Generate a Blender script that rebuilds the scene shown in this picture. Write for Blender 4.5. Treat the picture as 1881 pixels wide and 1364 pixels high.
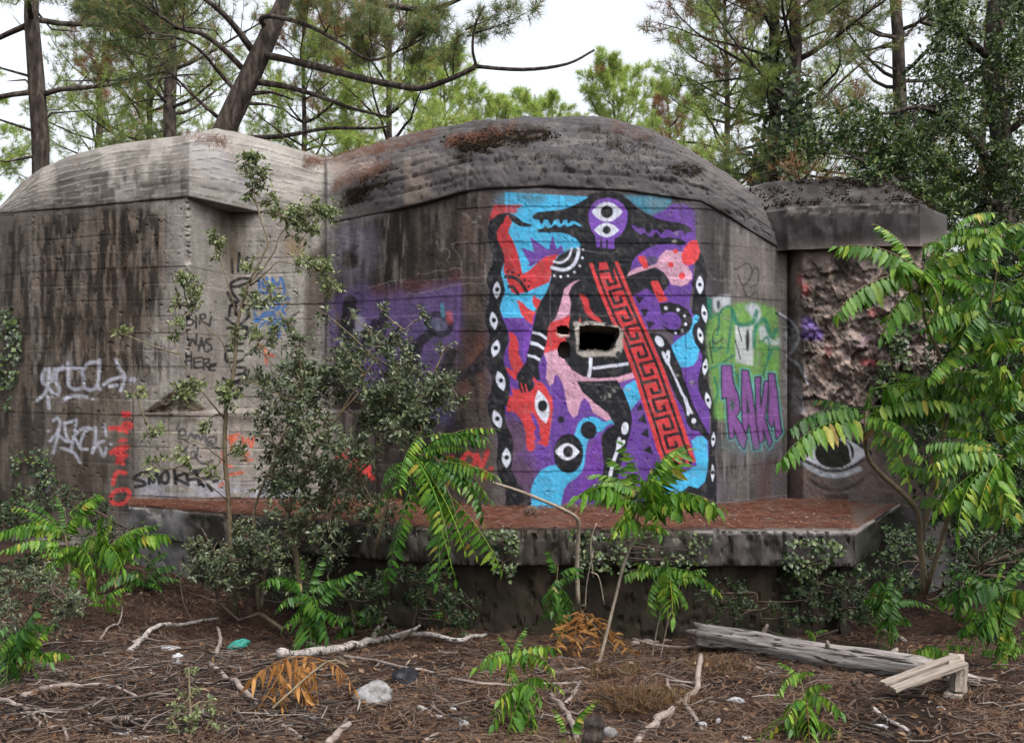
import bpy, math, random
import numpy as np
from mathutils import Vector, Matrix

# ---------------------------------------------------------------- camera, sky, sun, exposure
S = bpy.context.scene
for o in list(bpy.data.objects):
    bpy.data.objects.remove(o)
F, CX, CY, CH = 2017.0, 940.5, 682.0, 1.65      # focal length and centre in photo pixels, eye height
cam_d = bpy.data.cameras.new('camera')
cam_d.sensor_fit = 'HORIZONTAL'; cam_d.sensor_width = 36.0
cam_d.lens = 36.0 * F / 1881.0
cam_d.clip_start = 0.05; cam_d.clip_end = 2000
cam = bpy.data.objects.new('camera', cam_d)
S.collection.objects.link(cam)
cam.location = (0, 0, CH); cam.rotation_euler = (math.pi / 2, 0, 0)
S.camera = cam

SUN_EL, SUN_AZ = math.radians(58), math.radians(140)   # azimuth clockwise from +Y
world = bpy.data.worlds.new('World'); S.world = world; world.use_nodes = True
wn = world.node_tree; wn.nodes.clear()
w_out = wn.nodes.new('ShaderNodeOutputWorld'); w_bg = wn.nodes.new('ShaderNodeBackground')
w_sky = wn.nodes.new('ShaderNodeTexSky'); w_sky.sky_type = 'NISHITA'; w_sky.sun_disc = False
w_sky.sun_elevation = SUN_EL; w_sky.sun_rotation = SUN_AZ
w_sky.air_density = 1.0; w_sky.dust_density = 6.0; w_sky.ozone_density = 1.0
w_hs = wn.nodes.new('ShaderNodeHueSaturation'); w_hs.inputs['Saturation'].default_value = 0.28
wn.links.new(w_sky.outputs[0], w_hs.inputs['Color']); wn.links.new(w_hs.outputs[0], w_bg.inputs[0])
w_bg.inputs[1].default_value = 0.15
wn.links.new(w_bg.outputs[0], w_out.inputs[0])
sun_d = bpy.data.lights.new('sun', 'SUN'); sun_d.energy = 0.7; sun_d.angle = math.radians(40)
sun_d.color = (1.0, 0.97, 0.93)
sun = bpy.data.objects.new('sun', sun_d); S.collection.objects.link(sun)
_d = Vector((math.sin(SUN_AZ) * math.cos(SUN_EL), math.cos(SUN_AZ) * math.cos(SUN_EL), math.sin(SUN_EL)))
sun.rotation_euler = _d.to_track_quat('Z', 'Y').to_euler(); sun.location = (6, -6, 14)
S.view_settings.view_transform = 'Standard'; S.view_settings.look = 'None'
S.view_settings.gamma = 1.0; S.view_settings.use_curve_mapping = False
S.view_settings.exposure = 1.38
S.cycles.max_bounces = 4; S.cycles.diffuse_bounces = 3; S.cycles.transmission_bounces = 2
S.cycles.transparent_max_bounces = 4; S.cycles.use_denoising = True; S.cycles.use_adaptive_sampling = True; S.cycles.adaptive_threshold = 0.02
S.cycles.caustics_reflective = False; S.cycles.caustics_refractive = False

# ---------------------------------------------------------------- helpers
C = S.collection
rng = np.random.default_rng(7)
random.seed(7)

LK = 0.52                               # photo tones to surface albedo
def lin(r, g, b):
    o = []
    for v in (r, g, b):
        v /= 255.0
        o.append(v / 12.92 if v <= 0.04045 else ((v + 0.055) / 1.055) ** 2.4)
    return np.array(o) * LK

def P(px, py, Y):                       # a photo pixel at a distance Y in front of the camera
    return Vector(((px - CX) / F * Y, Y, CH - (py - CY) / F * Y))

def hash2(ix, iy, seed):
    h = (ix.astype(np.int64) * 374761393 + iy.astype(np.int64) * 668265263 + seed * 1442695041) & 0xffffffff
    h = ((h ^ (h >> 13)) * 1274126177) & 0xffffffff
    return ((h ^ (h >> 16)) & 0xffffff) / float(0xffffff)

def noise2(x, y, seed=0):
    x = np.asarray(x, float); y = np.asarray(y, float)
    ix, iy = np.floor(x), np.floor(y)
    fx, fy = x - ix, y - iy
    fx = fx * fx * (3 - 2 * fx); fy = fy * fy * (3 - 2 * fy)
    a = hash2(ix, iy, seed); b = hash2(ix + 1, iy, seed); c = hash2(ix, iy + 1, seed); d = hash2(ix + 1, iy + 1, seed)
    return (a * (1 - fx) + b * fx) * (1 - fy) + (c * (1 - fx) + d * fx) * fy

def fbm(x, y, seed=0, oct=4):
    x = np.asarray(x, float); y = np.asarray(y, float)
    s = 0; a = 0.5; n = 0
    for k in range(oct):
        s = s + a * noise2(x, y, seed + k * 17); n += a; a *= 0.5; x = x * 2.03 + 5.1; y = y * 2.03 + 3.7
    return s / n

def sstep(a, b, x):
    t = np.clip((np.asarray(x, float) - a) / (b - a), 0, 1)
    return t * t * (3 - 2 * t)

def interp(tab, x):
    return np.interp(x, [t[0] for t in tab], [t[1] for t in tab])

def mesh_np(name, V, Fc, smooth=False):
    V = np.asarray(V, np.float32).reshape(-1, 3); Fc = np.asarray(Fc, np.int32)
    m = bpy.data.meshes.new(name)
    n, k = Fc.shape
    m.vertices.add(len(V)); m.vertices.foreach_set('co', V.ravel())
    m.loops.add(n * k); m.loops.foreach_set('vertex_index', Fc.ravel())
    m.polygons.add(n)
    m.polygons.foreach_set('loop_start', np.arange(0, n * k, k, dtype=np.int32))
    m.polygons.foreach_set('loop_total', np.full(n, k, np.int32))
    m.polygons.foreach_set('use_smooth', np.full(n, smooth, bool))
    m.update(calc_edges=True)
    return m

def link(name, mesh, mat=None, parent=None, loc=None):
    o = bpy.data.objects.new(name, mesh); C.objects.link(o)
    if mat is not None and mesh is not None and len(mesh.materials) == 0:
        mesh.materials.append(mat)
    if parent is not None:
        o.parent = parent
        o.location = -parent.location if loc is None else loc
    elif loc is not None:
        o.location = loc
    return o

def tag(o, label, cat, group=None, kind=None):
    o['label'] = label
    if cat: o['category'] = cat
    if group: o['group'] = group
    if kind: o['kind'] = kind
    return o

def thing(name, label, cat, loc=(0, 0, 0), group=None):
    o = bpy.data.objects.new(name, None); C.objects.link(o); o.location = loc
    o.empty_display_size = 0.1
    return tag(o, label, cat, group)

class Acc:                              # collects triangles or quads for one mesh
    def __init__(s): s.v = []; s.f = []; s.n = 0
    def add(s, v, f):
        v = np.asarray(v, float).reshape(-1, 3); f = np.asarray(f, int)
        s.v.append(v); s.f.append(f + s.n); s.n += len(v)
    def mesh(s, name, smooth=True):
        if not s.v: return None
        return mesh_np(name, np.concatenate(s.v), np.concatenate(s.f), smooth)

def tube(pts, rad, sides=6, wob=0.0, seed=0, cap=True):
    pts = np.asarray([tuple(p) for p in pts], float); n = len(pts)
    rad = np.broadcast_to(np.asarray(rad, float), (n,))
    t = np.gradient(pts, axis=0); t /= np.linalg.norm(t, axis=1, keepdims=True) + 1e-9
    up = np.array([0, 0, 1.0]) if abs(t[0][2]) < 0.9 else np.array([1.0, 0, 0])
    a = np.linspace(0, 2 * math.pi, sides, endpoint=False)
    V = np.zeros((n, sides, 3)); u = np.cross(t[0], up); u /= np.linalg.norm(u)
    for i in range(n):
        u = u - t[i] * np.dot(u, t[i]); u /= np.linalg.norm(u) + 1e-9
        w = np.cross(t[i], u)
        r = rad[i]
        if wob: r = r * (1 + wob * (noise2(a * 1.3 + seed, np.full(sides, i * 0.45), seed) - 0.5) * 2)
        V[i] = pts[i] + (np.outer(np.cos(a) * r, u) + np.outer(np.sin(a) * r, w))
    idx = np.arange(n * sides).reshape(n, sides)
    q = np.stack([idx[:-1], np.roll(idx, -1, 1)[:-1], np.roll(idx, -1, 1)[1:], idx[1:]], -1).reshape(-1, 4)
    V = V.reshape(-1, 3)
    if cap:
        k = len(V); V = np.vstack([V, pts[0], pts[-1]])
        j = np.arange(sides); jn = (j + 1) % sides
        c0 = np.stack([np.full(sides, k), jn, j, j], -1); b = (n - 1) * sides
        c1 = np.stack([np.full(sides, k + 1), b + j, b + jn, b + jn], -1)
        c0 = c0[:, [0, 1, 2]]; c1 = c1[:, [0, 1, 2]]
        return V, q, np.vstack([c0, c1])
    return V, q, np.zeros((0, 3), int)

def tri(q):
    return np.vstack([q[:, [0, 1, 2]], q[:, [0, 2, 3]]])

def add_tube(acc, pts, rad, sides=6, wob=0.0, seed=0):
    v, q, c = tube(pts, rad, sides, wob, seed)
    acc.add(v, np.vstack([tri(q), c]))

def smooth_line(pts, k=5):              # Catmull-Rom through 2D or 3D points
    p = np.asarray([tuple(q) for q in pts], float)
    if len(p) < 3:
        t = np.linspace(0, 1, k + 1)[:, None]; return p[0] * (1 - t) + p[-1] * t
    e = np.vstack([2 * p[0] - p[1], p, 2 * p[-1] - p[-2]]); out = []
    for i in range(len(p) - 1):
        a, b, c, d = e[i:i + 4]
        for t in np.arange(k) / k:
            out.append(0.5 * (2 * b + (c - a) * t + (2 * a - 5 * b + 4 * c - d) * t * t + (3 * b - a - 3 * c + d) * t ** 3))
    out.append(p[-1]); return np.array(out)

def unit(v):
    return v / (np.linalg.norm(v, axis=-1, keepdims=True) + 1e-9)

def rdir(n):
    return unit(rng.normal(size=(n, 3)))

def leaves(Pb, D, N, L, W, fold=0.25):  # folded leaf: base, left, tip, right
    D = unit(D); Sd = unit(np.cross(D, N)); Nn = np.cross(Sd, D)
    L = np.asarray(L).reshape(-1, 1); W = np.asarray(W).reshape(-1, 1)
    m = Pb + D * L * 0.45
    a = Pb; b = m - Sd * W / 2 + Nn * W * fold; c = Pb + D * L; d = m + Sd * W / 2 + Nn * W * fold
    n = len(Pb); V = np.stack([a, b, c, d], 1).reshape(-1, 3)
    i = np.arange(n)[:, None] * 4
    return V, np.vstack([i + [0, 1, 2], i + [0, 2, 3]])

def needles(Pb, D, L, W):
    D = unit(D); Sd = unit(np.cross(D, rdir(len(Pb))))
    L = np.asarray(L).reshape(-1, 1)
    V = np.stack([Pb - Sd * W / 2, Pb + Sd * W / 2, Pb + D * L], 1).reshape(-1, 3)
    return V, np.arange(len(Pb) * 3).reshape(-1, 3)

# ---------------------------------------------------------------- materials
def new_mat(name):
    m = bpy.data.materials.new(name); m.use_nodes = True
    nt = m.node_tree; b = nt.nodes['Principled BSDF']
    return m, nt, b

def N(nt, typ, **kw):
    n = nt.nodes.new(typ)
    for k, v in kw.items():
        if k in n.inputs: n.inputs[k].default_value = v
        else: setattr(n, k, v)
    return n

def ramp(nt, fac, stops):
    r = nt.nodes.new('ShaderNodeValToRGB'); e = r.color_ramp.elements
    while len(e) < len(stops): e.new(0.5)
    for i, (p, c) in enumerate(stops):
        e[i].position = p; e[i].color = (c[0], c[1], c[2], 1)
    nt.links.new(fac, r.inputs[0]); return r.outputs[0]

def island_mat(name, stops, rough=0.6, transl=0.0, spec=0.3, noise=None):
    m, nt, b = new_mat(name)
    g = N(nt, 'ShaderNodeNewGeometry')
    oi = N(nt, 'ShaderNodeObjectInfo'); ad = N(nt, 'ShaderNodeMath', operation='ADD'); fr = N(nt, 'ShaderNodeMath', operation='FRACT')
    nt.links.new(g.outputs['Random Per Island'], ad.inputs[0]); nt.links.new(oi.outputs['Random'], ad.inputs[1]); nt.links.new(ad.outputs[0], fr.inputs[0])
    col = ramp(nt, fr.outputs[0], stops)
    if noise:
        nz = N(nt, 'ShaderNodeTexNoise', Scale=noise, Detail=4.0)
        nt.links.new(g.outputs['Position'], nz.inputs['Vector'])
        mr = N(nt, 'ShaderNodeMapRange'); mr.inputs[1].default_value = 0.3; mr.inputs[2].default_value = 0.7
        mr.inputs[3].default_value = 0.6; mr.inputs[4].default_value = 1.25
        nt.links.new(nz.outputs[0], mr.inputs[0])
        mx = N(nt, 'ShaderNodeMix', data_type='RGBA', blend_type='MULTIPLY'); mx.inputs[0].default_value = 1
        nt.links.new(col, mx.inputs[6]); nt.links.new(mr.outputs[0], mx.inputs[7]); col = mx.outputs[2]
    nt.links.new(col, b.inputs['Base Color'])
    b.inputs['Roughness'].default_value = rough; b.inputs['Specular IOR Level'].default_value = spec
    if transl:
        t = N(nt, 'ShaderNodeBsdfTranslucent'); nt.links.new(col, t.inputs[0])
        ms = N(nt, 'ShaderNodeMixShader'); ms.inputs[0].default_value = transl
        nt.links.new(b.outputs[0], ms.inputs[1]); nt.links.new(t.outputs[0], ms.inputs[2])
        nt.links.new(ms.outputs[0], nt.nodes['Material Output'].inputs[0])
    return m

def noise_mat(name, stops, scale=6.0, stretch=(1, 1, 1), rough=0.85, bump=0.3, bscale=30.0, detail=7.0, dist=0.02, spec=0.2):
    m, nt, b = new_mat(name)
    tc = N(nt, 'ShaderNodeTexCoord'); mp = N(nt, 'ShaderNodeMapping'); mp.inputs['Scale'].default_value = stretch
    nt.links.new(tc.outputs['Object'], mp.inputs[0])
    nz = N(nt, 'ShaderNodeTexNoise', Scale=scale, Detail=detail, Roughness=0.65)
    nt.links.new(mp.outputs[0], nz.inputs['Vector'])
    nt.links.new(ramp(nt, nz.outputs[0], stops), b.inputs['Base Color'])
    n2 = N(nt, 'ShaderNodeTexNoise', Scale=bscale, Detail=6.0, Roughness=0.7)
    nt.links.new(mp.outputs[0], n2.inputs['Vector'])
    bp = N(nt, 'ShaderNodeBump', Strength=bump, Distance=dist)
    nt.links.new(n2.outputs[0], bp.inputs['Height']); nt.links.new(bp.outputs[0], b.inputs['Normal'])
    b.inputs['Roughness'].default_value = rough; b.inputs['Specular IOR Level'].default_value = spec
    return m

def painted_mat(name, fine=55.0, bump=0.35, dist=0.012):    # colour comes from the 'col' attribute, fine grain from noise
    m, nt, b = new_mat(name)
    at = N(nt, 'ShaderNodeAttribute'); at.attribute_name = 'col'
    g = N(nt, 'ShaderNodeNewGeometry')
    nz = N(nt, 'ShaderNodeTexNoise', Scale=fine, Detail=3.0, Roughness=0.7); nt.links.new(g.outputs['Position'], nz.inputs['Vector'])
    mr = N(nt, 'ShaderNodeMapRange'); mr.inputs[1].default_value = 0.25; mr.inputs[2].default_value = 0.75
    mr.inputs[3].default_value = 0.72; mr.inputs[4].default_value = 1.25
    nt.links.new(nz.outputs[0], mr.inputs[0])
    mx = N(nt, 'ShaderNodeMix', data_type='RGBA', blend_type='MULTIPLY'); mx.inputs[0].default_value = 1
    nt.links.new(at.outputs['Color'], mx.inputs[6]); nt.links.new(mr.outputs[0], mx.inputs[7])
    nt.links.new(mx.outputs[2], b.inputs['Base Color'])
    n2 = N(nt, 'ShaderNodeTexNoise', Scale=fine * 0.6, Detail=4.0, Roughness=0.75); nt.links.new(g.outputs['Position'], n2.inputs['Vector'])
    bp = N(nt, 'ShaderNodeBump', Strength=bump, Distance=dist); nt.links.new(n2.outputs[0], bp.inputs['Height'])
    nt.links.new(bp.outputs[0], b.inputs['Normal'])
    b.inputs['Roughness'].default_value = 0.85; b.inputs['Specular IOR Level'].default_value = 0.25
    return m

M = {}
M['concrete'] = painted_mat('concrete')
M['bark'] = noise_mat('pine_bark', [(0.34, lin(44, 38, 34)), (0.5, lin(84, 74, 68)), (0.66, lin(126, 114, 106))], 15, (1, 1, 0.3), 0.95, 1.0, 16, 7, 0.05)
M['twig'] = noise_mat('twig_bark', [(0.3, lin(66, 56, 48)), (0.7, lin(118, 102, 90))], 20, (1, 1, 1), 0.9, 0.3, 60)
LK = 1.3
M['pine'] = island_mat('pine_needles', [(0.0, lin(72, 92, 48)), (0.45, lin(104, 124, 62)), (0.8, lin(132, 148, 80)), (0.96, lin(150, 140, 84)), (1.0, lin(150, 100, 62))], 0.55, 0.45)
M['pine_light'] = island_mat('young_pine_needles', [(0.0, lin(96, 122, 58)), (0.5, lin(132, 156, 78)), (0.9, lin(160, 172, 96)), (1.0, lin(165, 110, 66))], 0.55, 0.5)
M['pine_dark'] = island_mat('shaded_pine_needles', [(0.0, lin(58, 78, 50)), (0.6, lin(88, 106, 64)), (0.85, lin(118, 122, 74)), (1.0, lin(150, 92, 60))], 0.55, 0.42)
LK = 0.62
M['pine_dead'] = island_mat('dead_pine_needles', [(0.0, lin(120, 84, 58)), (0.5, lin(150, 108, 74)), (1.0, lin(176, 140, 100))], 0.7, 0.3)
M['oak'] = island_mat('holm_oak_leaves', [(0.0, lin(38, 58, 28)), (0.5, lin(62, 88, 40)), (0.9, lin(98, 122, 56)), (1.0, lin(140, 142, 80))], 0.45, 0.3, 0.4)
M['laurel'] = island_mat('dark_shrub_leaves', [(0.0, lin(26, 44, 22)), (0.6, lin(48, 74, 34)), (1.0, lin(80, 104, 48))], 0.5, 0.2, 0.4)
LK = 0.43
M['bush'] = island_mat('evergreen_shrub_leaves', [(0.0, lin(66, 82, 58)), (0.5, lin(98, 114, 78)), (0.85, lin(130, 142, 98)), (1.0, lin(150, 152, 104))], 0.38, 0.2, 0.5)
LK = 0.58
M['bush_top'] = island_mat('young_shrub_leaves', [(0.0, lin(86, 104, 64)), (0.5, lin(120, 136, 82)), (1.0, lin(158, 164, 104))], 0.4, 0.25, 0.5)
LK = 0.55
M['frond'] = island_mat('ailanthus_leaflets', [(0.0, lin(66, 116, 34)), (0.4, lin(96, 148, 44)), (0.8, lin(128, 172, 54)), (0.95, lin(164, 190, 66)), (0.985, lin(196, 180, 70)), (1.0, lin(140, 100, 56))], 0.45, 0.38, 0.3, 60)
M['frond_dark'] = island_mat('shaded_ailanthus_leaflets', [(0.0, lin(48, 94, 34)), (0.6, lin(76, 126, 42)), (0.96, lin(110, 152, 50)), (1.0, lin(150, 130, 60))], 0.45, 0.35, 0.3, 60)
M['dead'] = island_mat('withered_leaflets', [(0.0, lin(150, 96, 48)), (0.5, lin(190, 134, 74)), (1.0, lin(212, 160, 96))], 0.7, 0.3, 0.2)
M['ivy'] = island_mat('ivy_leaves', [(0.0, lin(44, 66, 36)), (0.6, lin(74, 98, 50)), (1.0, lin(116, 134, 66))], 0.4, 0.2, 0.5)
LK = 0.6
M['stem'] = noise_mat('green_stem', [(0.3, lin(96, 84, 64)), (0.7, lin(140, 126, 102))], 25, (1, 1, 1), 0.7, 0.2)
M['pale_stem'] = noise_mat('pale_stem', [(0.3, lin(120, 108, 92)), (0.7, lin(168, 156, 140))], 25, (1, 1, 1), 0.8, 0.2)
M['deadwood'] = noise_mat('weathered_wood', [(0.3, lin(92, 82, 78)), (0.42, lin(172, 162, 156)), (0.65, lin(222, 214, 208))], 7, (0.45, 6, 6), 0.85, 0.7, 14, 9, 0.03)
def add_cracks(m, stretch, scale=5.0):     # dark splits along the grain
    nt = m.node_tree; b = nt.nodes['Principled BSDF']; src = b.inputs['Base Color'].links[0].from_socket
    tc = N(nt, 'ShaderNodeTexCoord'); mp = N(nt, 'ShaderNodeMapping'); mp.inputs['Scale'].default_value = stretch; nt.links.new(tc.outputs['Object'], mp.inputs[0])
    nz = N(nt, 'ShaderNodeTexNoise', Scale=scale, Detail=5.0, Roughness=0.6, Distortion=0.6); nt.links.new(mp.outputs[0], nz.inputs['Vector'])
    f = ramp(nt, nz.outputs[0], [(0.40, (0.10, 0.09, 0.085)), (0.45, (1, 1, 1)), (0.62, (1, 1, 1)), (0.70, (0.55, 0.5, 0.48))])
    mx = N(nt, 'ShaderNodeMix', data_type='RGBA', blend_type='MULTIPLY'); mx.inputs[0].default_value = 1
    nt.links.new(src, mx.inputs[6]); nt.links.new(f, mx.inputs[7]); nt.links.new(mx.outputs[2], b.inputs['Base Color'])
add_cracks(M['deadwood'], (0.5, 8, 8))
M['graywood'] = noise_mat('grey_branch_wood', [(0.25, lin(96, 84, 78)), (0.5, lin(150, 136, 128)), (0.8, lin(186, 174, 166))], 14, (1, 1, 1), 0.85, 0.5, 40)
M['plank'] = noise_mat('weathered_plank', [(0.25, lin(120, 108, 98)), (0.5, lin(164, 152, 140)), (0.75, lin(196, 184, 172))], 5, (1.2, 14, 14), 0.85, 0.4, 20)
add_cracks(M['plank'], (0.6, 16, 16), 4.0)
M['stone'] = noise_mat('pale_stone', [(0.35, lin(84, 80, 78)), (0.5, lin(146, 144, 144)), (0.7, lin(182, 182, 184))], 14, (1, 1, 1), 0.9, 0.5, 30)
M['paper'] = noise_mat('white_paper', [(0.3, lin(160, 160, 164)), (0.7, lin(214, 214, 218))], 20, (1, 1, 1), 0.8, 0.3, 60)
M['cloth'] = noise_mat('teal_cloth', [(0.3, lin(40, 118, 108)), (0.7, lin(74, 156, 142))], 12, (1, 1, 1), 0.85, 0.3, 60)
M['black_plastic'] = noise_mat('black_plastic', [(0.3, lin(22, 22, 26)), (0.7, lin(42, 42, 48))], 12, (1, 1, 1), 0.45, 0.3, 40)
M['cone'] = noise_mat('pine_cone', [(0.3, lin(84, 66, 56)), (0.7, lin(138, 118, 104))], 30, (1, 1, 1), 0.9, 0.4, 60)
LK = 0.42
M['roof_litter'] = island_mat('roof_needles', [(0.0, lin(80, 54, 44)), (0.6, lin(120, 80, 64)), (1.0, lin(150, 116, 96))], 0.9, 0.0, 0.1)
M['litter'] = island_mat('fallen_needles', [(0.0, lin(70, 54, 46)), (0.3, lin(104, 80, 66)), (0.6, lin(132, 98, 78)), (0.85, lin(164, 138, 118)), (1.0, lin(178, 160, 144))], 0.8, 0.0, 0.15)
M['ledge_litter'] = island_mat('ledge_needles', [(0.0, lin(96, 58, 46)), (0.4, lin(140, 84, 64)), (0.8, lin(166, 106, 82)), (1.0, lin(186, 150, 124))], 0.8, 0.0, 0.15)
M['dead_leaf'] = island_mat('dead_leaves', [(0.0, lin(74, 54, 42)), (0.5, lin(120, 88, 64)), (0.9, lin(160, 124, 92)), (1.0, lin(190, 168, 146))], 0.8, 0.1, 0.2, 80)
M['twigs'] = island_mat('small_twigs', [(0.0, lin(52, 44, 40)), (0.5, lin(92, 80, 74)), (0.9, lin(136, 124, 116)), (1.0, lin(176, 166, 158))], 0.85, 0.0, 0.15)
M['moss'] = island_mat('moss_cushion', [(0.0, lin(30, 24, 19)), (0.6, lin(52, 40, 30)), (1.0, lin(84, 66, 42))], 0.95, 0.0, 0.1, 60)
M['straw'] = island_mat('dry_grass', [(0.0, lin(84, 62, 44)), (0.5, lin(128, 96, 66)), (0.9, lin(166, 132, 92)), (1.0, lin(110, 120, 66))], 0.8, 0.15, 0.15)
# ---------------------------------------------------------------- paint and stains of the concrete, drawn in wall coordinates
X0, Y0c, CW, CHh = -110, 190, 1900, 900
canvas = np.zeros((CHh, CW, 3)); cover = np.zeros((CHh, CW)); lab = np.zeros((CHh, CW), np.int16)
gx, gy = np.meshgrid(np.arange(CW) + X0, np.arange(CHh) + Y0c)

def blur(a, r):
    r = int(round(r))
    if r < 1: return a
    for _ in range(2):
        for ax in (0, 1):
            p = [(0, 0), (0, 0)]; p[ax] = (r + 1, r)
            c = np.cumsum(np.pad(a, p, mode='edge'), axis=ax)
            n = a.shape[ax]
            a = (np.take(c, np.arange(2 * r + 1, 2 * r + 1 + n), ax) - np.take(c, np.arange(0, n), ax)) / (2 * r + 1)
    return a

def window(pts, pad):
    x0 = max(int(min(p[0] for p in pts) - pad) - X0, 0); x1 = min(int(max(p[0] for p in pts) + pad) + 2 - X0, CW)
    y0 = max(int(min(p[1] for p in pts) - pad) - Y0c, 0); y1 = min(int(max(p[1] for p in pts) + pad) + 2 - Y0c, CHh)
    return x0, x1, y0, y1

def poly_mask(pts, w, ss=2):
    x0, x1, y0, y1 = w
    xs = (np.arange((x1 - x0) * ss) + 0.5) / ss + x0 + X0 - 0.5; ys = (np.arange((y1 - y0) * ss) + 0.5) / ss + y0 + Y0c - 0.5
    ins = np.zeros((len(ys), len(xs)), bool)
    p = np.asarray(pts, float); q = np.roll(p, -1, 0)
    for (ax, ay), (bx, by) in zip(p, q):
        if ay == by: continue
        r0, r1 = np.searchsorted(ys, min(ay, by)), np.searchsorted(ys, max(ay, by))
        if r1 <= r0: continue
        xi = ax + (ys[r0:r1] - ay) / (by - ay) * (bx - ax)
        ins[r0:r1] ^= xs[None, :] < xi[:, None]
    return ins.reshape(y1 - y0, ss, x1 - x0, ss).mean((1, 3))

def closed(pts, k=4):
    p = np.asarray(pts, float); n = len(p); out = []
    for i in range(n):
        a, b, c, d = p[i - 1], p[i], p[(i + 1) % n], p[(i + 2) % n]
        for t in np.arange(k) / k:
            out.append(0.5 * (2 * b + (c - a) * t + (2 * a - 5 * b + 4 * c - d) * t * t + (3 * b - a - 3 * c + d) * t ** 3))
    return np.array(out)

TR = dict(S=(0, 0, 1), R1=(870, 330, .16129), R2=(1080, 330, .16129), R3=(870, 530, .16129), R4=(1080, 530, .16129),
          R5=(870, 730, .16129), R6=(1080, 730, .16129), R8=(880, 330, .45455), L7=(50, 640, .2199), A3=(300, 270, .2566),
          A4=(220, 600, .2566), G=(1290, 530, .2201), RR=(1400, 680, .2557), RT=(1400, 380, .2557), C7=(580, 380, .4177))
def T(k, pts):
    a, b, s = TR[k]
    return [(a + x * s, b + y * s) for x, y in pts]

def put(mask, w, col, op, paint, label):
    x0, x1, y0, y1 = w
    m = (mask * op)[..., None]
    canvas[y0:y1, x0:x1] = canvas[y0:y1, x0:x1] * (1 - m) + np.asarray(col) * m
    if paint: cover[y0:y1, x0:x1] = np.maximum(cover[y0:y1, x0:x1], mask * op)
    if label:
        sub = lab[y0:y1, x0:x1]; sub[blur(mask, 2) > 0.06] = label

def poly(k, pts, col, op=1.0, sm=False, soft=0, paint=True, label=0, nz=0.0, streak=None, seed=1, thr=None):
    pts = T(k, pts)
    if sm: pts = closed(pts)
    w = window(pts, soft * 3 + 3)
    m = poly_mask(pts, w)
    if soft: m = blur(m, soft)
    x0, x1, y0, y1 = w
    if thr is not None:
        sx, sy, lo, hi = thr
        m = m * sstep(lo, hi, fbm(gx[y0:y1, x0:x1] / sx, gy[y0:y1, x0:x1] / sy, seed, 5))
    if nz:
        m = m * (1 - nz * sstep(0.5, 0.75, fbm(gx[y0:y1, x0:x1] / 9, gy[y0:y1, x0:x1] / 11, seed + 40, 4)))
    put(m, w, col, op, paint, label)

def ell(k, cx, cy, rx, ry, col, ang=0, **kw):
    t = np.linspace(0, 2 * math.pi, 28, endpoint=False); c, s = math.cos(math.radians(ang)), math.sin(math.radians(ang))
    poly(k, [(cx + rx * math.cos(a) * c - ry * math.sin(a) * s, cy + rx * math.cos(a) * s + ry * math.sin(a) * c) for a in t], col, **kw)

def lens(k, cx, cy, hl, hw, ang, col, **kw):   # vertical eye shape, pointed ends; ang leans it clockwise
    t = np.linspace(-1, 1, 13); c, s = math.cos(math.radians(ang)), math.sin(math.radians(ang))
    q = [(hw * (1 - a * a), hl * a) for a in t] + [(-hw * (1 - a * a), hl * a) for a in t[::-1][1:-1]]
    poly(k, [(cx + x * c - y * s, cy + x * s + y * c) for x, y in q], col, **kw)

def stroke(k, lines, width, col, op=1.0, soft=1.0, sm=True, label=0, nz=0.25, seed=3, paint=True):
    if not isinstance(lines[0], list): lines = [lines]
    sc = TR[k][2]; r = width * sc / 2
    for ln in lines:
        p = T(k, ln)
        if len(p) == 1: p = [p[0], (p[0][0] + 0.5, p[0][1])]
        p = smooth_line(p, 4) if sm and len(p) > 2 else np.asarray(p, float)
        w = window(p, r + soft + 3); x0, x1, y0, y1 = w
        if x1 <= x0 or y1 <= y0: continue
        X, Y = gx[y0:y1, x0:x1], gy[y0:y1, x0:x1]; d = np.full(X.shape, 1e9)
        for a, b in zip(p[:-1], p[1:]):
            v = b - a; L = v @ v + 1e-9
            t = np.clip(((X - a[0]) * v[0] + (Y - a[1]) * v[1]) / L, 0, 1)
            d = np.minimum(d, np.hypot(X - a[0] - t * v[0], Y - a[1] - t * v[1]))
        m = 1 - sstep(r - soft * 0.7, r + soft, d)
        if nz: m = m * (1 - nz * sstep(0.45, 0.75, fbm(X / 5, Y / 6, seed, 3)))
        put(m, w, col, op, paint, label)

LK = 0.48
# --- bare concrete: pale warm left block, darker middle and right blocks
light, midc, dark, brown = lin(164, 158, 151), lin(134, 128, 124), lin(96, 93, 94), lin(74, 62, 52)
ALG, BLK = lin(56, 47, 40), lin(42, 38, 36)
canvas[:] = light
big = fbm(gx / 140, gy / 90, 5, 5)
wr = sstep(600, 700, gx + (big - 0.5) * 120)                       # fades from the pale to the grey concrete
base = light * (1 - wr[..., None]) + lin(112, 106, 104) * wr[..., None]
rgt = sstep(1400, 1470, gx)[..., None]; base = base * (1 - rgt) + lin(96, 92, 92) * rgt
canvas[:] = base * (0.8 + 0.4 * fbm(gx / 60, gy / 22, 9, 5))[..., None]
canvas *= (0.9 + 0.2 * fbm(gx / 5, gy / 5, 19, 4))[..., None]
P4 = 'S'
def stain(pts, col, op, soft, thr, seed): poly('S', pts, col, op, False, soft, False, 0, 0, None, seed, thr)
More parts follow.
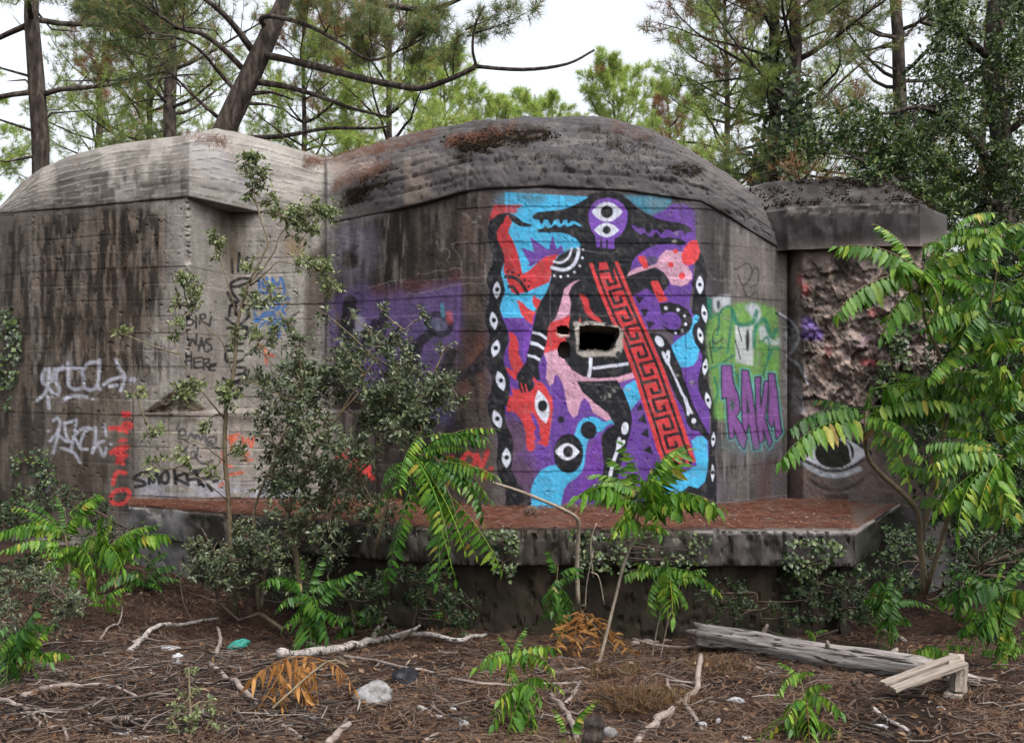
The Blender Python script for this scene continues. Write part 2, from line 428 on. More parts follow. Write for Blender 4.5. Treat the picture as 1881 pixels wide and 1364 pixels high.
# left block front: brown-black runs below the cap, soot on the cap face
stain([(-100, 395), (0, 400), (120, 388), (250, 378), (305, 385), (318, 560), (290, 700), (240, 770), (245, 1000), (-100, 1010)], lin(104, 92, 82), 0.75, 14, (60, 200, 0.22, 0.5), 21)
stain([(-40, 430), (120, 390), (240, 376), (300, 400), (285, 640), (230, 700), (0, 760)], ALG, 0.95, 6, (22, 150, 0.38, 0.56), 22)
stain([(90, 392), (240, 380), (290, 470), (270, 620), (120, 660), (70, 540)], lin(48, 38, 30), 0.9, 12, (14, 110, 0.36, 0.56), 23)
stain([(-20, 560), (240, 560), (245, 960), (-60, 980)], lin(92, 80, 69), 0.85, 16, (34, 90, 0.28, 0.52), 24)
stain([(-20, 740), (230, 740), (240, 960), (-60, 980)], lin(56, 46, 38), 0.7, 14, (18, 70, 0.42, 0.62), 240)
for i, x in enumerate(range(10, 300, 13)):
    stain([(x, 395), (x + 3, 395), (x + 4 + 6 * math.sin(i), 520 + 90 * math.sin(i * 2.1)), (x + 1, 520 + 90 * math.sin(i * 2.1))], (lin(118, 104, 92), lin(36, 30, 26))[i % 2], 0.5, 1, (4, 60, 0.3, 0.6), 300 + i)
stain([(225, 770), (262, 770), (258, 930), (215, 940)], lin(70, 66, 62), 0.9, 8, (30, 60, 0.2, 0.5), 29)
stain([(110, 300), (320, 290), (345, 360), (200, 385), (60, 380)], lin(88, 80, 74), 0.75, 10, (34, 40, 0.46, 0.66), 25)
stain([(-40, 330), (80, 300), (120, 400), (-40, 420)], lin(134, 124, 114), 0.7, 16, (60, 40, 0.3, 0.6), 26)
stain([(-40, 330), (60, 300), (350, 245), (350, 362), (-40, 410)], lin(104, 96, 90), 0.7, 8, (22, 60, 0.42, 0.64), 260)
stain([(100, 320), (340, 300), (345, 362), (60, 390)], lin(66, 60, 56), 0.8, 6, (12, 36, 0.46, 0.62), 261)
stain([(360, 250), (600, 290), (600, 408), (350, 362)], lin(120, 112, 106), 0.6, 6, (30, 12, 0.45, 0.65), 262)
stain([(300, 380), (345, 375), (345, 700), (310, 700)], lin(150, 142, 136), 0.7, 8, (20, 60, 0.3, 0.6), 27)
stain([(352, 250), (420, 255), (500, 300), (480, 360), (360, 350)], lin(168, 168, 176), 0.5, 18, (50, 50, 0.3, 0.6), 28)
for k in range(7):                                   # dark seams between the form boards of the cap
    f = (k + 0.6) / 7.2
    seam = [(x, interp([(0, 392), (150, 381), (345, 362), (465, 389), (605, 411)], x) * (1 - f) + interp([(0, 384), (70, 318), (200, 276), (330, 258), (398, 246), (500, 268), (605, 296)], x) * f + 2 * math.sin(x * .05 + k)) for x in range(0, 606, 12)]
    stroke('S', [seam], 1.8, lin(64, 58, 54), 0.75, 1.0, sm=False, nz=0.95, seed=500 + k, paint=False)
    stroke('S', [[(x, y - 2.2) for x, y in seam]], 1.6, lin(206, 200, 194), 0.5, 1.0, sm=False, nz=0.9, seed=520 + k, paint=False)
stain([(0, 395), (300, 380), (305, 700), (0, 760)], lin(36, 30, 25), 0.75, 10, (7, 34, 0.5, 0.62), 245)
stain([(0, 395), (310, 380), (310, 760), (0, 960)], lin(140, 126, 112), 0.65, 10, (6, 40, 0.52, 0.64), 246)
for i in range(75):                                  # pale scratchy traces of old creepers
    a, b = random.uniform(20, 300), random.uniform(400, 700); L_ = random.uniform(20, 110); w_ = random.uniform(-6, 6)
    stroke('S', [[(a, b), (a + w_ * .5 + random.uniform(-4, 4), b + L_ * .35), (a + w_ + random.uniform(-5, 5), b + L_ * .7), (a + w_, b + L_)]], random.uniform(.8, 1.7), random.choice([lin(150, 128, 110), lin(128, 96, 74), lin(30, 26, 22)]), random.uniform(.35, .7), .8, nz=.8, seed=600 + i, paint=False)
# recess: rust stain in the inner corner, grey strip beside the middle block, paint whitewash below
stain([(398, 385), (450, 388), (446, 470), (428, 520), (412, 470)], lin(116, 100, 76), 0.75, 8, (30, 60, 0.1, 0.5), 31)
stain([(418, 380), (434, 380), (430, 640), (420, 640)], lin(120, 106, 88), 0.5, 5, (30, 60, 0.1, 0.5), 30)
stain([(560, 470), (606, 440), (608, 640), (560, 660)], lin(104, 94, 86), 0.95, 5, (40, 120, 0.1, 0.45), 32)
stain([(520, 430), (560, 435), (555, 480), (525, 470)], lin(140, 112, 70), 0.7, 8, (30, 60, 0.2, 0.5), 33)
stain([(330, 590), (400, 600), (400, 720), (330, 715)], lin(150, 138, 130), 0.6, 14, (30, 60, 0.3, 0.6), 34)
stain([(245, 760), (600, 760), (600, 920), (245, 925)], lin(166, 156, 146), 0.7, 10, (60, 40, 0.2, 0.5), 35)
stain([(262, 880), (560, 890), (560, 918), (250, 925)], lin(188, 192, 204), 0.75, 8, (40, 20, 0.3, 0.5), 36)
stain([(245, 755), (540, 758), (540, 775), (250, 780)], lin(76, 64, 52), 0.7, 5, (30, 20, 0.3, 0.6), 37)
stain([(262, 760), (322, 714), (388, 758)], lin(110, 94, 80), 0.85, 3, (14, 14, 0.2, 0.5), 38)
# middle block: dark weathered cap, brown wall with pale and black runs
stain([(640, 330), (800, 230), (1000, 200), (1200, 230), (1460, 440), (1460, 480), (1280, 380), (1000, 345), (860, 352), (790, 372), (690, 395), (620, 410)], lin(84, 80, 82), 0.9, 12, (60, 16, 0.25, 0.5), 41)
stain([(820, 230), (1100, 205), (1400, 360), (1450, 460), (1300, 372), (1000, 342), (850, 352)], lin(68, 66, 70), 0.8, 14, (90, 10, 0.4, 0.62), 42)
stain([(735, 290), (800, 275), (790, 365), (735, 385)], lin(136, 122, 112), 0.8, 6, (20, 60, 0.25, 0.5), 43)
stain([(600, 300), (700, 270), (690, 310), (620, 345)], lin(170, 150, 138), 0.8, 8, (40, 20, 0.3, 0.55), 44)
for i, (x, y, r) in enumerate([(648, 355, 16), (672, 345, 10), (700, 325, 9), (712, 312, 9), (870, 252, 22), (920, 246, 34), (970, 242, 26), (880, 268, 26), (945, 265, 18), (850, 288, 14), (1085, 238, 16), (1125, 245, 9), (1260, 310, 22), (985, 285, 8), (1130, 262, 12), (1190, 255, 10), (1330, 385, 10), (660, 370, 12)]):
    ell('S', x, y, r * 1.5, r * 0.62, lin(44, 34, 26), soft=3, paint=False, thr=(9, 6, 0.3, 0.5), seed=50 + i, op=0.95)
stain([(610, 415), (860, 360), (900, 350), (905, 930), (605, 925)], lin(80, 71, 66), 0.97, 8, (60, 160, 0.1, 0.4), 61)
stain([(600, 420), (700, 405), (690, 560), (600, 580)], lin(146, 138, 142), 0.75, 10, (34, 60, 0.35, 0.6), 62)
stain([(690, 400), (760, 385), (730, 560), (690, 580)], lin(38, 32, 28), 0.95, 5, (9, 120, 0.3, 0.5), 63)
stain([(620, 420), (900, 350), (900, 560), (620, 600)], lin(140, 130, 122), 0.6, 5, (7, 50, 0.55, 0.66), 630)
stain([(620, 420), (900, 350), (890, 920), (610, 920)], lin(34, 29, 26), 0.8, 6, (10, 90, 0.52, 0.64), 631)
stain([(840, 370), (895, 355), (900, 900), (850, 920)], lin(110, 92, 84), 0.7, 8, (18, 60, 0.45, 0.62), 632)
stain([(1300, 370), (1440, 465), (1440, 930), (1310, 930)], lin(36, 34, 34), 0.75, 5, (8, 90, 0.52, 0.64), 633)
stain([(1300, 380), (1440, 470), (1440, 930), (1310, 930)], lin(150, 144, 142), 0.6, 5, (6, 70, 0.56, 0.67), 634)
stain([(740, 390), (900, 355), (890, 700), (830, 720), (780, 520)], lin(60, 52, 46), 0.8, 14, (26, 160, 0.4, 0.62), 64)
stain([(770, 380), (830, 370), (820, 440), (770, 450)], lin(126, 118, 108), 0.6, 6, (10, 60, 0.4, 0.6), 65)
stain([(1285, 360), (1340, 390), (1335, 560), (1290, 540)], lin(52, 50, 52), 0.85, 8, (24, 120, 0.2, 0.5), 66)
stain([(1345, 420), (1430, 465), (1430, 600), (1350, 580)], lin(124, 116, 112), 0.75, 10, (40, 120, 0.25, 0.55), 67)
stain([(1300, 760), (1450, 790), (1450, 950), (1300, 950)], lin(104, 98, 104), 0.8, 12, (16, 90, 0.3, 0.55), 68)
stain([(1380, 840), (1440, 840), (1435, 940), (1390, 940)], lin(96, 72, 68), 0.7, 8, (16, 90, 0.3, 0.55), 69)
for i in range(60):
    a, b = random.uniform(640, 1400), random.uniform(225, 372)
    ell('S', a, b, random.uniform(5, 34), random.uniform(1, 2.2), random.choice([lin(40, 36, 34), lin(52, 48, 48), lin(120, 112, 108)]), random.uniform(-4, 4) + (a - 1000) * 0.02, soft=1, paint=False, op=0.6, thr=(8, 3, 0.35, 0.6), seed=400 + i)
for i in range(26):
    ell('S', random.uniform(900, 1400), random.uniform(290, 400), random.uniform(2, 7), random.uniform(2, 5), lin(130, 122, 112), soft=2, paint=False, op=0.55)
# right block: mossy black cap, raw pinkish broken concrete below
stain([(1380, 330), (1660, 312), (1740, 440), (1440, 390)], lin(62, 57, 55), 0.95, 8, (30, 16, 0.2, 0.45), 71)
stain([(1400, 340), (1650, 320), (1710, 400), (1430, 385)], lin(36, 30, 26), 0.85, 5, (12, 8, 0.42, 0.58), 72)
stain([(1430, 385), (1670, 375), (1690, 440), (1440, 462)], lin(68, 65, 66), 0.95, 4, (40, 20, 0.1, 0.4), 73)
stain([(1430, 385), (1690, 375), (1700, 440), (1440, 462)], lin(36, 33, 32), 0.8, 4, (16, 40, 0.45, 0.6), 730)
stain([(1430, 380), (1690, 372), (1690, 392), (1440, 400)], lin(140, 132, 126), 0.6, 2, (12, 5, 0.5, 0.6), 731)
stain([(1450, 460), (1780, 440), (1780, 800), (1450, 800)], lin(150, 134, 126), 0.95, 12, (40, 40, 0.1, 0.4), 74)
stain([(1470, 480), (1700, 470), (1700, 800), (1470, 800)], lin(86, 80, 76), 0.8, 8, (18, 14, 0.46, 0.6), 740)
stain([(1470, 480), (1700, 470), (1700, 800), (1470, 800)], lin(176, 156, 144), 0.7, 8, (12, 9, 0.5, 0.62), 741)
stain([(1530, 455), (1570, 455), (1560, 520), (1535, 520)], lin(60, 56, 58), 0.9, 6, (30, 60, 0.1, 0.4), 75)
stain([(1480, 500), (1650, 500), (1660, 800), (1460, 800)], lin(92, 78, 70), 0.7, 10, (24, 22, 0.5, 0.66), 76)
stain([(1440, 470), (1465, 470), (1475, 700), (1440, 700)], lin(70, 68, 64), 0.8, 6, (10, 40, 0.35, 0.6), 77)
stain([(1450, 790), (1700, 790), (1700, 930), (1450, 930)], lin(128, 110, 102), 0.9, 10, (60, 40, 0.15, 0.45), 78)

LK = 0.6
# --- tags on the left block (labels 2..)
W_, K_, R_, BLU = lin(196, 198, 212), lin(26, 26, 30), lin(214, 62, 62), lin(44, 104, 172)
stroke('L7', [[(150, 170), (125, 230), (135, 290), (165, 300), (185, 250), (180, 170)], [(185, 170), (175, 300), (150, 370), (80, 435)], [(230, 170), (215, 230), (205, 270)], [(300, 150), (250, 180), (240, 280), (270, 330), (260, 380), (220, 380), (190, 340)], [(340, 120), (345, 250), (350, 310), (400, 340), (450, 330)], [(260, 180), (340, 160), (450, 165)], [(455, 170), (470, 250), (475, 310)], [(470, 170), (520, 120), (600, 110)], [(605, 95), (600, 200), (585, 310), (530, 345), (480, 330)], [(585, 310), (610, 340)], [(740, 95), (775, 170), (815, 230), (800, 300), (780, 350)], [(640, 300), (700, 260), (800, 235)], [(690, 315), (750, 305)], [(300, 430), (360, 400), (430, 395), (500, 405)], [(548, 420)], [(175, 400), (180, 495)]], 25, W_, 0.8, 2.0, label=2)
ell('L7', 880, 262, 28, 28, W_, soft=2, op=0.9, label=2)
stroke('L7', [[(220, 600), (250, 580), (275, 620), (250, 700), (190, 770)], [(265, 680), (240, 780), (220, 870)], [(265, 720), (320, 770), (380, 775)], [(310, 620), (320, 700), (340, 760)], [(330, 620), (400, 600)], [(410, 595), (400, 680), (380, 780), (365, 860)], [(285, 830), (350, 850), (400, 880), (440, 950)], [(400, 750), (440, 830)], [(400, 720), (440, 680), (500, 660)], [(510, 660), (460, 740), (445, 830), (500, 840)], [(570, 655), (570, 740), (545, 870)], [(520, 670), (570, 665)], [(645, 635), (660, 725)], [(545, 860), (590, 790), (640, 770)], [(600, 820), (640, 900), (660, 830)], [(695, 795)], [(175, 690)]], 22, W_, 0.8, 1.8, label=3)
stroke('L7', [[(220, 1050), (195, 1120), (160, 1190)]], 22, W_, 0.6, 2.0)
stroke('L7', [[(800, 540), (850, 540)], [(810, 560), (850, 555)], [(770, 680), (870, 650), (850, 620), (800, 640), (830, 700)], [(690, 665), (760, 660)], [(780, 770), (820, 765)], [(700, 870), (760, 830), (840, 820), (740, 880)], [(750, 950), (830, 890), (760, 910), (800, 960)], [(820, 1040), (750, 1035), (715, 1130)], [(780, 1180), (840, 1180), (850, 1240), (800, 1290), (720, 1290), (700, 1240), (740, 1190), (780, 1180)]], 32, R_, 0.9, 2.0, label=4)
stroke('A3', [[(165, 1180), (170, 1275)], [(160, 1190), (190, 1165), (205, 1190), (175, 1225), (215, 1240), (205, 1270), (165, 1278)], [(235, 1210), (235, 1295)], [(238, 1170)], [(265, 1205), (260, 1265)], [(262, 1205), (295, 1195), (300, 1220), (265, 1240), (320, 1270)], [(345, 1215), (330, 1280)], [(335, 1185)]], 14, K_, 0.95, 0.9, label=5, nz=0.1)
stroke('A4', [[(480, 40), (500, 135), (520, 85), (545, 130), (550, 55)], [(565, 170), (585, 80), (610, 175)], [(560, 135), (610, 130)], [(650, 85), (620, 90), (610, 110), (650, 130), (660, 160), (625, 180)], [(475, 185), (475, 300)], [(510, 180), (515, 295)], [(475, 245), (515, 240)], [(590, 220), (530, 225), (535, 295), (590, 290)], [(535, 255), (580, 250)], [(600, 230), (600, 305)], [(600, 230), (640, 230), (635, 255), (605, 265), (640, 300)], [(690, 265), (645, 270), (640, 310), (680, 312)], [(645, 288), (685, 275)]], 14, K_, 0.95, 0.9, label=5, nz=0.1, sm=False)
stroke('A3', [[(490, 810), (495, 895)], [(545, 760), (535, 890)], [(600, 790), (570, 880)], [(610, 940), (540, 945), (475, 985), (520, 1000), (610, 970)], [(480, 1000), (500, 1050), (540, 1100)], [(460, 1040), (480, 1090), (530, 1115)], [(470, 1210), (480, 1140), (520, 1130), (520, 1200), (580, 1130)], [(450, 1225), (500, 1265), (560, 1260), (610, 1210), (600, 1170)], [(460, 1300), (530, 1285), (600, 1290), (590, 1350)]], 20, K_, 1.0, 1.2, label=6)
stroke('A4', [[(775, 10), (910, 15), (900, 70), (830, 80)], [(800, 40), (850, 70), (800, 95)], [(760, 140), (880, 120)], [(755, 190), (760, 240), (800, 255), (880, 240)], [(760, 170), (880, 175)], [(830, 290), (895, 295), (890, 330), (830, 345)], [(740, 370), (800, 400), (880, 370)], [(770, 430), (880, 390)], [(800, 460), (880, 440), (820, 510), (880, 490)]], 20, K_, 1.0, 1.2, label=6)
stroke('A3', [[(685, 940), (690, 1020), (730, 1050), (750, 1010), (745, 940), (710, 960), (720, 1000), (745, 985)], [(780, 940), (790, 1050)], [(780, 940), (820, 990), (845, 935), (865, 1050), (800, 1055)], [(835, 1075), (860, 1100), (880, 1080), (905, 1085)], [(660, 1120), (650, 1180), (680, 1240), (720, 1190), (790, 1180), (830, 1140), (800, 1100), (700, 1100), (660, 1130)], [(680, 1150), (830, 1150)], [(690, 1250), (650, 1240), (720, 1210), (800, 1200)], [(690, 1290), (740, 1240), (760, 1300)], [(770, 1320), (800, 1220), (830, 1360), (835, 1220)], [(780, 1270), (840, 1265)], [(880, 1135), (850, 1160), (875, 1200)], [(870, 1260), (870, 1300)]], 17, BLU, 0.9, 1.0, label=7)
stroke('A4', [[(420, 800), (430, 740), (460, 730), (470, 770), (430, 790), (500, 830)], [(410, 730), (420, 700)], [(490, 800), (510, 760), (540, 800), (545, 770)], [(560, 770), (580, 810), (600, 765)], [(610, 770), (620, 840), (660, 850), (690, 810), (670, 785), (630, 800), (650, 850), (720, 870)], [(420, 840), (450, 890), (490, 850)], [(470, 880), (480, 935)], [(510, 900), (530, 890), (540, 930), (510, 940), (500, 920)], [(560, 870), (550, 940), (600, 980), (665, 955)]], 15, lin(58, 58, 64), 0.85, 1.5, label=8)
stroke('A4', [[(200, 1035), (130, 1060), (100, 1085), (160, 1105), (180, 1130), (110, 1145)], [(210, 1120), (215, 1060), (240, 1110), (265, 1050), (285, 1120)], [(300, 1060), (330, 1030), (350, 1080), (330, 1120), (300, 1100), (300, 1060)], [(390, 1020), (400, 1120)], [(460, 1050), (400, 1080), (470, 1120)], [(480, 1060), (490, 1130)], [(480, 1055), (560, 1045)], [(490, 1095), (550, 1085)], [(550, 1040), (570, 1130)], [(530, 1030), (610, 1030), (640, 1080), (570, 1090), (600, 1140)], [(630, 1130), (660, 1170)], [(670, 1105), (700, 1100)]], 24, K_, 0.97, 1.2, label=9, nz=0.1)
stroke('A4', [[(850, 770), (780, 790), (790, 810), (840, 800), (800, 820)], [(800, 780), (800, 880)], [(880, 790), (890, 850), (920, 800), (940, 860), (960, 790)], [(735, 900), (745, 940), (730, 960)], [(770, 990), (800, 1000)], [(860, 920), (920, 900), (900, 950), (950, 950)], [(780, 1060), (880, 1040)], [(715, 1140), (740, 1120)]], 19, lin(216, 96, 62), 0.8, 1.8, label=10)
stroke('A4', [[(1040, 180), (1100, 210)], [(990, 130), (1040, 160), (1050, 260)]], 19, lin(216, 96, 62), 0.8, 1.8, label=19)

# --- old purple and black piece and red letters left of the mural
PU = lin(98, 82, 122)
poly('C7', [(45, 420), (130, 380), (260, 370), (420, 360), (640, 330), (635, 600), (610, 800), (400, 830), (60, 790)], lin(104, 84, 134), 0.9, False, 8, True, 11, 0, None, 81, (40, 50, 0.3, 0.52))
poly('C7', [(130, 350), (240, 330), (230, 400), (130, 410)], PU, 0.8, False, 7)
poly('C7', [(90, 100), (260, 80), (250, 250), (200, 330), (80, 300)], lin(150, 146, 164), 0.5, False, 14, True, 0, 0, None, 82, (40, 40, 0.3, 0.6))
poly('C7', [(175, 470), (215, 490), (210, 560), (170, 590), (160, 540)], lin(176, 176, 194), 0.8, False, 2)
poly('C7', [(480, 500), (570, 480), (590, 560), (490, 580)], lin(104, 114, 130), 0.7, False, 4)
poly('C7', [(640, 560), (760, 540), (770, 800), (640, 860)], lin(120, 68, 58), 0.55, False, 12, True, 0, 0, None, 83, (40, 60, 0.3, 0.6))
poly('C7', [(240, 340), (400, 320), (640, 270), (640, 330), (400, 390), (240, 390)], lin(98, 58, 62), 0.6, False, 6, True, 0, 0, None, 84, (30, 30, 0.3, 0.6))
poly('C7', [(480, 860), (600, 840), (600, 960), (480, 970)], lin(74, 72, 108), 0.7, False, 8)
DK = lin(26, 26, 32)
stroke('C7', [[(150, 420), (140, 540)]], 60, DK, 0.95, 3, label=11)
stroke('C7', [[(262, 510), (215, 600), (160, 690)]], 36, DK, 0.95, 2.5, label=11)
stroke('C7', [[(500, 560), (440, 610), (380, 680), (330, 750)], [(600, 640), (560, 740)], [(450, 620), (420, 700), (400, 770)], [(750, 640), (690, 715)], [(740, 700), (640, 740), (560, 780)], [(330, 640), (320, 740)], [(300, 480), (280, 620), (330, 600)]], 40, DK, 0.9, 3, label=11)
stroke('C7', [[(490, 490), (540, 470), (590, 510), (580, 550), (530, 560), (495, 520), (500, 480)]], 24, DK, 0.85, 2, label=11)
stroke('C7', [[(555, 430), (560, 480)]], 14, lin(80, 170, 190), 0.7, 1.5)
stroke('C7', [[(585, 470), (590, 500)]], 26, lin(190, 90, 96), 0.7, 3)
stroke('C7', [[(630, 340), (625, 600)]], 14, lin(116, 84, 150), 0.7, 2)
stroke('C7', [[(130, 1070), (95, 1100), (130, 1100)], [(150, 1160), (170, 1120), (190, 1170), (220, 1120), (240, 1180)], [(180, 1190), (215, 1165), (250, 1190)]], 22, R_, 0.8, 2.5, label=12)
stroke('C7', [[(560, 1110), (600, 1100)], [(670, 1080), (645, 1110), (665, 1140), (695, 1130), (700, 1100), (670, 1080)], [(710, 1090), (728, 1140), (757, 1075)], [(745, 1165)], [(772, 1150)], [(745, 1185)]], 18, R_, 0.8, 2.5, label=18)
CRK = lin(176, 170, 164)
for ln in ([(530, 150), (545, 185), (580, 190), (585, 250)], [(600, 160), (630, 230), (650, 310)], [(655, 30), (690, 60), (745, 95)], [(690, 70), (720, 40)], [(225, 355), (300, 335), (400, 322)], [(440, 300), (520, 285), (630, 268)], [(400, 385), (500, 370), (590, 350), (740, 330), (760, 345)], [(600, 160), (660, 155)], [(740, 250), (745, 310)]):
    ln = [(x + random.uniform(-9, 9), y + random.uniform(-5, 5)) for x, y in smooth_line(ln, 4)]
    stroke('C7', [ln], 2.6, CRK, 0.5, 0.9, paint=False, nz=0.7)

LK = 0.68
# --- the mural (label 1)
CY_, PUR, RED, INK, WHT, PNK = lin(70, 170, 214), lin(98, 62, 146), lin(194, 60, 64), lin(24, 26, 32), lin(206, 210, 226), lin(196, 150, 172)
hull = [(60, 70), (105, 52), (440, 60), (620, 80), (880, 90), (885, 250), (925, 420), (935, 520), (915, 640), (935, 820), (962, 950), (960, 1240), (940, 1330), (100, 1330), (70, 1080), (45, 900), (25, 700), (25, 540), (50, 400), (40, 250), (40, 170)]
w_ = window(T('R8', hull), 2); m_ = poly_mask(T('R8', hull), w_)
lab[w_[2]:w_[3], w_[0]:w_[1]][m_ > 0.5] = 1
stain(T('R8', hull), lin(84, 72, 88), 0.6, 6, (40, 60, 0.1, 0.5), 90)
poly('R8', [(90, 540), (330, 540), (600, 700), (900, 640), (930, 900), (935, 1300), (140, 1310), (100, 1100), (90, 800)], PUR)
poly('R8', [(100, 950), (200, 960), (215, 1110), (240, 1180), (210, 1300), (130, 1300), (90, 1100)], lin(88, 68, 82), 0.85, False, 9, True, 0, 0, None, 91, (24, 40, 0.2, 0.5))
poly('R8', [(430, 1060), (500, 1030), (510, 1200), (440, 1260), (400, 1210)], lin(112, 58, 156), 0.6, False, 8)
poly('R2', [(690, 430), (860, 350), (960, 280), (1100, 280), (1220, 360), (1225, 720), (1190, 1200), (1160, 1364), (1140, 1700), (480, 1700), (440, 1100), (480, 900)], PUR)
poly('R2', [(1010, 1400), (1230, 1500), (1200, 1640), (1180, 1900), (960, 1950)], PUR)
poly('R2', [(1100, 270), (1220, 330), (1225, 460), (1060, 440)], lin(84, 70, 104), 0.5, False, 6, True, 0, 0, None, 92, (14, 20, 0.3, 0.6))
poly('R1', [(355, 140), (1300, 195), (1330, 500), (1220, 790), (1000, 880), (870, 1170), (800, 1360), (690, 1500), (600, 1570), (340, 1572), (300, 1480), (310, 1060), (360, 900), (300, 600), (360, 480)], CY_)
poly('R1', [(215, 285), (290, 190), (360, 140), (360, 285)], lin(58, 110, 128), 0.75, False, 4)
poly('R1', [(480, 150), (830, 165), (820, 260), (600, 265), (500, 230)], lin(70, 104, 120), 0.8, False, 5, True, 0, 0, None, 93, (20, 12, 0.25, 0.5))
poly('R2', [(395, 180), (620, 185), (960, 215), (950, 250), (880, 330), (710, 405), (560, 315), (470, 230)], lin(62, 130, 156), 0.95, False, 2)
poly('R2', [(620, 200), (930, 220), (860, 320), (740, 360), (640, 270)], lin(96, 122, 132), 0.75, False, 5, True, 0, 0, None, 94, (18, 14, 0.25, 0.5))
poly('R1', [(540, 770), (690, 825), (640, 645), (740, 720), (835, 790), (862, 790), (895, 622), (950, 792), (1000, 740), (1030, 830), (980, 848), (830, 872), (740, 932), (650, 990), (600, 975), (640, 960), (590, 870)], PUR)
poly('R1', [(225, 285), (560, 285), (520, 320), (480, 345), (515, 350), (470, 385), (400, 380), (300, 390), (200, 450), (172, 462), (190, 400), (215, 340)], lin(178, 58, 62), 0.9, nz=0.3)
poly('R1', [(385, 400), (412, 430), (440, 490), (400, 560), (392, 600), (440, 680), (490, 800), (520, 900), (540, 1000), (560, 1075), (640, 1030), (740, 930), (830, 870), (980, 845), (940, 890), (900, 970), (885, 1000), (885, 1080), (865, 1165), (760, 1210), (600, 1280), (490, 1305), (430, 1280), (400, 1190), (340, 1040), (350, 930), (345, 850), (310, 760), (270, 680), (265, 590), (300, 530), (345, 480), (355, 430)], lin(184, 52, 58))
poly('R1', [(320, 640), (420, 700), (520, 950), (500, 1100), (400, 1100), (340, 900)], lin(118, 36, 44), 0.55, False, 5, True, 0, 0, None, 95, (16, 22, 0.35, 0.6))
stroke('R1', [[(365, 1105), (450, 1112), (530, 1160), (600, 1270)]], 42, INK, nz=0.1)
stroke('R1', [[(400, 1215), (455, 1228), (505, 1300)]], 36, INK, nz=0.1)
for x, y in ((385, 1048), (440, 1055), (515, 1092), (582, 1146), (628, 1215)): ell('R1', x, y, 17, 17, INK)
# fox and flames
poly('R3', [(490, 130), (520, 135), (570, 170), (610, 220), (650, 245), (700, 265), (680, 330), (670, 410), (600, 360), (540, 290), (515, 200)], RED)
poly('R3', [(685, 65), (710, 100), (770, 130), (740, 200), (715, 235), (690, 200), (665, 140)], RED)
poly('R3', [(560, 640), (590, 520), (660, 420), (690, 500), (640, 640), (600, 850), (560, 760)], lin(120, 70, 172), 0.8)
poly('R3', [(400, 490), (450, 505), (495, 560), (515, 650), (510, 730), (540, 810), (570, 870), (520, 930), (490, 980), (490, 1050), (440, 1010), (395, 960), (360, 895), (400, 905), (460, 945), (430, 890), (400, 780), (395, 680), (415, 590)], RED)
poly('R3', [(430, 1120), (470, 1150), (520, 1140), (560, 1190), (650, 1170), (690, 1120), (690, 1060), (665, 1030), (690, 1000), (720, 1050), (780, 1070), (830, 1130), (870, 1220), (895, 1364), (890, 1400), (372, 1400), (380, 1330), (400, 1260), (450, 1250), (445, 1200)], RED)
poly('R5', [(385, -20), (895, -20), (905, 120), (890, 250), (870, 380), (855, 480), (850, 540), (810, 560), (780, 530), (730, 525), (720, 515), (765, 490), (760, 420), (730, 405), (755, 390), (750, 340), (720, 250), (680, 190), (645, 165), (660, 230), (680, 290), (715, 350), (690, 380), (690, 430), (715, 460), (690, 490), (705, 540), (690, 590), (650, 615), (610, 595), (600, 530), (595, 420), (570, 310), (530, 230), (480, 180), (420, 130), (380, 80)], RED)
# black snakes at both sides
pts = T('R1', [(685, 520), (560, 480), (500, 430), (430, 385), (350, 375), (270, 400), (190, 470), (160, 560), (160, 680), (190, 790), (220, 860), (215, 950), (180, 1030), (150, 1090), (145, 1160), (175, 1240)]) + \
    T('R3', [(180, 0), (175, 150), (140, 250), (125, 330), (150, 430), (180, 520), (180, 620), (150, 700), (140, 800), (150, 900), (190, 970), (210, 1050), (200, 1150), (170, 1240)]) + \
    T('R5', [(160, 0), (160, 150), (200, 300), (260, 400), (280, 500), (270, 600), (260, 720), (270, 850), (310, 950), (360, 1040), (370, 1130), (350, 1275), (650, 1275), (650, 1150), (560, 1040), (490, 940), (430, 820), (440, 730), (450, 640), (450, 500), (420, 400), (380, 320), (360, 220), (360, 100)]) + \
    T('R3', [(380, 1330), (400, 1250), (415, 1150), (410, 1040), (380, 940), (345, 850), (340, 770), (370, 680), (400, 600), (390, 480), (350, 380), (310, 310), (300, 220), (320, 140), (350, 60)]) + \
    T('R1', [(360, 1260), (335, 1150), (310, 1060), (330, 990), (355, 930), (345, 850), (310, 760), (270, 680), (265, 590), (300, 530), (345, 480), (360, 430), (390, 400), (430, 470), (500, 520), (570, 540), (640, 535)])
poly('S', pts, INK)
pts = T('R2', [(1225, 870), (1285, 830), (1320, 900), (1340, 1000), (1360, 1100), (1335, 1240)]) + \
    T('R4', [(1340, 60), (1385, 200), (1400, 330), (1370, 450), (1340, 560), (1350, 680), (1380, 800), (1380, 950), (1370, 1050), (1390, 1150), (1420, 1280)]) + \
    T('R6', [(1430, 0), (1475, 150), (1480, 280), (1465, 430), (1450, 600), (1460, 800), (1465, 950), (1465, 1300), (950, 1300), (960, 1040), (1180, 1000), (1250, 1030), (1330, 960), (1360, 830), (1370, 700), (1380, 560), (1370, 480), (1400, 400), (1400, 200), (1340, 60)]) + \
    T('R4', [(1300, 1250), (1260, 1150), (1250, 1050), (1270, 950), (1300, 850), (1300, 760), (1260, 680), (1200, 590), (1185, 490), (1200, 400), (1260, 330), (1180, 280)]) + T('R2', [(1200, 1250), (1175, 1180), (1220, 1050)])
poly('S', pts, INK)
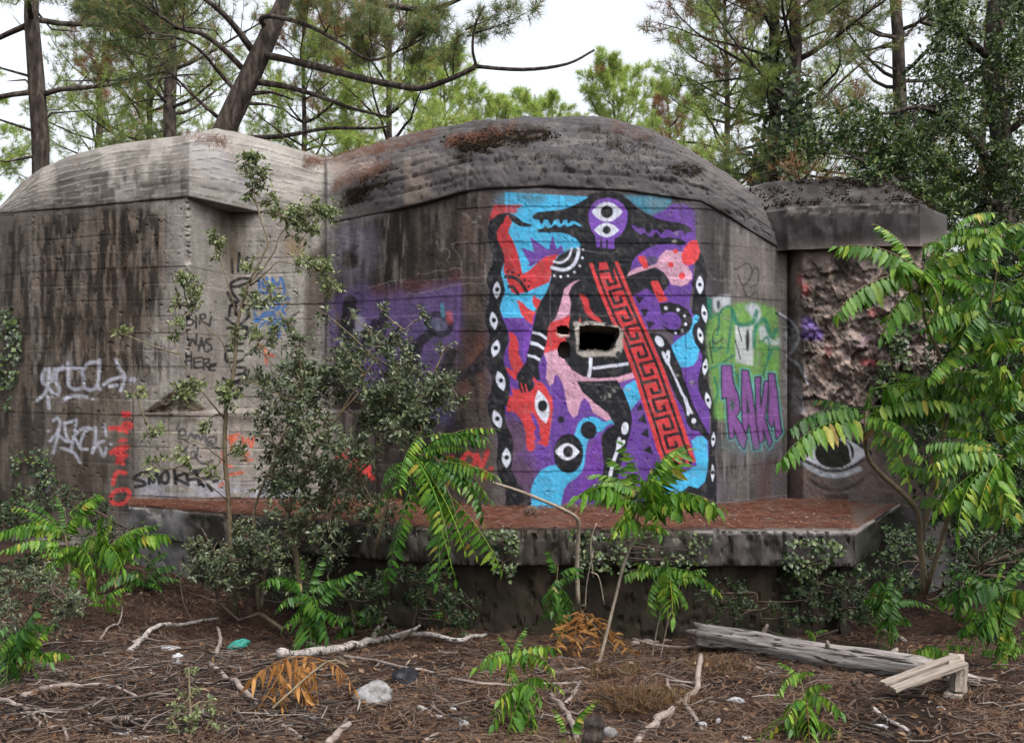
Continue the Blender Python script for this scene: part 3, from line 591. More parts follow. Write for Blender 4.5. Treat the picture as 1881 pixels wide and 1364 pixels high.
# two-headed body
pts = T('R1', [(1310, 198), (1240, 240), (1100, 310), (980, 345), (860, 355), (730, 370), (680, 400), (665, 430), (700, 455), (735, 462), (760, 520), (720, 572), (740, 600), (860, 600), (1000, 605), (1090, 630), (1160, 670), (1210, 720), (1220, 780), (1110, 782), (1030, 830), (975, 860), (920, 930), (885, 1010), (885, 1100), (870, 1180), (840, 1250), (800, 1330)]) + \
    T('R3', [(770, 130), (730, 220), (700, 320), (680, 420), (665, 500), (640, 620), (610, 750), (600, 840), (560, 880), (500, 970), (485, 1010), (505, 1060), (515, 1130), (550, 1190), (570, 1180), (610, 1175), (650, 1170), (690, 1120), (685, 1070), (665, 1040), (690, 1000), (710, 1040), (760, 1040), (750, 960), (735, 890), (750, 830), (800, 740), (820, 640), (840, 560), (860, 440)]) + \
    T('R8', [(300, 700), (345, 740), (380, 790), (450, 815), (560, 815), (640, 790), (610, 700), (590, 560), (620, 440), (605, 400), (640, 230), (600, 90), (560, 62), (500, 52), (470, 60)])
poly('S', pts, INK)
poly('R2', [(0, 170), (100, 150), (200, 128), (330, 140), (420, 190), (500, 260), (560, 320), (640, 370), (760, 430), (880, 465), (1040, 490), (1120, 515), (1190, 570), (1180, 600), (1110, 715), (1100, 740), (1060, 750), (960, 730), (880, 735), (780, 740), (700, 770), (620, 820), (540, 880), (490, 960), (470, 1030), (445, 1100), (440, 1300), (0, 1000)], INK)
poly('R2', [(495, 515), (550, 530), (575, 572), (590, 545), (645, 555), (670, 612), (700, 615), (725, 570), (790, 570), (830, 622), (850, 605), (880, 570), (950, 575), (970, 600), (1000, 580), (1080, 580), (1100, 625), (1140, 600), (1200, 590), (1225, 600), (1225, 690), (1150, 722), (1110, 712), (1090, 690), (1040, 670), (1010, 665), (960, 662), (920, 640), (890, 665), (830, 662), (790, 605), (760, 602), (740, 650), (690, 652), (650, 602), (600, 622), (540, 582), (510, 550)], PUR)
poly('R1', [(735, 455), (768, 502), (785, 502), (805, 455), (845, 455), (878, 518), (890, 520), (920, 460), (972, 455), (985, 500), (1005, 510), (1030, 455), (1072, 460), (1065, 490), (1085, 500), (1120, 470), (1150, 475), (1200, 500), (1242, 532), (1200, 530), (1165, 508), (1140, 502), (1100, 530), (1060, 535), (1035, 505), (990, 540), (960, 535), (930, 505), (880, 545), (840, 552), (820, 522), (790, 555), (740, 565), (715, 572), (660, 520), (680, 450)], CY_)
stroke('R1', [[(1192, 780), (1185, 870), (1135, 970), (1030, 1028), (890, 1000)]], 36, WHT, sm=True, nz=0.1, soft=0.7)
stroke('R1', [[(1118, 782), (1090, 870), (1030, 930), (970, 945), (912, 932)]], 22, WHT, nz=0.1, soft=0.7)
for x, y in ((1245, 798), (1238, 890), (1210, 982), (1148, 1052), (1075, 1095), (992, 1105), (918, 1092)): ell('R1', x, y, 14, 14, WHT)
# skull with two eyes
poly('R2', [(230, 205), (330, 225), (410, 290), (450, 370), (448, 470), (420, 560), (360, 640), (300, 670), (300, 790), (230, 785), (225, 680), (208, 680), (208, 780), (160, 775), (160, 670), (138, 670), (138, 770), (98, 770), (85, 640), (40, 580), (10, 480), (5, 390), (40, 290), (120, 225)], lin(116, 74, 170))
lens('R2', 217, 368, 178, 112, 90, WHT); ell('R2', 215, 367, 70, 72, INK)
lens('R2', 212, 574, 144, 80, 90, WHT); ell('R2', 212, 573, 46, 46, INK)
# pink horn, red belt, drips
poly('R8', [(412, 403), (380, 412), (345, 440), (330, 500), (312, 555), (285, 590), (365, 545), (372, 500), (362, 460), (375, 430), (395, 412)], PNK)
poly('R3', [(1100, 305), (880, 385), (850, 440), (840, 560), (820, 650), (800, 735), (950, 690), (990, 620), (1060, 600), (1040, 560), (1090, 545), (1085, 420)], RED)
poly('R8', [(262, 702), (275, 740), (270, 800), (285, 832), (300, 822), (305, 790), (320, 788), (340, 830), (350, 880), (360, 930), (380, 962), (398, 950), (410, 900), (425, 880), (445, 900), (460, 940), (510, 970), (548, 985), (530, 950), (470, 890), (425, 840), (405, 815), (500, 825), (570, 818), (628, 800), (620, 778), (560, 797), (480, 803), (420, 795), (375, 768), (347, 730), (335, 700), (325, 682)], PNK)
poly('R3', [(1200, 60), (1260, 75), (1310, 130), (1320, 220), (1370, 290), (1440, 340), (1470, 395), (1400, 370), (1310, 320), (1260, 250), (1240, 160)], RED)
poly('R3', [(1210, 325), (1232, 382), (1192, 382)], RED)
poly('R3', [(1310, 780), (1355, 785), (1350, 890), (1330, 1018), (1290, 1012), (1312, 900)], WHT)
poly('R4', [(50, 890), (460, 838), (465, 872), (60, 922)], WHT)
for q in ([(665, 480), (750, 495), (835, 550), (832, 588), (750, 530), (668, 512)], [(650, 597), (730, 615), (808, 670), (800, 700), (730, 655), (642, 635)], [(615, 745), (700, 760), (765, 800), (755, 832), (690, 790), (612, 770)]):
    poly('R3', q, WHT)
stroke('R3', [[(540, 1078), (572, 1188)]], 13, RED, nz=0); stroke('R3', [[(592, 1090), (608, 1172)]], 13, RED, nz=0)
# left leg, lower beast, cyan shapes
poly('R6', [(-60, -60), (0, -10), (130, 100), (230, 180), (300, 310), (220, 350), (150, 440), (160, 600), (180, 750), (160, 950), (100, 1150), (60, 1300), (310, 1300), (290, 1100), (330, 950), (380, 760), (440, 560), (480, 400), (505, 250), (490, 150), (440, 0), (380, -120), (330, -200), (80, -190), (-130, -190)], INK)
poly('R4', [(545, 1035), (430, 1100), (400, 1150), (440, 1250), (490, 1380), (600, 1245), (590, 1180)], CY_)
poly('R5', [(650, 1275), (660, 1150), (650, 1050), (690, 940), (760, 830), (860, 775), (960, 765), (1100, 600), (1150, 420), (1190, 290), (1240, 240), (1330, 215), (1400, 228), (1472, 270), (1522, 270), (1567, 245), (1602, 300), (1567, 297), (1512, 320), (1472, 380), (1402, 390), (1400, 430), (1310, 480), (1290, 520), (1275, 620), (1265, 750), (1230, 850), (1160, 920), (1080, 970), (1030, 1040), (1010, 1150), (980, 1275)], CY_)
ell('R5', 1080, 635, 170, 225, INK); ell('R5', 1310, 370, 92, 102, INK, -20)
lens('R5', 1066, 615, 140, 96, 90, WHT); ell('R5', 1075, 615, 58, 66, INK)
ell('R5', 995, 248, 42, 42, INK, soft=1)
lens('R5', 780, 105, 195, 80, -13, WHT); ell('R5', 785, 92, 55, 66, INK)
poly('R6', [(1180, 490), (1250, 440), (1310, 440), (1360, 490), (1370, 700), (1360, 830), (1330, 960), (1250, 1030), (1150, 1000), (950, 1170), (880, 1130), (640, 1090), (740, 930), (800, 780), (1040, 880), (1240, 770)], CY_)
poly('R4', [(1190, 330), (1230, 295), (1270, 320), (1250, 370), (1200, 420), (1185, 500), (1220, 620), (1270, 690), (1250, 800), (1200, 870), (1120, 895), (1045, 890), (1000, 780), (940, 660), (1020, 580), (1080, 540), (1150, 490), (1190, 400)], CY_)
# right leg with bone
pts = T('R4', [(690, 510), (740, 500), (830, 520), (900, 580), (950, 660), (1000, 780), (1060, 900), (1100, 1040), (1160, 1200)]) + T('R6', [(1170, 0), (1200, 80), (1280, 240), (1390, 440), (1400, 520), (1300, 430), (1260, 380), (1180, 370), (1120, 280), (1110, 200), (1060, 80), (1000, 0)]) + T('R4', [(860, 900), (760, 650)])
poly('S', pts, INK)
ell('R4', 815, 600, 42, 68, WHT, -35)
pts = T('R4', [(835, 720), (855, 710), (885, 745), (905, 700), (930, 705), (935, 770), (930, 850), (960, 920), (1020, 1040), (1090, 1200)]) + T('R6', [(1125, 0), (1150, 80), (1195, 170), (1190, 190), (1165, 175), (1150, 205), (1130, 200), (1120, 120), (1085, 0)]) + T('R4', [(1050, 1180), (980, 1010), (920, 880), (890, 850), (860, 790)])
poly('S', pts, WHT)
ell('R6', 1205, 265, 25, 30, WHT); ell('R4', 900, 775, 12, 12, INK)
ell('R6', 422, 350, 40, 72, WHT, 8)
poly('R6', [(330, 500), (350, 445), (375, 455), (375, 495), (400, 480), (428, 490), (415, 530), (370, 570), (340, 640), (300, 760), (270, 900), (245, 1060), (260, 1140), (225, 1145), (215, 1100), (190, 1120), (160, 1110), (170, 1080), (215, 1000), (240, 850), (280, 700), (320, 590)], WHT)
# pink hand, red sticks, curl
poly('R2', [(445, 1100), (470, 1050), (560, 1000), (680, 985), (780, 960), (810, 880), (890, 800), (1000, 815), (1110, 830), (1090, 960), (1140, 990), (1185, 1060), (1185, 1120), (1130, 1190), (1050, 1215), (950, 1195), (915, 1130), (860, 1050), (770, 995), (600, 1050)], PNK)
poly('R2', [(660, 880), (760, 870), (800, 900), (770, 960), (690, 970)], lin(74, 68, 92), 0.9, False, 1)
poly('R2', [(1170, 690), (1240, 690), (1260, 760), (1275, 820), (1255, 900), (1200, 960), (1130, 980), (1070, 940), (1065, 860), (1100, 770)], lin(208, 66, 72))
for x, y, r in ((997, 815, 28), (945, 968, 33), (1072, 1095, 39)): ell('R2', x, y, r, r, lin(208, 66, 72))
poly('R2', [(565, 900), (580, 870), (640, 865), (670, 920), (695, 1000), (640, 1022), (610, 970)], RED)
poly('R2', [(440, 1105), (600, 1045), (770, 995), (860, 1060), (920, 1140), (920, 1200), (870, 1260), (760, 1310), (670, 1235), (500, 1330), (460, 1250)], INK)
poly('R2', [(715, 1165), (740, 1150), (800, 1155), (850, 1260), (900, 1370), (910, 1375), (820, 1400), (790, 1364), (740, 1240)], RED)
poly('R4', [(740, 0), (820, 0), (912, 130), (820, 160)], RED)
poly('R4', [(810, 170), (920, 150), (1040, 180), (1130, 230), (1180, 310), (1190, 400), (1150, 490), (1070, 530), (980, 530), (900, 480), (830, 400), (920, 460), (1000, 470), (1060, 420), (1060, 350), (1010, 280), (920, 265), (840, 300)], INK)
for x, y, r in ((887, 222, 20), (1027, 240, 20), (1100, 310, 15), (1113, 405, 17), (1075, 480, 17), (1000, 503, 15)): ell('R4', x, y, r, r, WHT)
for q in ([(540, 95), (640, 95), (580, 180)], [(595, 230), (700, 235), (640, 330)], [(660, 365), (770, 385), (695, 465)]): poly('R4', q, INK)
for q in ([(600, 60), (625, 140), (550, 145)], [(640, 180), (675, 300), (560, 260)], [(680, 350), (695, 460), (600, 415)], [(710, 540), (745, 650), (625, 605)]): poly('R6', q, INK)
# red band with the key pattern
Lk = np.array([(1081, 481), (1098, 530), (1120, 583), (1141, 625), (1151, 653), (1165, 691), (1183, 750), (1193, 778), (1207, 827), (1219, 853), (1228, 874)], float)
Rk = np.array([(1134, 478), (1161, 543), (1191, 611), (1219, 675), (1241, 736), (1261, 794), (1280, 854)], float)
def band(y, w):                          # y along the right edge, w 0..1 from the left edge
    xr = np.interp(y, Rk[:, 1], Rk[:, 0]); yl = y + 12 * min(1, (y - 470) / 40.0)
    xl = np.interp(yl, Lk[:, 1], Lk[:, 0])
    return (xl * (1 - w) + xr * w, yl * (1 - w) + y * w)
ys_ = np.arange(480, 856, 8.0)
poly('S', [band(y, 0) for y in ys_] + [band(y, 1) for y in ys_[::-1]], RED)
poly('S', [band(478, .16), band(500, .2), band(478, .36)], INK); poly('S', [band(478, .62), band(512, .56), band(478, .9)], INK)
stroke('S', [[band(y, .17) for y in ys_]], 4.6, INK, sm=False, soft=.7, nz=.1); stroke('S', [[band(y, .83) for y in ys_]], 5.2, INK, sm=False, soft=.7, nz=.1)
for k in range(12):
    y = 494 + 33.2 * k
    if y > 838: break
    a, b, c = (.83, .34, .60) if k % 2 else (.17, .66, .40)
    stroke('S', [[band(y, a), band(y, b), band(min(y + 22, 854), b), band(min(y + 22, 854), c), band(y + 14, c)]], 5.6, INK, sm=False, soft=.7, nz=.1)
# snake eyes
for k, x, y, h, w, a in (('R1', 265, 1255, 100, 42, 2), ('R3', 228, 365, 105, 44, -8), ('R3', 250, 680, 102, 48, 14), ('R3', 308, 1050, 118, 52, -16), ('R5', 268, 245, 112, 52, -18), ('R5', 374, 685, 116, 52, 0)):
    lens(k, x, y, h, w, a, WHT); ell(k, x + 3, y - 5, 26, 28, INK)
for k, x, y, h, w, a in (('R2', 1275, 1198, 108, 42, 0), ('R4', 1327, 285, 108, 32, -9), ('R4', 1280, 533, 96, 32, -12), ('R4', 1335, 893, 98, 29, 6), ('R4', 1368, 1272, 96, 32, -13), ('R6', 1428, 475, 88, 22, 4), ('R6', 1420, 855, 104, 19, 0)):
    lens(k, x, y, h, w, a, WHT); ell(k, x, y - 4, h * .2, h * .23, INK)
# wear on the mural: cracks, scuffs, bare plaster round the loophole
for ln in ([(300, 290), (410, 285), (520, 298), (560, 292)], [(330, 548), (460, 548), (640, 552)], [(285, 300), (290, 520), (288, 900), (286, 1150)], [(380, 810), (520, 835), (620, 840)], [(400, 280), (520, 300)], [(620, 935), (720, 935)], [(160, 936), (240, 940), (360, 935), (500, 945)], [(925, 380), (960, 410), (1000, 405)], [(120, 500), (200, 495)]):
    ln = [(x + random.uniform(-4, 4), y + random.uniform(-4, 4)) for x, y in smooth_line(ln, 4)]
    stroke('R8', [ln], 2.4, lin(120, 116, 120), 0.55, 0.9, label=0, nz=0.6)
HOLE = T('R8', [(404, 592), (440, 586), (520, 592), (566, 598), (568, 628), (556, 650), (545, 680), (520, 692), (470, 684), (404, 690)])
poly('R8', [(380, 575), (440, 572), (540, 582), (582, 604), (580, 690), (560, 715), (500, 712), (420, 716), (395, 700), (392, 640)], lin(176, 170, 162), 0.95, False, 1, False, 0, 0, None, 97, (7, 7, 0.34, 0.46))
SM1 = T('R3', [(945, 450), (985, 432), (1060, 430), (1092, 470), (1075, 520), (1000, 520), (955, 500)])
SM2 = T('R3', [(955, 690), (985, 625), (1040, 605), (1085, 630), (1098, 700), (1080, 775), (1020, 800), (970, 770)])
poly('R3', [(930, 505), (1090, 520), (1092, 545), (975, 555)], lin(190, 186, 180), 0.8, False, 1, False)
for x, y, r in ((500, 880, 9), (525, 870, 10), (545, 850, 8), (860, 820, 8), (800, 790, 6), (600, 845, 9), (790, 250, 8), (800, 215, 8), (700, 350, 7)):
    ell('R8', x, y, r * 1.3, r, lin(150, 146, 140), soft=1, op=0.8, paint=False, thr=(4, 4, 0.45, 0.55), seed=int(x))
# general fading of the painted area
fade = fbm(gx / 7, gy / 9, 77, 5); fm = (cover * sstep(0.5, 0.78, fade) * 0.24)[..., None]
canvas[:] = canvas * (1 - fm) + lin(110, 104, 104) * fm
canvas *= (0.82 + 0.36 * fbm(gx / 20, gy / 24, 78, 5))[..., None]
run = (cover * sstep(0.56, 0.72, fbm(gx / 5, gy / 130, 79, 4)) * 0.35 * sstep(520, 360, gy))[..., None]
canvas[:] = canvas * (1 - run) + lin(70, 64, 62) * run

LK = 0.58
# --- green piece and purple letters right of the mural (labels 13, 14)
GR, TL = lin(104, 156, 72), lin(30, 112, 92)
poly('G', [(60, 240), (150, 180), (240, 130), (340, 120), (450, 120), (560, 150), (620, 200), (640, 480), (640, 900), (600, 1060), (150, 1100), (100, 950), (60, 700), (40, 420)], GR, 0.85, True, 3, True, 13, 0.4, None, 101)
poly('G', [(85, 80), (160, 60), (240, 50), (235, 130), (180, 150), (110, 200), (90, 150)], lin(190, 194, 204), 0.85, False, 2, label=13)
poly('G', [(40, 60), (85, 90), (85, 200), (60, 250), (40, 150)], TL, 0.9, False, 1, label=13)
poly('G', [(350, 150), (430, 115), (480, 160), (490, 230), (460, 320), (430, 260), (400, 210)], lin(186, 188, 204), 0.8, False, 2, label=13)
poly('G', [(275, 290), (340, 312), (430, 300), (425, 640), (350, 630), (280, 610)], lin(184, 188, 192), 0.9, False, 1.4, label=13)
poly('G', [(470, 330), (510, 290), (550, 380), (600, 440), (640, 400), (645, 470), (560, 470), (480, 420)], lin(178, 184, 192), 0.8, False, 2, label=13)
stroke('G', [[(60, 250), (130, 210), (140, 300), (125, 380)], [(140, 215), (190, 155), (250, 170), (235, 340), (210, 540)], [(60, 670), (160, 625), (260, 555)], [(90, 420), (100, 520), (160, 485)], [(500, 440), (540, 405), (562, 480), (540, 620), (500, 740)], [(555, 590), (600, 490), (640, 510)], [(100, 740), (130, 850), (110, 950)], [(255, 690), (300, 740), (300, 880)]], 16, TL, 0.9, 1.2, label=13)
stroke('G', [[(255, 190), (290, 290), (370, 300), (430, 270), (455, 190)], [(430, 480), (440, 340), (515, 255), (575, 400), (615, 350)]], 34, TL, 0.9, 1.5, label=13)
stroke('G', [[(140, 320), (95, 370), (90, 450), (130, 450), (170, 410)], [(275, 430), (320, 590)], [(60, 440), (85, 620)], [(300, 320), (320, 400), (330, 440)]], 10, K_, 0.9, 0.8, label=13)
ell('G', 378, 430, 17, 95, K_, soft=1, label=13)
ell('G', 135, 135, 16, 40, lin(60, 60, 70), soft=1)
LET = {'R': [(165, 645), (240, 645), (255, 780), (300, 900), (310, 1010), (280, 1070), (330, 1140), (370, 1250), (350, 1340), (310, 1290), (260, 1140), (265, 1240), (230, 1250), (215, 1100), (205, 900), (170, 915), (165, 800)],
       'A': [(335, 680), (380, 690), (410, 850), (440, 1050), (480, 1330), (430, 1340), (400, 1140), (380, 1130), (370, 1200), (340, 1150), (330, 900)],
       'K': [(445, 740), (485, 740), (480, 900), (490, 1030), (520, 780), (550, 770), (540, 930), (520, 1080), (580, 1280), (560, 1320), (505, 1150), (510, 1270), (480, 1285), (455, 1100)],
       'A2': [(555, 710), (600, 715), (620, 850), (640, 1050), (660, 1200), (620, 1250), (600, 1080), (580, 1150), (550, 1100), (560, 900)]}
for q in LET.values(): stroke('G', [q + [q[0]]], 44, lin(98, 168, 176), 0.75, 2, sm=False, label=14)
for q in LET.values():
    stroke('G', [q + [q[0]]], 22, K_, 0.95, 1.0, sm=False, label=14, nz=0.1)
    poly('G', q, lin(130, 78, 148), 0.95, False, 0, True, 14)
poly('G', [(230, 900), (270, 960), (260, 1020), (240, 1010)], lin(60, 92, 84)); poly('G', [(370, 880), (395, 1040), (370, 1040)], lin(40, 60, 60))
poly('G', [(150, 1240), (600, 1300), (560, 1400), (160, 1360)], lin(92, 120, 124), 0.4, False, 8)
stroke('S', [[(1352, 495), (1372, 484), (1382, 500), (1366, 525), (1356, 505)], [(1380, 500), (1392, 492), (1392, 520), (1378, 528)], [(1365, 530), (1375, 545), (1390, 535)]], 2.2, K_, 0.8, 0.8, label=15)
stroke('S', [[(1432, 577), (1452, 590), (1464, 605), (1466, 625), (1455, 645), (1448, 655), (1468, 672), (1485, 705)]], 4.5, lin(190, 194, 206), 0.8, 2.0, nz=0.6)
stroke('S', [[(1425, 575), (1448, 590), (1460, 610)]], 4, K_, 0.8, 1.0)
poly('S', [(1440, 590), (1462, 600), (1462, 640), (1440, 655), (1470, 700), (1480, 760), (1440, 760)], lin(150, 154, 160), 0.6, False, 3, True, 0, 0, None, 105, (5, 5, 0.4, 0.55))
# --- painted eye and spray on the right block (labels 16, 17)
poly('RT', [(280, 790), (330, 780), (370, 830), (440, 900), (430, 960), (280, 940)], lin(124, 98, 176), 0.85, False, 2, True, 17, 0.3)
poly('RT', [(240, 480), (280, 480), (330, 560), (340, 640), (300, 640), (270, 560)], lin(176, 70, 74), 0.7, False, 3, True, 0, 0, None, 106, (6, 6, 0.4, 0.55))
poly('RT', [(430, 980), (540, 1000), (540, 1180), (430, 1180)], lin(116, 62, 62), 0.6, False, 5, True, 0, 0, None, 107, (12, 12, 0.35, 0.55))
poly('RT', [(700, 1090), (850, 1110), (850, 1140), (710, 1130)], lin(176, 68, 72), 0.7, False, 3)
poly('RT', [(660, 900), (860, 920), (860, 1030), (700, 1030)], lin(168, 140, 160), 0.5, False, 5, True, 0, 0, None, 108, (9, 9, 0.4, 0.6))
poly('RT', [(760, 730), (830, 740), (820, 790), (760, 790)], lin(196, 104, 108), 0.6, False, 4)
poly('RR', [(260, 590), (350, 500), (450, 475), (560, 480), (680, 530), (770, 600), (690, 660), (560, 720), (420, 700), (320, 650)], lin(206, 208, 216), 0.95, True, 0, True, 16)
ell('RR', 520, 592, 142, 112, lin(34, 36, 30), label=16)
stroke('RR', [[(560, 490), (620, 540), (640, 640)]], 12, lin(206, 208, 216), 0.9, 1, label=16)
stroke('RR', [[(290, 660), (420, 738), (560, 752), (700, 705)]], 34, lin(180, 186, 196), 0.9, 1.5, label=16)
stroke('RR', [[(220, 590), (330, 510), (450, 465), (600, 475), (780, 590)], [(225, 595), (330, 660), (480, 718), (620, 700), (775, 605)]], 22, K_, 0.95, 1.2, label=16)
stroke('RR', [[(350, 790), (450, 845), (560, 858), (650, 830), (720, 785)]], 24, lin(40, 36, 36), 0.75, 3.0, label=16)
stroke('RR', [[(470, 905), (610, 905)]], 34, lin(50, 46, 46), 0.8, 3.5, label=16)

def canvas_at(px, py):
    u = np.clip(np.asarray(px) - X0, 0, CW - 1.001); v = np.clip(np.asarray(py) - Y0c, 0, CHh - 1.001)
    i, j = u.astype(int), v.astype(int); a, b = (u - i)[..., None], (v - j)[..., None]
    return (canvas[j, i] * (1 - a) + canvas[j, i + 1] * a) * (1 - b) + (canvas[j + 1, i] * (1 - a) + canvas[j + 1, i + 1] * a) * b
LK = 0.5
# ---------------------------------------------------------------- the ground
def gz(x, y):
    x = np.asarray(x, float); y = np.asarray(y, float)
    z = -0.40 * sstep(5.4, 8.6, y)
    z = z + 0.36 * sstep(-1.2, -3.6, x) * sstep(6.0, 9.5, y)
    z = z + 0.30 * sstep(3.6, 6.5, x) * sstep(7.5, 12, y)
    z = z + 0.5 * sstep(13, 20, y)
    k = 1 - 0.6 * sstep(14, 20, y)
    z = z + ((fbm(x * 0.9, y * 0.9, 3, 4) - 0.5) * 0.16 + (fbm(x * 4, y * 4, 4, 4) - 0.5) * 0.07) * k
    return z

def on_ground(px, py):                  # where the sight line of a photo pixel meets the ground
    Ys = np.linspace(3.2, 13, 1400); Xs = (px - CX) / F * Ys; Zs = gz(Xs, Ys)
    pr = CY + (CH - Zs) / Ys * F
    k = np.argmax(pr <= py) if (pr <= py).any() else len(Ys) - 1
    return np.array([Xs[k], Ys[k], Zs[k]])

def axis(lo, hi, step, far, n):
    g = np.geomspace(step * 2, far, n)
    return np.concatenate([(lo - g)[::-1], np.arange(lo, hi, step), hi + g])
ax_ = axis(-6, 6, 0.05, 400, 26); ay_ = axis(3, 11.5, 0.05, 500, 28)
GX, GY = np.meshgrid(ax_, ay_); GZ = gz(GX, GY)
i_ = np.arange(GX.size).reshape(GX.shape)
gm = mesh_np('ground', np.stack([GX, GY, GZ], -1), np.stack([i_[:-1, :-1], i_[:-1, 1:], i_[1:, 1:], i_[1:, :-1]], -1).reshape(-1, 4), True)
m, nt, b = new_mat('forest_soil')
g_ = N(nt, 'ShaderNodeNewGeometry')
n1 = N(nt, 'ShaderNodeTexNoise', Scale=1.6, Detail=9.0, Roughness=0.7); nt.links.new(g_.outputs['Position'], n1.inputs['Vector'])
n2 = N(nt, 'ShaderNodeTexNoise', Scale=38.0, Detail=6.0, Roughness=0.75); nt.links.new(g_.outputs['Position'], n2.inputs['Vector'])
c1 = ramp(nt, n1.outputs[0], [(0.3, lin(38, 31, 28)), (0.48, lin(56, 44, 38)), (0.6, lin(82, 60, 49)), (0.75, lin(50, 43, 39))])
mr = N(nt, 'ShaderNodeMapRange'); mr.inputs[1].default_value = 0.3; mr.inputs[2].default_value = 0.7; mr.inputs[3].default_value = 0.5; mr.inputs[4].default_value = 1.5
nt.links.new(n2.outputs[0], mr.inputs[0])
mx = N(nt, 'ShaderNodeMix', data_type='RGBA', blend_type='MULTIPLY'); mx.inputs[0].default_value = 1
nt.links.new(c1, mx.inputs[6]); nt.links.new(mr.outputs[0], mx.inputs[7]); nt.links.new(mx.outputs[2], b.inputs['Base Color'])
bp = N(nt, 'ShaderNodeBump', Strength=0.9, Distance=0.03); nt.links.new(n2.outputs[0], bp.inputs['Height']); nt.links.new(bp.outputs[0], b.inputs['Normal'])
b.inputs['Roughness'].default_value = 0.95; b.inputs['Specular IOR Level'].default_value = 0.1
M['soil'] = m
o = link('ground', gm, m); o['kind'] = 'structure'

# ---------------------------------------------------------------- the bunker
BASE = Vector((0, 10.5, 0.0))
bunker = thing('bunker', 'grey concrete bunker with rounded roofs, a big painted mural and graffiti', 'bunker', BASE)
YW = [(-45, 12.6), (-20, 11.8), (0, 11.4), (60, 10.95), (200, 10.5), (345, 10.2), (420, 11.1), (465, 11.1), (603, 11.05), (612, 10.95), (700, 10.4), (790, 10.05), (880, 9.78), (960, 9.7), (1290, 9.72), (1350, 9.95), (1446, 10.55)]
YC = [(-45, 12.6), (-20, 11.8), (0, 11.4), (60, 10.95), (200, 10.5), (345, 10.2), (465, 11.1), (605, 11.5), (620, 11.2), (700, 10.42), (790, 10.05), (880, 9.78), (960, 9.7), (1290, 9.72), (1350, 9.95), (1446, 10.55)]
YE = [(-45, 425), (-20, 402), (0, 392), (150, 381), (345, 362), (465, 389), (605, 411), (700, 392), (790, 371), (850, 353), (900, 347), (1000, 343), (1150, 351), (1290, 371), (1330, 392), (1380, 425), (1446, 463)]
YS = [(-45, 418), (-20, 396), (0, 382), (30, 345), (70, 312), (130, 286), (200, 268), (260, 259), (330, 250), (398, 236), (440, 244), (500, 261), (560, 278), (605, 291), (640, 281), (700, 262), (790, 240), (860, 227), (930, 220), (1000, 217), (1080, 217), (1130, 221), (1180, 236), (1250, 268), (1300, 298), (1350, 330), (1400, 372), (1430, 420), (1446, 455)]
DD = [(-45, 0.4), (0, 0.9), (60, 1.3), (200, 1.7), (345, 1.9), (465, 1.5), (605, 1.3), (700, 1.9), (1000, 2.5), (1250, 1.8), (1350, 1.2), (1400, 0.8), (1446, 0.3)]
SILL, LEDGE = 1.27, 0.44
def soften(tab, px, s):                 # linear table with rounded corners except at the sharp edge
    k = np.linspace(-s, s, 9)
    return np.mean([interp(tab, px + d) for d in k], 0)
def y_wall(px): return np.where(px < 600, interp(YW, px), soften(YW, px, 40))

def grid_mesh(Pv, col, faces_mask=None, nlab=None, flat=False):
    """one or more meshes from a vertex grid, split by label so that each painted piece is a part of its own"""
    h, w = Pv.shape[:2]; idx = np.arange(h * w).reshape(h, w)
    q = np.stack([idx[:-1, :-1], idx[1:, :-1], idx[1:, 1:], idx[:-1, 1:]], -1)
    du = np.gradient(Pv, axis=1); dv = np.gradient(Pv, axis=0); nn = unit(np.cross(dv, du)).reshape(-1, 3)
    lb = np.zeros(q.shape[:2], int) if nlab is None else nlab
    keep = np.ones(q.shape[:2], bool) if faces_mask is None else faces_mask
    out = {}
    V = Pv.reshape(-1, 3); Cc = col.reshape(-1, 3)
    for l in np.unique(lb[keep]):
        f = q[(lb == l) & keep]; u, inv = np.unique(f, return_inverse=True)
        me = mesh_np('wall_piece', V[u], inv.reshape(-1, 4), not flat)
        at = me.color_attributes.new('col', 'FLOAT_COLOR', 'POINT')
        at.data.foreach_set('color', np.column_stack([Cc[u], np.ones(len(u))]).astype(np.float32).ravel())
        if flat: me.polygons.foreach_set('use_smooth', np.ones(len(me.polygons), bool)); me.set_sharp_from_angle(angle=math.radians(38))
        else: me.normals_split_custom_set_from_vertices(nn[u].tolist())
        out[int(l)] = me
    return out

def project(Pv):
    return CX + Pv[..., 0] / Pv[..., 1] * F, CY - (Pv[..., 2] - CH) / Pv[..., 1] * F

# --- front wall
cols = np.concatenate([np.arange(-45, 240, 2.2), np.arange(240, 560, 1.7), np.arange(560, 890, 2.0), np.arange(890, 1330, 1.3), np.arange(1330, 1440, 1.6), [1440, 1443, 1446]])
NR = 400
ye = interp(YE, cols); yc = interp(YC, cols); ywl = y_wall(cols)
zt = CH + (CY - ye) / F * np.where((cols > 345) & (cols < 466), yc, np.maximum(ywl, 0))   # top of wall
zt = np.where((cols > 345) & (cols < 605), np.interp(cols, [345, 465, 605], [zt[np.argmin(abs(cols - 345))], 3.26, 3.22]), zt)
zb = np.where(cols < 245, -0.45, LEDGE - 0.25)
t = np.linspace(0, 1, NR)[:, None]
Zw = zt[None] * (1 - t) + zb[None] * t
Yw = np.broadcast_to(ywl[None], Zw.shape).copy()
yp = np.interp(cols, [245, 345, 600, 690], [10.42, 10.2, 10.34, 10.42])
plinth = (cols > 345) & (cols < 690)
low = (Zw < SILL) & plinth[None]
Yw = np.where(low, np.minimum(yp[None], Yw), Yw)
PXw = np.broadcast_to(cols[None], Zw.shape)
PYw = CY - (Zw - CH) / Yw * F
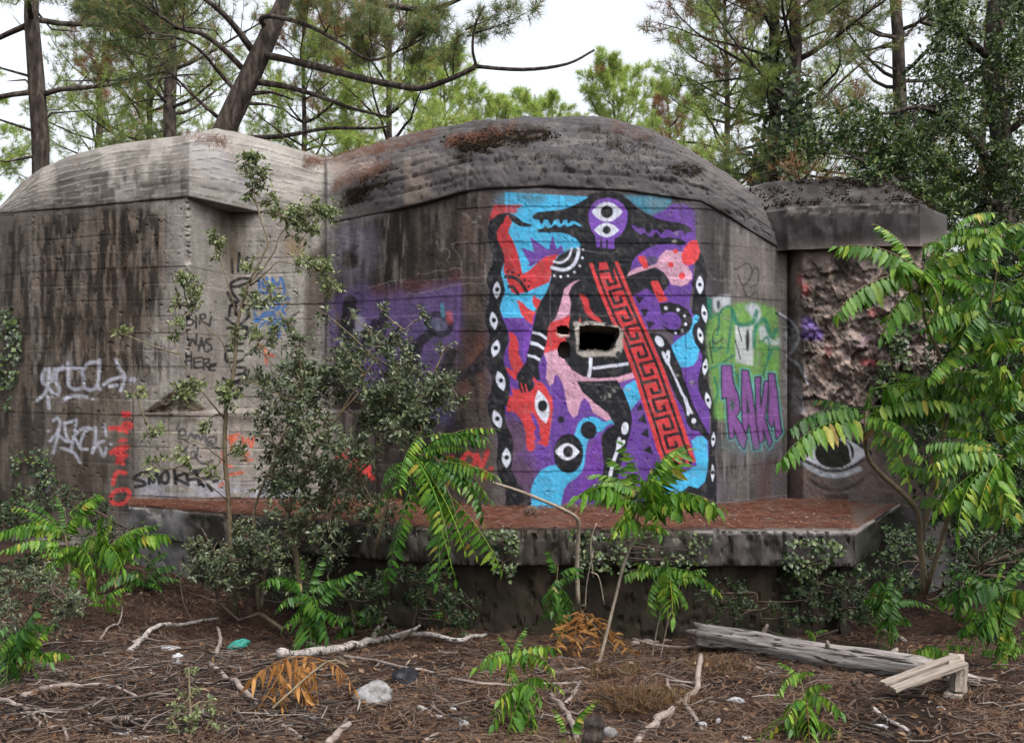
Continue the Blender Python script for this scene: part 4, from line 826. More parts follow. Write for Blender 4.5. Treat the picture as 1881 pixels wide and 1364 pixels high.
# form-board courses, grain, spalls
cw = Zw / 0.155 + (fbm(PXw / 300, Zw * 2, 15, 2) - 0.5) * 0.25
fr = cw - np.floor(cw); cid = np.floor(cw)
boards = (hash2(cid, np.floor(PXw / 420), 5) - 0.5) * 0.012
groove = np.exp(-((fr - 0.5 + 0.5 * np.sign(fr - 0.5) * 0 - 0.0) ** 2) * 0) * 0 + np.exp(-(np.minimum(fr, 1 - fr) / 0.035) ** 2)
gstr = sstep(0.35, 0.7, fbm(PXw / 70, cid * 3.1, 25, 3)) * (1 - 0.75 * sstep(560, 640, PXw)) * (1 - 0.6 * sstep(870, 900, PXw) * (1 - sstep(1300, 1330, PXw)))
disp = boards + groove * 0.008 * gstr + (fbm(PXw / 40, PYw / 40, 16, 5) - 0.5) * 0.02 + (fbm(PXw / 6, PYw / 6, 17, 3) - 0.5) * 0.005
chip = sstep(0.76, 0.80, fbm(PXw / 9, PYw / 7, 18, 4)) * (1 - 0.5 * sstep(600, 700, PXw)); disp = disp + chip * 0.012
# broken corner above the sill
tri_h = np.clip((757 - PYw) / 42.0, 0, 1); half = np.where(PXw < 322, (PXw - 262) / 60.0, (388 - PXw) / 66.0)
brk = np.clip(half - tri_h, 0, 1) * (PYw < 757) * (PYw > 700)
disp = disp + np.clip(brk, 0, 0.5) * (0.04 + 0.22 * fbm(PXw / 10, PYw / 8, 19, 4))
# knocked-off arris of the left corner
arr = np.exp(-((PXw - 346) / 3.5) ** 2) * sstep(0.45, 0.7, fbm(PXw / 30, PYw / 7, 20, 3)) * (PYw < 715)
disp = disp + arr * 0.05
def inside(pts, x, y):
    r = np.zeros(x.shape, bool); p = np.asarray(pts, float); q = np.roll(p, -1, 0)
    for (ax, ay), (bx, by) in zip(p, q):
        if ay == by: continue
        r ^= ((ay > y) != (by > y)) & (x < (bx - ax) * (y - ay) / (by - ay) + ax)
    return r
dent = inside(SM1, PXw, PYw) | inside(SM2, PXw, PYw)
disp = disp + np.where(dent, 0.16, 0)
Yd = Yw + disp
PW = np.stack([(PXw - CX) / F * Yd, Yd, Zw], -1)
PW[..., 2] = CH + (Zw - CH) * (Yd / Yw)
colw = canvas_at(PXw, PYw)
lf_ = 1 - sstep(330, 350, PXw)
colw = colw * (1 + lf_ * (0.9 * (fbm(PXw / 5, PYw / 110, 63, 5) - 0.5) + 0.5 * (fbm(PXw / 3, PYw / 3, 64, 3) - 0.5)) + (1 - lf_) * (0.7 - 0.35 * (PXw > 885) * (PXw < 1320)) * (fbm(PXw / 6, PYw / 50, 65, 5) - 0.5 + 0.6 * (fbm(PXw / 3.5, PYw / 3.5, 66, 3) - 0.5)))[..., None]
colw = colw * (1 - 0.30 * groove * gstr)[..., None] * (1 - 0.25 * chip)[..., None]
colw = np.where(dent[..., None], lin(104, 96, 88), colw)
fpx = (PXw[:-1, :-1] + PXw[1:, 1:]) / 2; fpy = (PYw[:-1, :-1] + PYw[1:, 1:]) / 2
flab = lab[np.clip((fpy - Y0c).astype(int), 0, CHh - 1), np.clip((fpx - X0).astype(int), 0, CW - 1)]
keep = ~inside(HOLE, fpx, fpy)
NAMES = {0: ('front_wall', None), 1: ('mural', 'large mural of a black two-headed crocodile figure in purple, cyan, red and pink'),
         2: ('graffiti_tag', 'white sprayed scrawl on the brown wall'), 3: ('graffiti_tag', 'second white scrawl below the first'),
         4: ('graffiti_tag', 'column of red sprayed letters'), 5: ('graffiti_tag', 'thin black words BiRi WAS HERE'),
         6: ('graffiti_tag', 'vertical column of thick black signs'), 7: ('graffiti_tag', 'blue scribbled tag'),
         8: ('graffiti_tag', 'grey handwritten tag above the thick black word'), 9: ('graffiti_tag', 'thick black word near the ledge'),
         10: ('graffiti_tag', 'faded orange letters'), 11: ('graffiti_piece', 'old purple and black lettering left of the mural'),
         12: ('graffiti_tag', 'blurred red letters behind the dense shrub'), 18: ('graffiti_tag', 'blurred red letters just left of the mural'), 19: ('graffiti_tag', 'small orange smear beside the vertical signs'), 13: ('graffiti_piece', 'green and white lettering right of the mural'),
         14: ('graffiti_piece', 'purple letters RAKA with black outline'), 15: ('graffiti_tag', 'small black signature'),
         16: ('painted_eye', 'large white and black painted eye'), 17: ('spray_patch', 'violet sprayed patch')}
def parts_from(meshes, names=NAMES):
    for l, me in meshes.items():
        nm, lb_ = names[l]
        if l == 0: nm = names[0][0]
        me.name = nm
        o = link(nm, me, M['concrete'], bunker)
        if lb_: o['label'] = lb_
parts_from(grid_mesh(PW, colw, keep, flab))

# --- tunnel behind the loophole
hp = np.array(HOLE); nh = len(hp)
yh = float(y_wall(np.array([1100.0]))[0])
ring = []
for k, dy in enumerate((-0.004, 0.12, 0.30, 0.45)):
    q = hp + (rng.random((nh, 2)) - 0.5) * (2.2 if k in (1, 2) else 0)
    q = (q - q.mean(0)) * (1.0 + 0.04 * (k == 1)) + q.mean(0)
    top_ = q[:, 1] < q[:, 1].mean(); q[top_, 1] += (0, 3, 8, 11)[k]
    ring.append([((x - CX) / F * yh, yh + dy, CH - (y - CY) / F * yh) for x, y in q])
ring = np.array(ring); i_ = np.arange(4 * nh).reshape(4, nh)
qq = np.stack([i_[:-1], np.roll(i_, -1, 1)[:-1], np.roll(i_, -1, 1)[1:], i_[1:]], -1).reshape(-1, 4)
me = mesh_np('loophole', ring.reshape(-1, 3), qq, False)
M['raw_concrete'] = noise_mat('raw_concrete', [(0.3, lin(110, 102, 92)), (0.6, lin(160, 150, 138)), (0.8, lin(184, 176, 166))], 16, (1, 1, 1), 0.95, 0.8, 30)
link('loophole', me, M['raw_concrete'], bunker)

# --- roof caps of the left and middle block, one loft from the cap edge back over the roof
ccols = np.concatenate([np.arange(-45, 1446, 3.0), [1446]])
cye = interp(YE, ccols); cyc = np.where(ccols < 600, interp(YC, ccols), soften(YC, ccols, 40)); cys = np.where((ccols > 380) & (ccols < 420), interp(YS, ccols), soften(YS, ccols, 10)); cd = interp(DD, ccols)
lip = np.where((ccols > 345) & (ccols < 860), 0.05, np.where(ccols <= 345, 0.006, 0.018))
Y0_ = cyc - lip; Z0_ = CH + (CY - cye) / F * Y0_
NT = 84
th = np.linspace(0, math.pi / 2, NT)[:, None]
hprof = 1 - np.cos(th); vprof = np.sin(th) ** 0.92
elev = (CY - cys) / F
lo, hi = np.zeros_like(ccols), np.full_like(ccols, 3.0)
for _ in range(40):
    mid = (lo + hi) / 2
    e = ((Z0_ + mid * vprof - CH) / (Y0_ + cd * hprof)).max(0)
    lo, hi = np.where(e < elev, mid, lo), np.where(e < elev, hi, mid)
Hc = (lo + hi) / 2
Yc_ = Y0_ + cd * hprof; Zc_ = Z0_ + Hc * vprof
PXc = np.broadcast_to(ccols[None], Yc_.shape)
arc = np.cumsum(np.vstack([np.zeros((1, len(ccols))), np.hypot(np.diff(Yc_, axis=0), np.diff(Zc_, axis=0))]), 0)
cw = arc / 0.15; fr = cw - np.floor(cw); cid = np.floor(cw)
gstr = sstep(0.3, 0.6, fbm(PXc / 80, cid * 2.7, 35, 3))
groove = np.exp(-(np.minimum(fr, 1 - fr) / 0.09) ** 2)
step_ = (hash2(cid, np.floor(PXc / 260 + cid * 0.37), 45) - 0.5) * 0.03 * np.clip(arc / 0.1, 0, 1)
PYc = CY - (Zc_ - CH) / Yc_ * F
dsp = step_ + groove * gstr * 0.02 + (fbm(PXc / 30, arc * 8, 36, 4) - 0.5) * 0.06 + (fbm(PXc / 5, arc * 40, 37, 3) - 0.5) * 0.02
dsp = dsp + sstep(0.64, 0.72, fbm(PXc / 9, arc * 30, 38, 4)) * 0.025 * sstep(600, 680, PXc)
dsp = dsp * np.clip(arc / 0.05, 0.2, 1) * (0.38 + 0.62 * sstep(600, 680, PXc))
ny, nz_ = np.sin(th - math.pi / 2), np.sin(th)                     # outward direction in the section
ny = -np.cos(th); nz_ = np.sin(th)
Yq, Zq = Yc_ - ny * dsp, Zc_ - nz_ * dsp
colc = canvas_at(PXc, PYc)
colc = colc * (1 - 0.35 * groove * gstr)[..., None]
back = [(3.0, -0.1), (3.2, -2.2), (3.2, -5.0)]
rows_Y, rows_Z, rows_c, rows_x = [Yq], [Zq], [colc], [PXc]
for dy, dz in back:
    rows_Y.append((Yq[-1] + dy)[None]); rows_Z.append((Zq[-1] + dz)[None]); rows_c.append(colc[-1:] * 0.9); rows_x.append(PXc[-1:])
under = [(0.30, 0.0)]                                              # soffit back to the wall
sY = (cyc + np.where((ccols > 345) & (ccols < 605), 0.95 * np.clip(np.minimum((ccols - 345) / 75, (605 - ccols) / 60), 0, 1), 0.0) + 0.05)[None]
rows_Y.insert(0, sY); rows_Z.insert(0, Zq[:1] + 0.0); rows_c.insert(0, colc[:1]); rows_x.insert(0, PXc[:1])
Yq, Zq, colc, PXc = (np.concatenate(r, 0) for r in (rows_Y, rows_Z, rows_c, rows_x))
PC = np.stack([(PXc - CX) / F * Yq, Yq, Zq], -1)
PC[0, :, 0] = PC[1, :, 0] + (sY[0] - Yq[1]) * (PXc[0] - CX) / F
cap_parts = grid_mesh(PC, colc)
for l, me in cap_parts.items():
    me.name = 'roof_cap'; o = link('roof_cap', me, M['concrete'], bunker); o['label'] = 'rounded board-marked concrete roof of the left and middle blocks'
# side walls that close the left and right ends
for px, sgn in ((-45, -1), (1446, 1)):
    y0 = float(interp(YW, px)); z1 = float(CH + (CY - interp(YE, px)) / F * y0) + 0.03
    pts = [((px - CX) / F * y, y, z) for y in np.linspace(y0, y0 + 3.4, 8) for z in np.linspace(-0.5, z1, 8)]
    i_ = np.arange(64).reshape(8, 8); qq = np.stack([i_[:-1, :-1], i_[1:, :-1], i_[1:, 1:], i_[:-1, 1:]], -1).reshape(-1, 4)
    me = mesh_np('side_wall', pts, qq if sgn > 0 else qq[:, ::-1], False)
    at = me.color_attributes.new('col', 'FLOAT_COLOR', 'POINT'); at.data.foreach_set('color', np.tile(np.append(lin(92, 84, 78), 1), 64).astype(np.float32))
    link('side_wall', me, M['concrete'], bunker)

# --- right block: broken wall below, overhanging cap with a hipped end
rc = np.concatenate([np.arange(1430, 1700, 1.9), np.arange(1700, 1800, 5.0)])
RY = [(1430, 10.75), (1446, 10.6), (1475, 10.35), (1600, 10.15), (1700, 10.0), (1725, 10.15), (1800, 11.6)]
ry = interp(RY, rc); NR2 = 260
zt = np.full_like(rc, 2.82); t = np.linspace(0, 1, NR2)[:, None]
Zw = zt * (1 - t) + (LEDGE - 1.4) * t; Yw = np.broadcast_to(ry[None], Zw.shape)
PXw = np.broadcast_to(rc[None], Zw.shape); PYw = CY - (Zw - CH) / Yw * F
rockm = sstep(1460, 1485, PXw) * sstep(470, 500, PYw) * (1 - sstep(770, 800, PYw + 12 * (fbm(PXw / 20, PYw / 20, 53, 3) - .5)))
rk = fbm(PXw / 34, PYw / 26, 54, 6); rg = 1 - abs(2 * fbm(PXw / 22, PYw / 17, 55, 5) - 1)
fcr = np.floor(fbm(PXw / 44, PYw / 34, 58, 4) * 9) / 9.0
def facets(x, y, cell, seed):              # broken-stone facets: nearest jittered cell, its depth, its tilt
    ix, iy = np.floor(x / cell), np.floor(y / cell); best = np.full(x.shape, 1e9); dep = np.zeros(x.shape); hue = np.zeros(x.shape)
    for dx in (-1, 0, 1):
        for dy in (-1, 0, 1):
            cx_, cy_ = ix + dx, iy + dy; jx, jy = (cx_ + hash2(cx_, cy_, seed)) * cell, (cy_ + hash2(cx_, cy_, seed + 1)) * cell
            d = np.hypot(x - jx, y - jy); m_ = d < best
            tl = (hash2(cx_, cy_, seed + 2) - .5) * (x - jx) / cell + (hash2(cx_, cy_, seed + 3) - .5) * (y - jy) / cell
            dep = np.where(m_, hash2(cx_, cy_, seed + 4) - .5 + 0.9 * tl, dep); hue = np.where(m_, hash2(cx_, cy_, seed + 5), hue); best = np.where(m_, d, best)
    return dep, hue
wx, wy = PXw + 14 * (fbm(PXw / 20, PYw / 20, 153, 3) - .5), PYw + 14 * (fbm(PXw / 20, PYw / 20, 154, 3) - .5)
f1, h1 = facets(wx, wy * 1.25, 30.0, 200); f2, h2 = facets(wx, wy, 11.0, 210)
disp = rockm * (0.085 * f1 + 0.03 * f2 + 0.12 * (rk - 0.45)) + (fbm(PXw / 6, PYw / 6, 56, 4) - 0.5) * (0.012 + 0.03 * rockm)
Yd = Yw + disp
PR = np.stack([(PXw - CX) / F * Yd, Yd, CH + (Zw - CH) * Yd / Yw], -1)
colr = canvas_at(PXw, PYw) * (0.8 + 0.4 * fbm(PXw / 9, PYw / 9, 57, 4))[..., None] * (1.18 + rockm * (0.45 * (h1 - .5) + 0.4 * (h2 - .5)))[..., None]
fpx = (PXw[:-1, :-1] + PXw[1:, 1:]) / 2; fpy = (PYw[:-1, :-1] + PYw[1:, 1:]) / 2
fl2 = lab[np.clip((fpy - Y0c).astype(int), 0, CHh - 1), np.clip((fpx - X0).astype(int), 0, CW - 1)]
fl2 = np.where((fl2 == 16) | (fl2 == 17), fl2, 0)
nm2 = dict(NAMES); nm2[0] = ('broken_wall', 'rough broken concrete wall with pinkish core and paint splashes')
parts_from(grid_mesh(PR, colr, None, fl2), nm2)
# cap of the right block: profile rows (dy from the wall line, z)
rc = np.arange(1360, 1741, 2.5)
ry = np.interp(rc, [1360, 1446, 1600, 1690, 1740], [10.75, 10.3, 10.02, 9.9, 10.6])
hip = np.clip((rc - 1640) / 90.0, 0, 1)
prof = [(0.30, 2.80, 0), (0.0, 2.79, 0), (0.0, 2.98, 0), (0.02, 3.17, 0), (0.06, 3.19, 1), (0.12, 3.24, 1), (0.5, 3.40, 1), (0.9, 3.54, 1), (1.0, 3.60, 1), (1.5, 3.70, 1), (2.2, 3.80, 1), (4.5, 3.78, 1), (4.6, 0.0, 1)]
PY_, PZ_ = [], []
dense = []
for (a, b_) in zip(prof[:-1], prof[1:]):
    for s in np.arange(0, 1, 0.125): dense.append(tuple(np.array(a) * (1 - s) + np.array(b_) * s))
dense.append(prof[-1])
for dy, z, k in dense:
    top = 1.0 if k > 0.5 else 0.0
    PY_.append(ry + dy); PZ_.append(np.where(z > 3.18, 3.18 + (z - 3.18) * (1 - hip * 0.9), z) - 0.02 * hip)
PY_, PZ_ = np.array(PY_), np.array(PZ_); PXr = np.broadcast_to(rc[None], PY_.shape)
nzr = (fbm(PXr / 26, PZ_ * 9, 61, 5) - 0.5) * 0.16 * sstep(3.12, 3.25, PZ_) + (fbm(PXr / 14, PZ_ * 12, 62, 4) - 0.5) * 0.02
PY_ = PY_ + nzr; PZ_ = PZ_ + nzr * 0.6
PRc = np.stack([(PXr - CX) / F * PY_, PY_, PZ_], -1); q_ = project(PRc)
for l, me in grid_mesh(PRc, canvas_at(*q_), flat=True).items():
    me.name = 'roof_slab'; o = link('roof_slab', me, M['concrete'], bunker); o['label'] = 'dark mossy concrete roof slab of the right block'

acc = Acc()
for _ in range(5200):
    i, j = int(rng.integers(36, 62)), int(rng.integers(6, len(rc) - 12)); q = PRc[i, j]
    if noise2(rc[j] / 14.0, i / 3.0, 66) < 0.52: continue
    sz = rng.uniform(.005, .014); oc = np.array([[1, 0, 0], [-1, 0, 0], [0, 1, 0], [0, -1, 0], [0, 0, .7], [0, 0, -.7]]) * sz * (0.7 + 0.6 * rng.random((6, 1)))
    acc.add(q + rng.normal(size=3) * .02 + oc, [[0, 2, 4], [2, 1, 4], [1, 3, 4], [3, 0, 4], [2, 0, 5], [1, 2, 5], [3, 1, 5], [0, 3, 5]])
o = link('moss', acc.mesh('moss', True), M['moss'], bunker); o['kind'] = 'stuff'; o['label'] = 'dark moss on the right roof slab'
# --- ledge in front: top, fascia, recessed base wall
fp = [(236, 9.78), (300, 9.62), (440, 9.22), (600, 8.82), (760, 8.5), (870, 8.36), (1100, 8.34), (1440, 8.32), (1572, 8.30)]
fpx_ = np.concatenate([np.arange(236, 1572, 3.0), [1572]])
fy = interp(fp, fpx_); path = [((p - CX) / F * y, y) for p, y in zip(fpx_, fy)]
bk = [((p - CX) / F * (yw + 0.25), yw + 0.25) for p, yw in zip(fpx_, np.minimum(y_wall(fpx_), np.where((fpx_ > 345) & (fpx_ < 690), 10.3, 99)))]
bk = [(x, min(y, 11.0)) for x, y in bk]
ex, ey = path[-1]; x1, y1 = (1665 - CX) / F * 10.4, 10.4          # the right end runs back to the wall
for s in np.linspace(0.03, 1, 40): path.append((ex + (x1 - ex) * s, ey + (y1 - ey) * s)); bk.append((bk[len(fpx_) - 1][0] + (x1 - bk[len(fpx_) - 1][0]) * s, 10.4 + 0.05))
path, bk = np.array(path), np.array(bk)
chp = sstep(0.6, 0.72, fbm(np.arange(len(path)) / 6.0, np.zeros(len(path)), 79, 4)) * 0.05
tg = unit(np.gradient(path, axis=0)); nrm = np.stack([-tg[:, 1], tg[:, 0]], 1)     # points into the bunker
rows, kind = [], []
for s in np.linspace(0, 1, 22)[:-1]: rows.append((bk * (1 - s) + path * s, np.full(len(path), LEDGE))); kind.append(0)
prof = [(0.012, LEDGE, 0), (0.0, LEDGE - 0.012, 1), (0.0, LEDGE - 0.255, 1), (0.006, LEDGE - 0.265, 1), (0.11, LEDGE - 0.272, 2), (0.115, LEDGE - 0.30, 3), (0.11, LEDGE - 1.2, 3)]
dens = []
for a_, b_ in zip(prof[:-1], prof[1:]):
    k = max(1, int(math.hypot(a_[0] - b_[0], a_[1] - b_[1]) / 0.022))
    for j in range(k): dens.append((a_[0] + (b_[0] - a_[0]) * j / k, a_[1] + (b_[1] - a_[1]) * j / k, a_[2] if j == 0 else max(a_[2], b_[2])))
dens.append(prof[-1])
for ins, z, kd in dens:
    rows.append((path + nrm * (np.where(np.arange(len(path)) < 40, np.minimum(ins, 0.03), ins))[:, None], np.full(len(path), z))); kind.append(kd)
PL = np.array([np.column_stack([xy, z]) for xy, z in rows]); hh = PL.shape[0]
uu = np.broadcast_to(np.arange(PL.shape[1])[None], PL.shape[:2]).astype(float); vv = np.broadcast_to(np.arange(hh)[:, None], PL.shape[:2]).astype(float)
kk = np.broadcast_to(np.array(kind)[:, None], PL.shape[:2]); zz = PL[..., 2] * 33.0 + PL[..., 1] * 0.0
dn = (fbm(uu / 9, zz / 5, 71, 5) - 0.5) * 0.05 + sstep(0.60, 0.72, fbm(uu / 4, zz / 3, 72, 4)) * 0.022
jnt = np.exp(-((uu - (1440 - 236) / 3.0) / 0.9) ** 2) * 0.03
PL[..., :2] += (nrm[None] * (dn + jnt)[..., None]) * (kk > 0)[..., None]
PL[..., 2] += (fbm(uu / 9, vv / 4, 73, 4) - 0.5) * 0.02 * (kk == 0)
i0 = kind.index(1); PL[i0 - 1:i0 + 2, :, 2] -= chp[None]; PL[i0 - 1:i0 + 3, :, :2] += nrm[None] * chp[None, :, None] * 0.6
ck = fbm(uu / 4, zz / 3, 74, 5)[..., None]; ck2 = sstep(0.44, 0.58, fbm(uu / 3.0, zz / 9, 75, 5))[..., None]
cfas = lin(74, 67, 60) * (0.35 + 1.3 * ck); cfas = cfas * (1 - ck2 * 0.75) + lin(38, 38, 28) * ck2 * 0.75
pale = sstep(0.60, 0.70, fbm(uu / 6, zz / 4, 80, 4))[..., None]; cfas = cfas * (1 - pale * .5) + lin(132, 126, 120) * pale * .5
rgtm = sstep((1250 - 236) / 3, (1330 - 236) / 3, uu)[..., None]
cfas = cfas * (1 - rgtm * 0.6) + lin(92, 88, 90) * (0.35 + 1.2 * ck) * (1 - 0.5 * ck2) * rgtm * 0.6
cend = sstep((1572 - 236) / 3 - 1, (1572 - 236) / 3 + 3, uu)[..., None]; cfas = cfas * (1 - cend * .9) + lin(40, 44, 28) * (0.5 + ck) * cend * .9
cbase = lin(58, 49, 40) * (0.3 + 1.4 * fbm(uu / 8, zz / 6, 76, 5))[..., None]
pt = sstep(0.56, 0.68, fbm(uu / 14, zz / 7, 78, 4))[..., None]; cbase = cbase * (1 - pt * .6) + lin(96, 80, 66) * pt * .6
gm_ = sstep(0.5, 0.64, fbm(uu / 6, zz / 4, 81, 4))[..., None]; cbase = cbase * (1 - gm_ * .6) + lin(40, 46, 28) * gm_ * .6
ctop = lin(100, 66, 51) * (0.55 + 0.9 * fbm(uu / 9, vv / 1.6, 77, 5))[..., None]
gp_ = sstep(0.55, 0.68, fbm(uu / 14, vv / 3, 82, 4))[..., None]; ctop = ctop * (1 - gp_ * .7) + lin(108, 98, 90) * gp_ * .7
lighte = sstep((1260 - 236) / 3, (1300 - 236) / 3, uu)[..., None] + (1 - sstep(30, 40, uu))[..., None]
colL = np.where((kk == 0)[..., None], ctop, np.where((kk == 1)[..., None], cfas, cbase))
edge = ((vv >= i0 - 2) & (vv < i0 + 1))[..., None]
colL = np.where(edge, (lin(84, 76, 68) * (1 - lighte) + lin(146, 140, 136) * lighte) * (0.5 + ck), colL)
left_ = (1 - sstep(34, 40, uu))[..., None] * (kk > 0)[..., None]; colL = colL * (1 - left_) + lin(120, 118, 118) * (0.4 + 1.0 * ck) * left_
for l, me in grid_mesh(PL, colL, flat=True).items():
    me.name = 'ledge'; o = link('ledge', me, M['concrete'], bunker); o['label'] = 'concrete ledge covered in red-brown pine needles'

# --- moss cushions on the roof
def cap_point(px, py):
    c = int(np.argmin(abs(ccols - px))); k = int(np.argmin(abs(PYc[:, c] - py)))
    return np.array([(ccols[c] - CX) / F * Yc_[k, c], Yc_[k, c] - 0.0, Zc_[k, c]]), th[k, 0]
acc = Acc()
for (x, y, rx, ry_, n) in ((870, 258, 55, 12, 420), (940, 246, 80, 14, 700), (985, 240, 40, 9, 220), (890, 272, 50, 9, 240), (655, 358, 22, 14, 200), (685, 335, 30, 14, 200), (712, 312, 24, 9, 120), (640, 372, 20, 9, 100), (1090, 238, 30, 7, 130), (1260, 312, 34, 9, 150), (850, 290, 24, 6, 90), (1000, 285, 120, 20, 120), (1150, 262, 90, 16, 110), (1330, 392, 20, 8, 60), (1200, 290, 120, 30, 90)):
    for _ in range(int(n * 1.8)):
        a, r = rng.random() * 6.283, math.sqrt(rng.random()) * (1.15 if rng.random() < 0.3 else 0.9)
        qx, qy = x + rx * r * math.cos(a), y + ry_ * r * math.sin(a)
        p, tt = cap_point(qx, qy)
        s = rng.uniform(0.005, 0.014) * (1 if n > 180 else 0.65); u = rdir(6) * s * np.array([1.2, 1.2, 0.7])
        v = np.vstack([p + u * 0.9])
        oct_ = np.array([[1, 0, 0], [-1, 0, 0], [0, 1, 0], [0, -1, 0], [0, 0, .8], [0, 0, -.8]]) * s * (0.7 + 0.6 * rng.random((6, 1)))
        acc.add(p + oct_, [[0, 2, 4], [2, 1, 4], [1, 3, 4], [3, 0, 4], [2, 0, 5], [1, 2, 5], [3, 1, 5], [0, 3, 5]])
me = acc.mesh('moss', True); o = link('moss', me, M['moss'], bunker); o['kind'] = 'stuff'; o['label'] = 'dark brown moss cushions on the roof'
# ---------------------------------------------------------------- pines
def tuft_needles(acc, base, dirs, n, L, W, spread=0.85):
    base = np.repeat(base, n, 0); d = np.repeat(dirs, n, 0)
    dd = unit(d * 0.62 + rdir(len(d)) * spread)
    b = base + d * (rng.random((len(d), 1)) * 0.5 - 0.25) * L * 1.2
    acc.add(*needles(b, dd, L * rng.uniform(0.7, 1.15, len(d)), W))

def grow_branch(wood, tips, p0, d0, length, r0, lift=0.25, nsub=7, sub=0.4, bare=0.35, sides=5, twist=0.1):
    """a limb with side twigs; tips receive needle tufts"""
    k = 7; pts = [np.array(p0, float)]; d = unit(np.array(d0, float))
    for i in range(k):
        d = unit(d + np.array([0, 0, lift / k]) + rng.normal(size=3) * twist)
        pts.append(pts[-1] + d * length / k)
    pts = np.array(pts); add_tube(wood, pts, np.linspace(r0, r0 * 0.22, k + 1), sides)
    for s in np.linspace(bare, 0.98, nsub):
        f = s * k; i = min(int(f), k - 1); q = pts[i] + (pts[i + 1] - pts[i]) * (f - i)
        t = unit(pts[i + 1] - pts[i]); side = unit(np.cross(t, rdir(1)[0]))
        dd = unit(t * 0.7 + side * 0.85 + np.array([0, 0, 0.25])); L = length * sub * (1.1 - 0.6 * s) * rng.uniform(0.6, 1.2)
        m = q + dd * L * 0.5; e = m + unit(dd + np.array([0, 0, 0.5])) * L * 0.5
        add_tube(wood, [q, m, e], [r0 * 0.25, r0 * 0.17, r0 * 0.08], 3)
        for u in (0.35, 0.6, 0.8, 1.0):
            a = q + (m - q) * (u * 2) if u < 0.5 else m + (e - m) * (u * 2 - 1)
            tips.append((a + rng.normal(size=3) * 0.03, unit(dd + rng.normal(size=3) * 0.35 + np.array([0, 0, 0.4]))))
            if rng.random() < 0.5:
                o_ = unit(np.cross(dd, rdir(1)[0])); e2 = a + o_ * L * 0.28
                add_tube(wood, [a, e2], [r0 * 0.1, r0 * 0.06], 3); tips.append((e2, unit(o_ + np.array([0, 0, 0.6]))))
    tips.append((pts[-1], d))

def make_pine(seed, H, r, start, spread, whorl, nper, mat, needle=(24, 0.16, 0.0075), lean=(0, 0), dead=5, up=0.25):
    global rng
    keep = rng; rng = np.random.default_rng(seed)
    wood, crown, dcr, tips = Acc(), Acc(), Acc(), []
    zs = np.linspace(0, H, 16); wob = np.cumsum(rng.normal(size=(16, 2)) * 0.03, 0) * (H / 10)
    tr = np.column_stack([wob[:, 0] + lean[0] * zs, wob[:, 1] + lean[1] * zs, zs])
    add_tube(wood, tr, r * (1 - 0.82 * (zs / H) ** 1.1), 10, 0.12, seed)
    def at(z): return np.array([np.interp(z, zs, tr[:, 0]), np.interp(z, zs, tr[:, 1]), z])
    for _ in range(dead):
        z = rng.uniform(0.2, start + 0.2) * H; a = rng.random() * 6.283; L = rng.uniform(0.5, 1.6)
        p = at(z); e = p + np.array([math.cos(a), math.sin(a), rng.uniform(-0.2, 0.35)]) * L
        m = (p + e) / 2 + rng.normal(size=3) * 0.1
        add_tube(wood, [p, m, e], [0.022, 0.014, 0.005], 4)
    z = start * H
    while z < H * 0.98:
        f = (z - start * H) / (H - start * H); L = spread * (1.0 - 0.75 * f ** 1.4) * rng.uniform(0.8, 1.15)
        a0 = rng.random() * 6.283
        for j in range(nper):
            a = a0 + j * 6.283 / nper + rng.normal() * 0.25; el = -0.05 + 0.75 * f + rng.normal() * 0.15
            grow_branch(wood, tips, at(z + rng.normal() * 0.08), (math.cos(a), math.sin(a), el), L * rng.uniform(0.7, 1.15), 0.010 + 0.013 * L * (1 - 0.5 * f), up + 0.4 * f, 9, 0.42, 0.24)
        z += whorl * rng.uniform(0.8, 1.2)
    b = np.array([t[0] for t in tips]); d = np.array([t[1] for t in tips])
    dead_ = noise2(b[:, 0] * 1.1 + b[:, 1], b[:, 2] * 1.2 + b[:, 1] * .7, seed) > 0.80
    tuft_needles(crown, b[~dead_], d[~dead_], *needle); tuft_needles(dcr, b[dead_], d[dead_], *needle)
    rng = keep
    wm = wood.mesh('pine_trunk', True); wm.materials.append(M['bark'])
    cm = crown.mesh('pine_crown', False); cm.materials.append(mat)
    dm = dcr.mesh('dead_needles', False); dm.materials.append(M['pine_dead'])
    return wm, cm, dm

PV = [make_pine(11, 11, 0.17, 0.36, 2.5, 0.62, 4, M['pine'], (24, 0.17, 0.0075)),
      make_pine(12, 9.5, 0.11, 0.30, 2.5, 0.55, 4, M['pine_light'], (26, 0.16, 0.0085)),
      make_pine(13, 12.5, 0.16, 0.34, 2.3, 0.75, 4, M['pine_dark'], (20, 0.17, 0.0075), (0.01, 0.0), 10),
      make_pine(14, 8.5, 0.09, 0.28, 2.3, 0.5, 4, M['pine_light'], (32, 0.16, 0.009)),
      make_pine(15, 12.0, 0.16, 0.45, 2.6, 0.9, 3, M['pine'], (22, 0.17, 0.0075), (-0.01, 0), 14)]
def plant_pine(v, px, Y, rot, sc, label, lean=(0, 0)):
    x = (px - CX) / F * Y
    o = thing('pine_tree', label, 'tree', (x, Y, float(gz(x, Y)) - 0.05), 'pine trees behind the bunker')
    o.rotation_euler = (lean[1], lean[0], rot); o.scale = (sc, sc, sc)
    for nm, me in zip(('trunk', 'crown', 'dead_needles'), PV[v]):
        c = bpy.data.objects.new(nm, me); C.objects.link(c); c.parent = o
    return o
plant_pine(4, 82, 15.0, 2.2, 1.0, 'tall pine with ridged trunk above the left end of the bunker')
plant_pine(1, 283, 21, 1.2, 0.95, 'thin young pine between the left pine and the grey trunk')
plant_pine(2, 330, 18.5, 2.3, 1.0, 'grey straight pine trunk just left of the leaning pine', (0.05, 0))
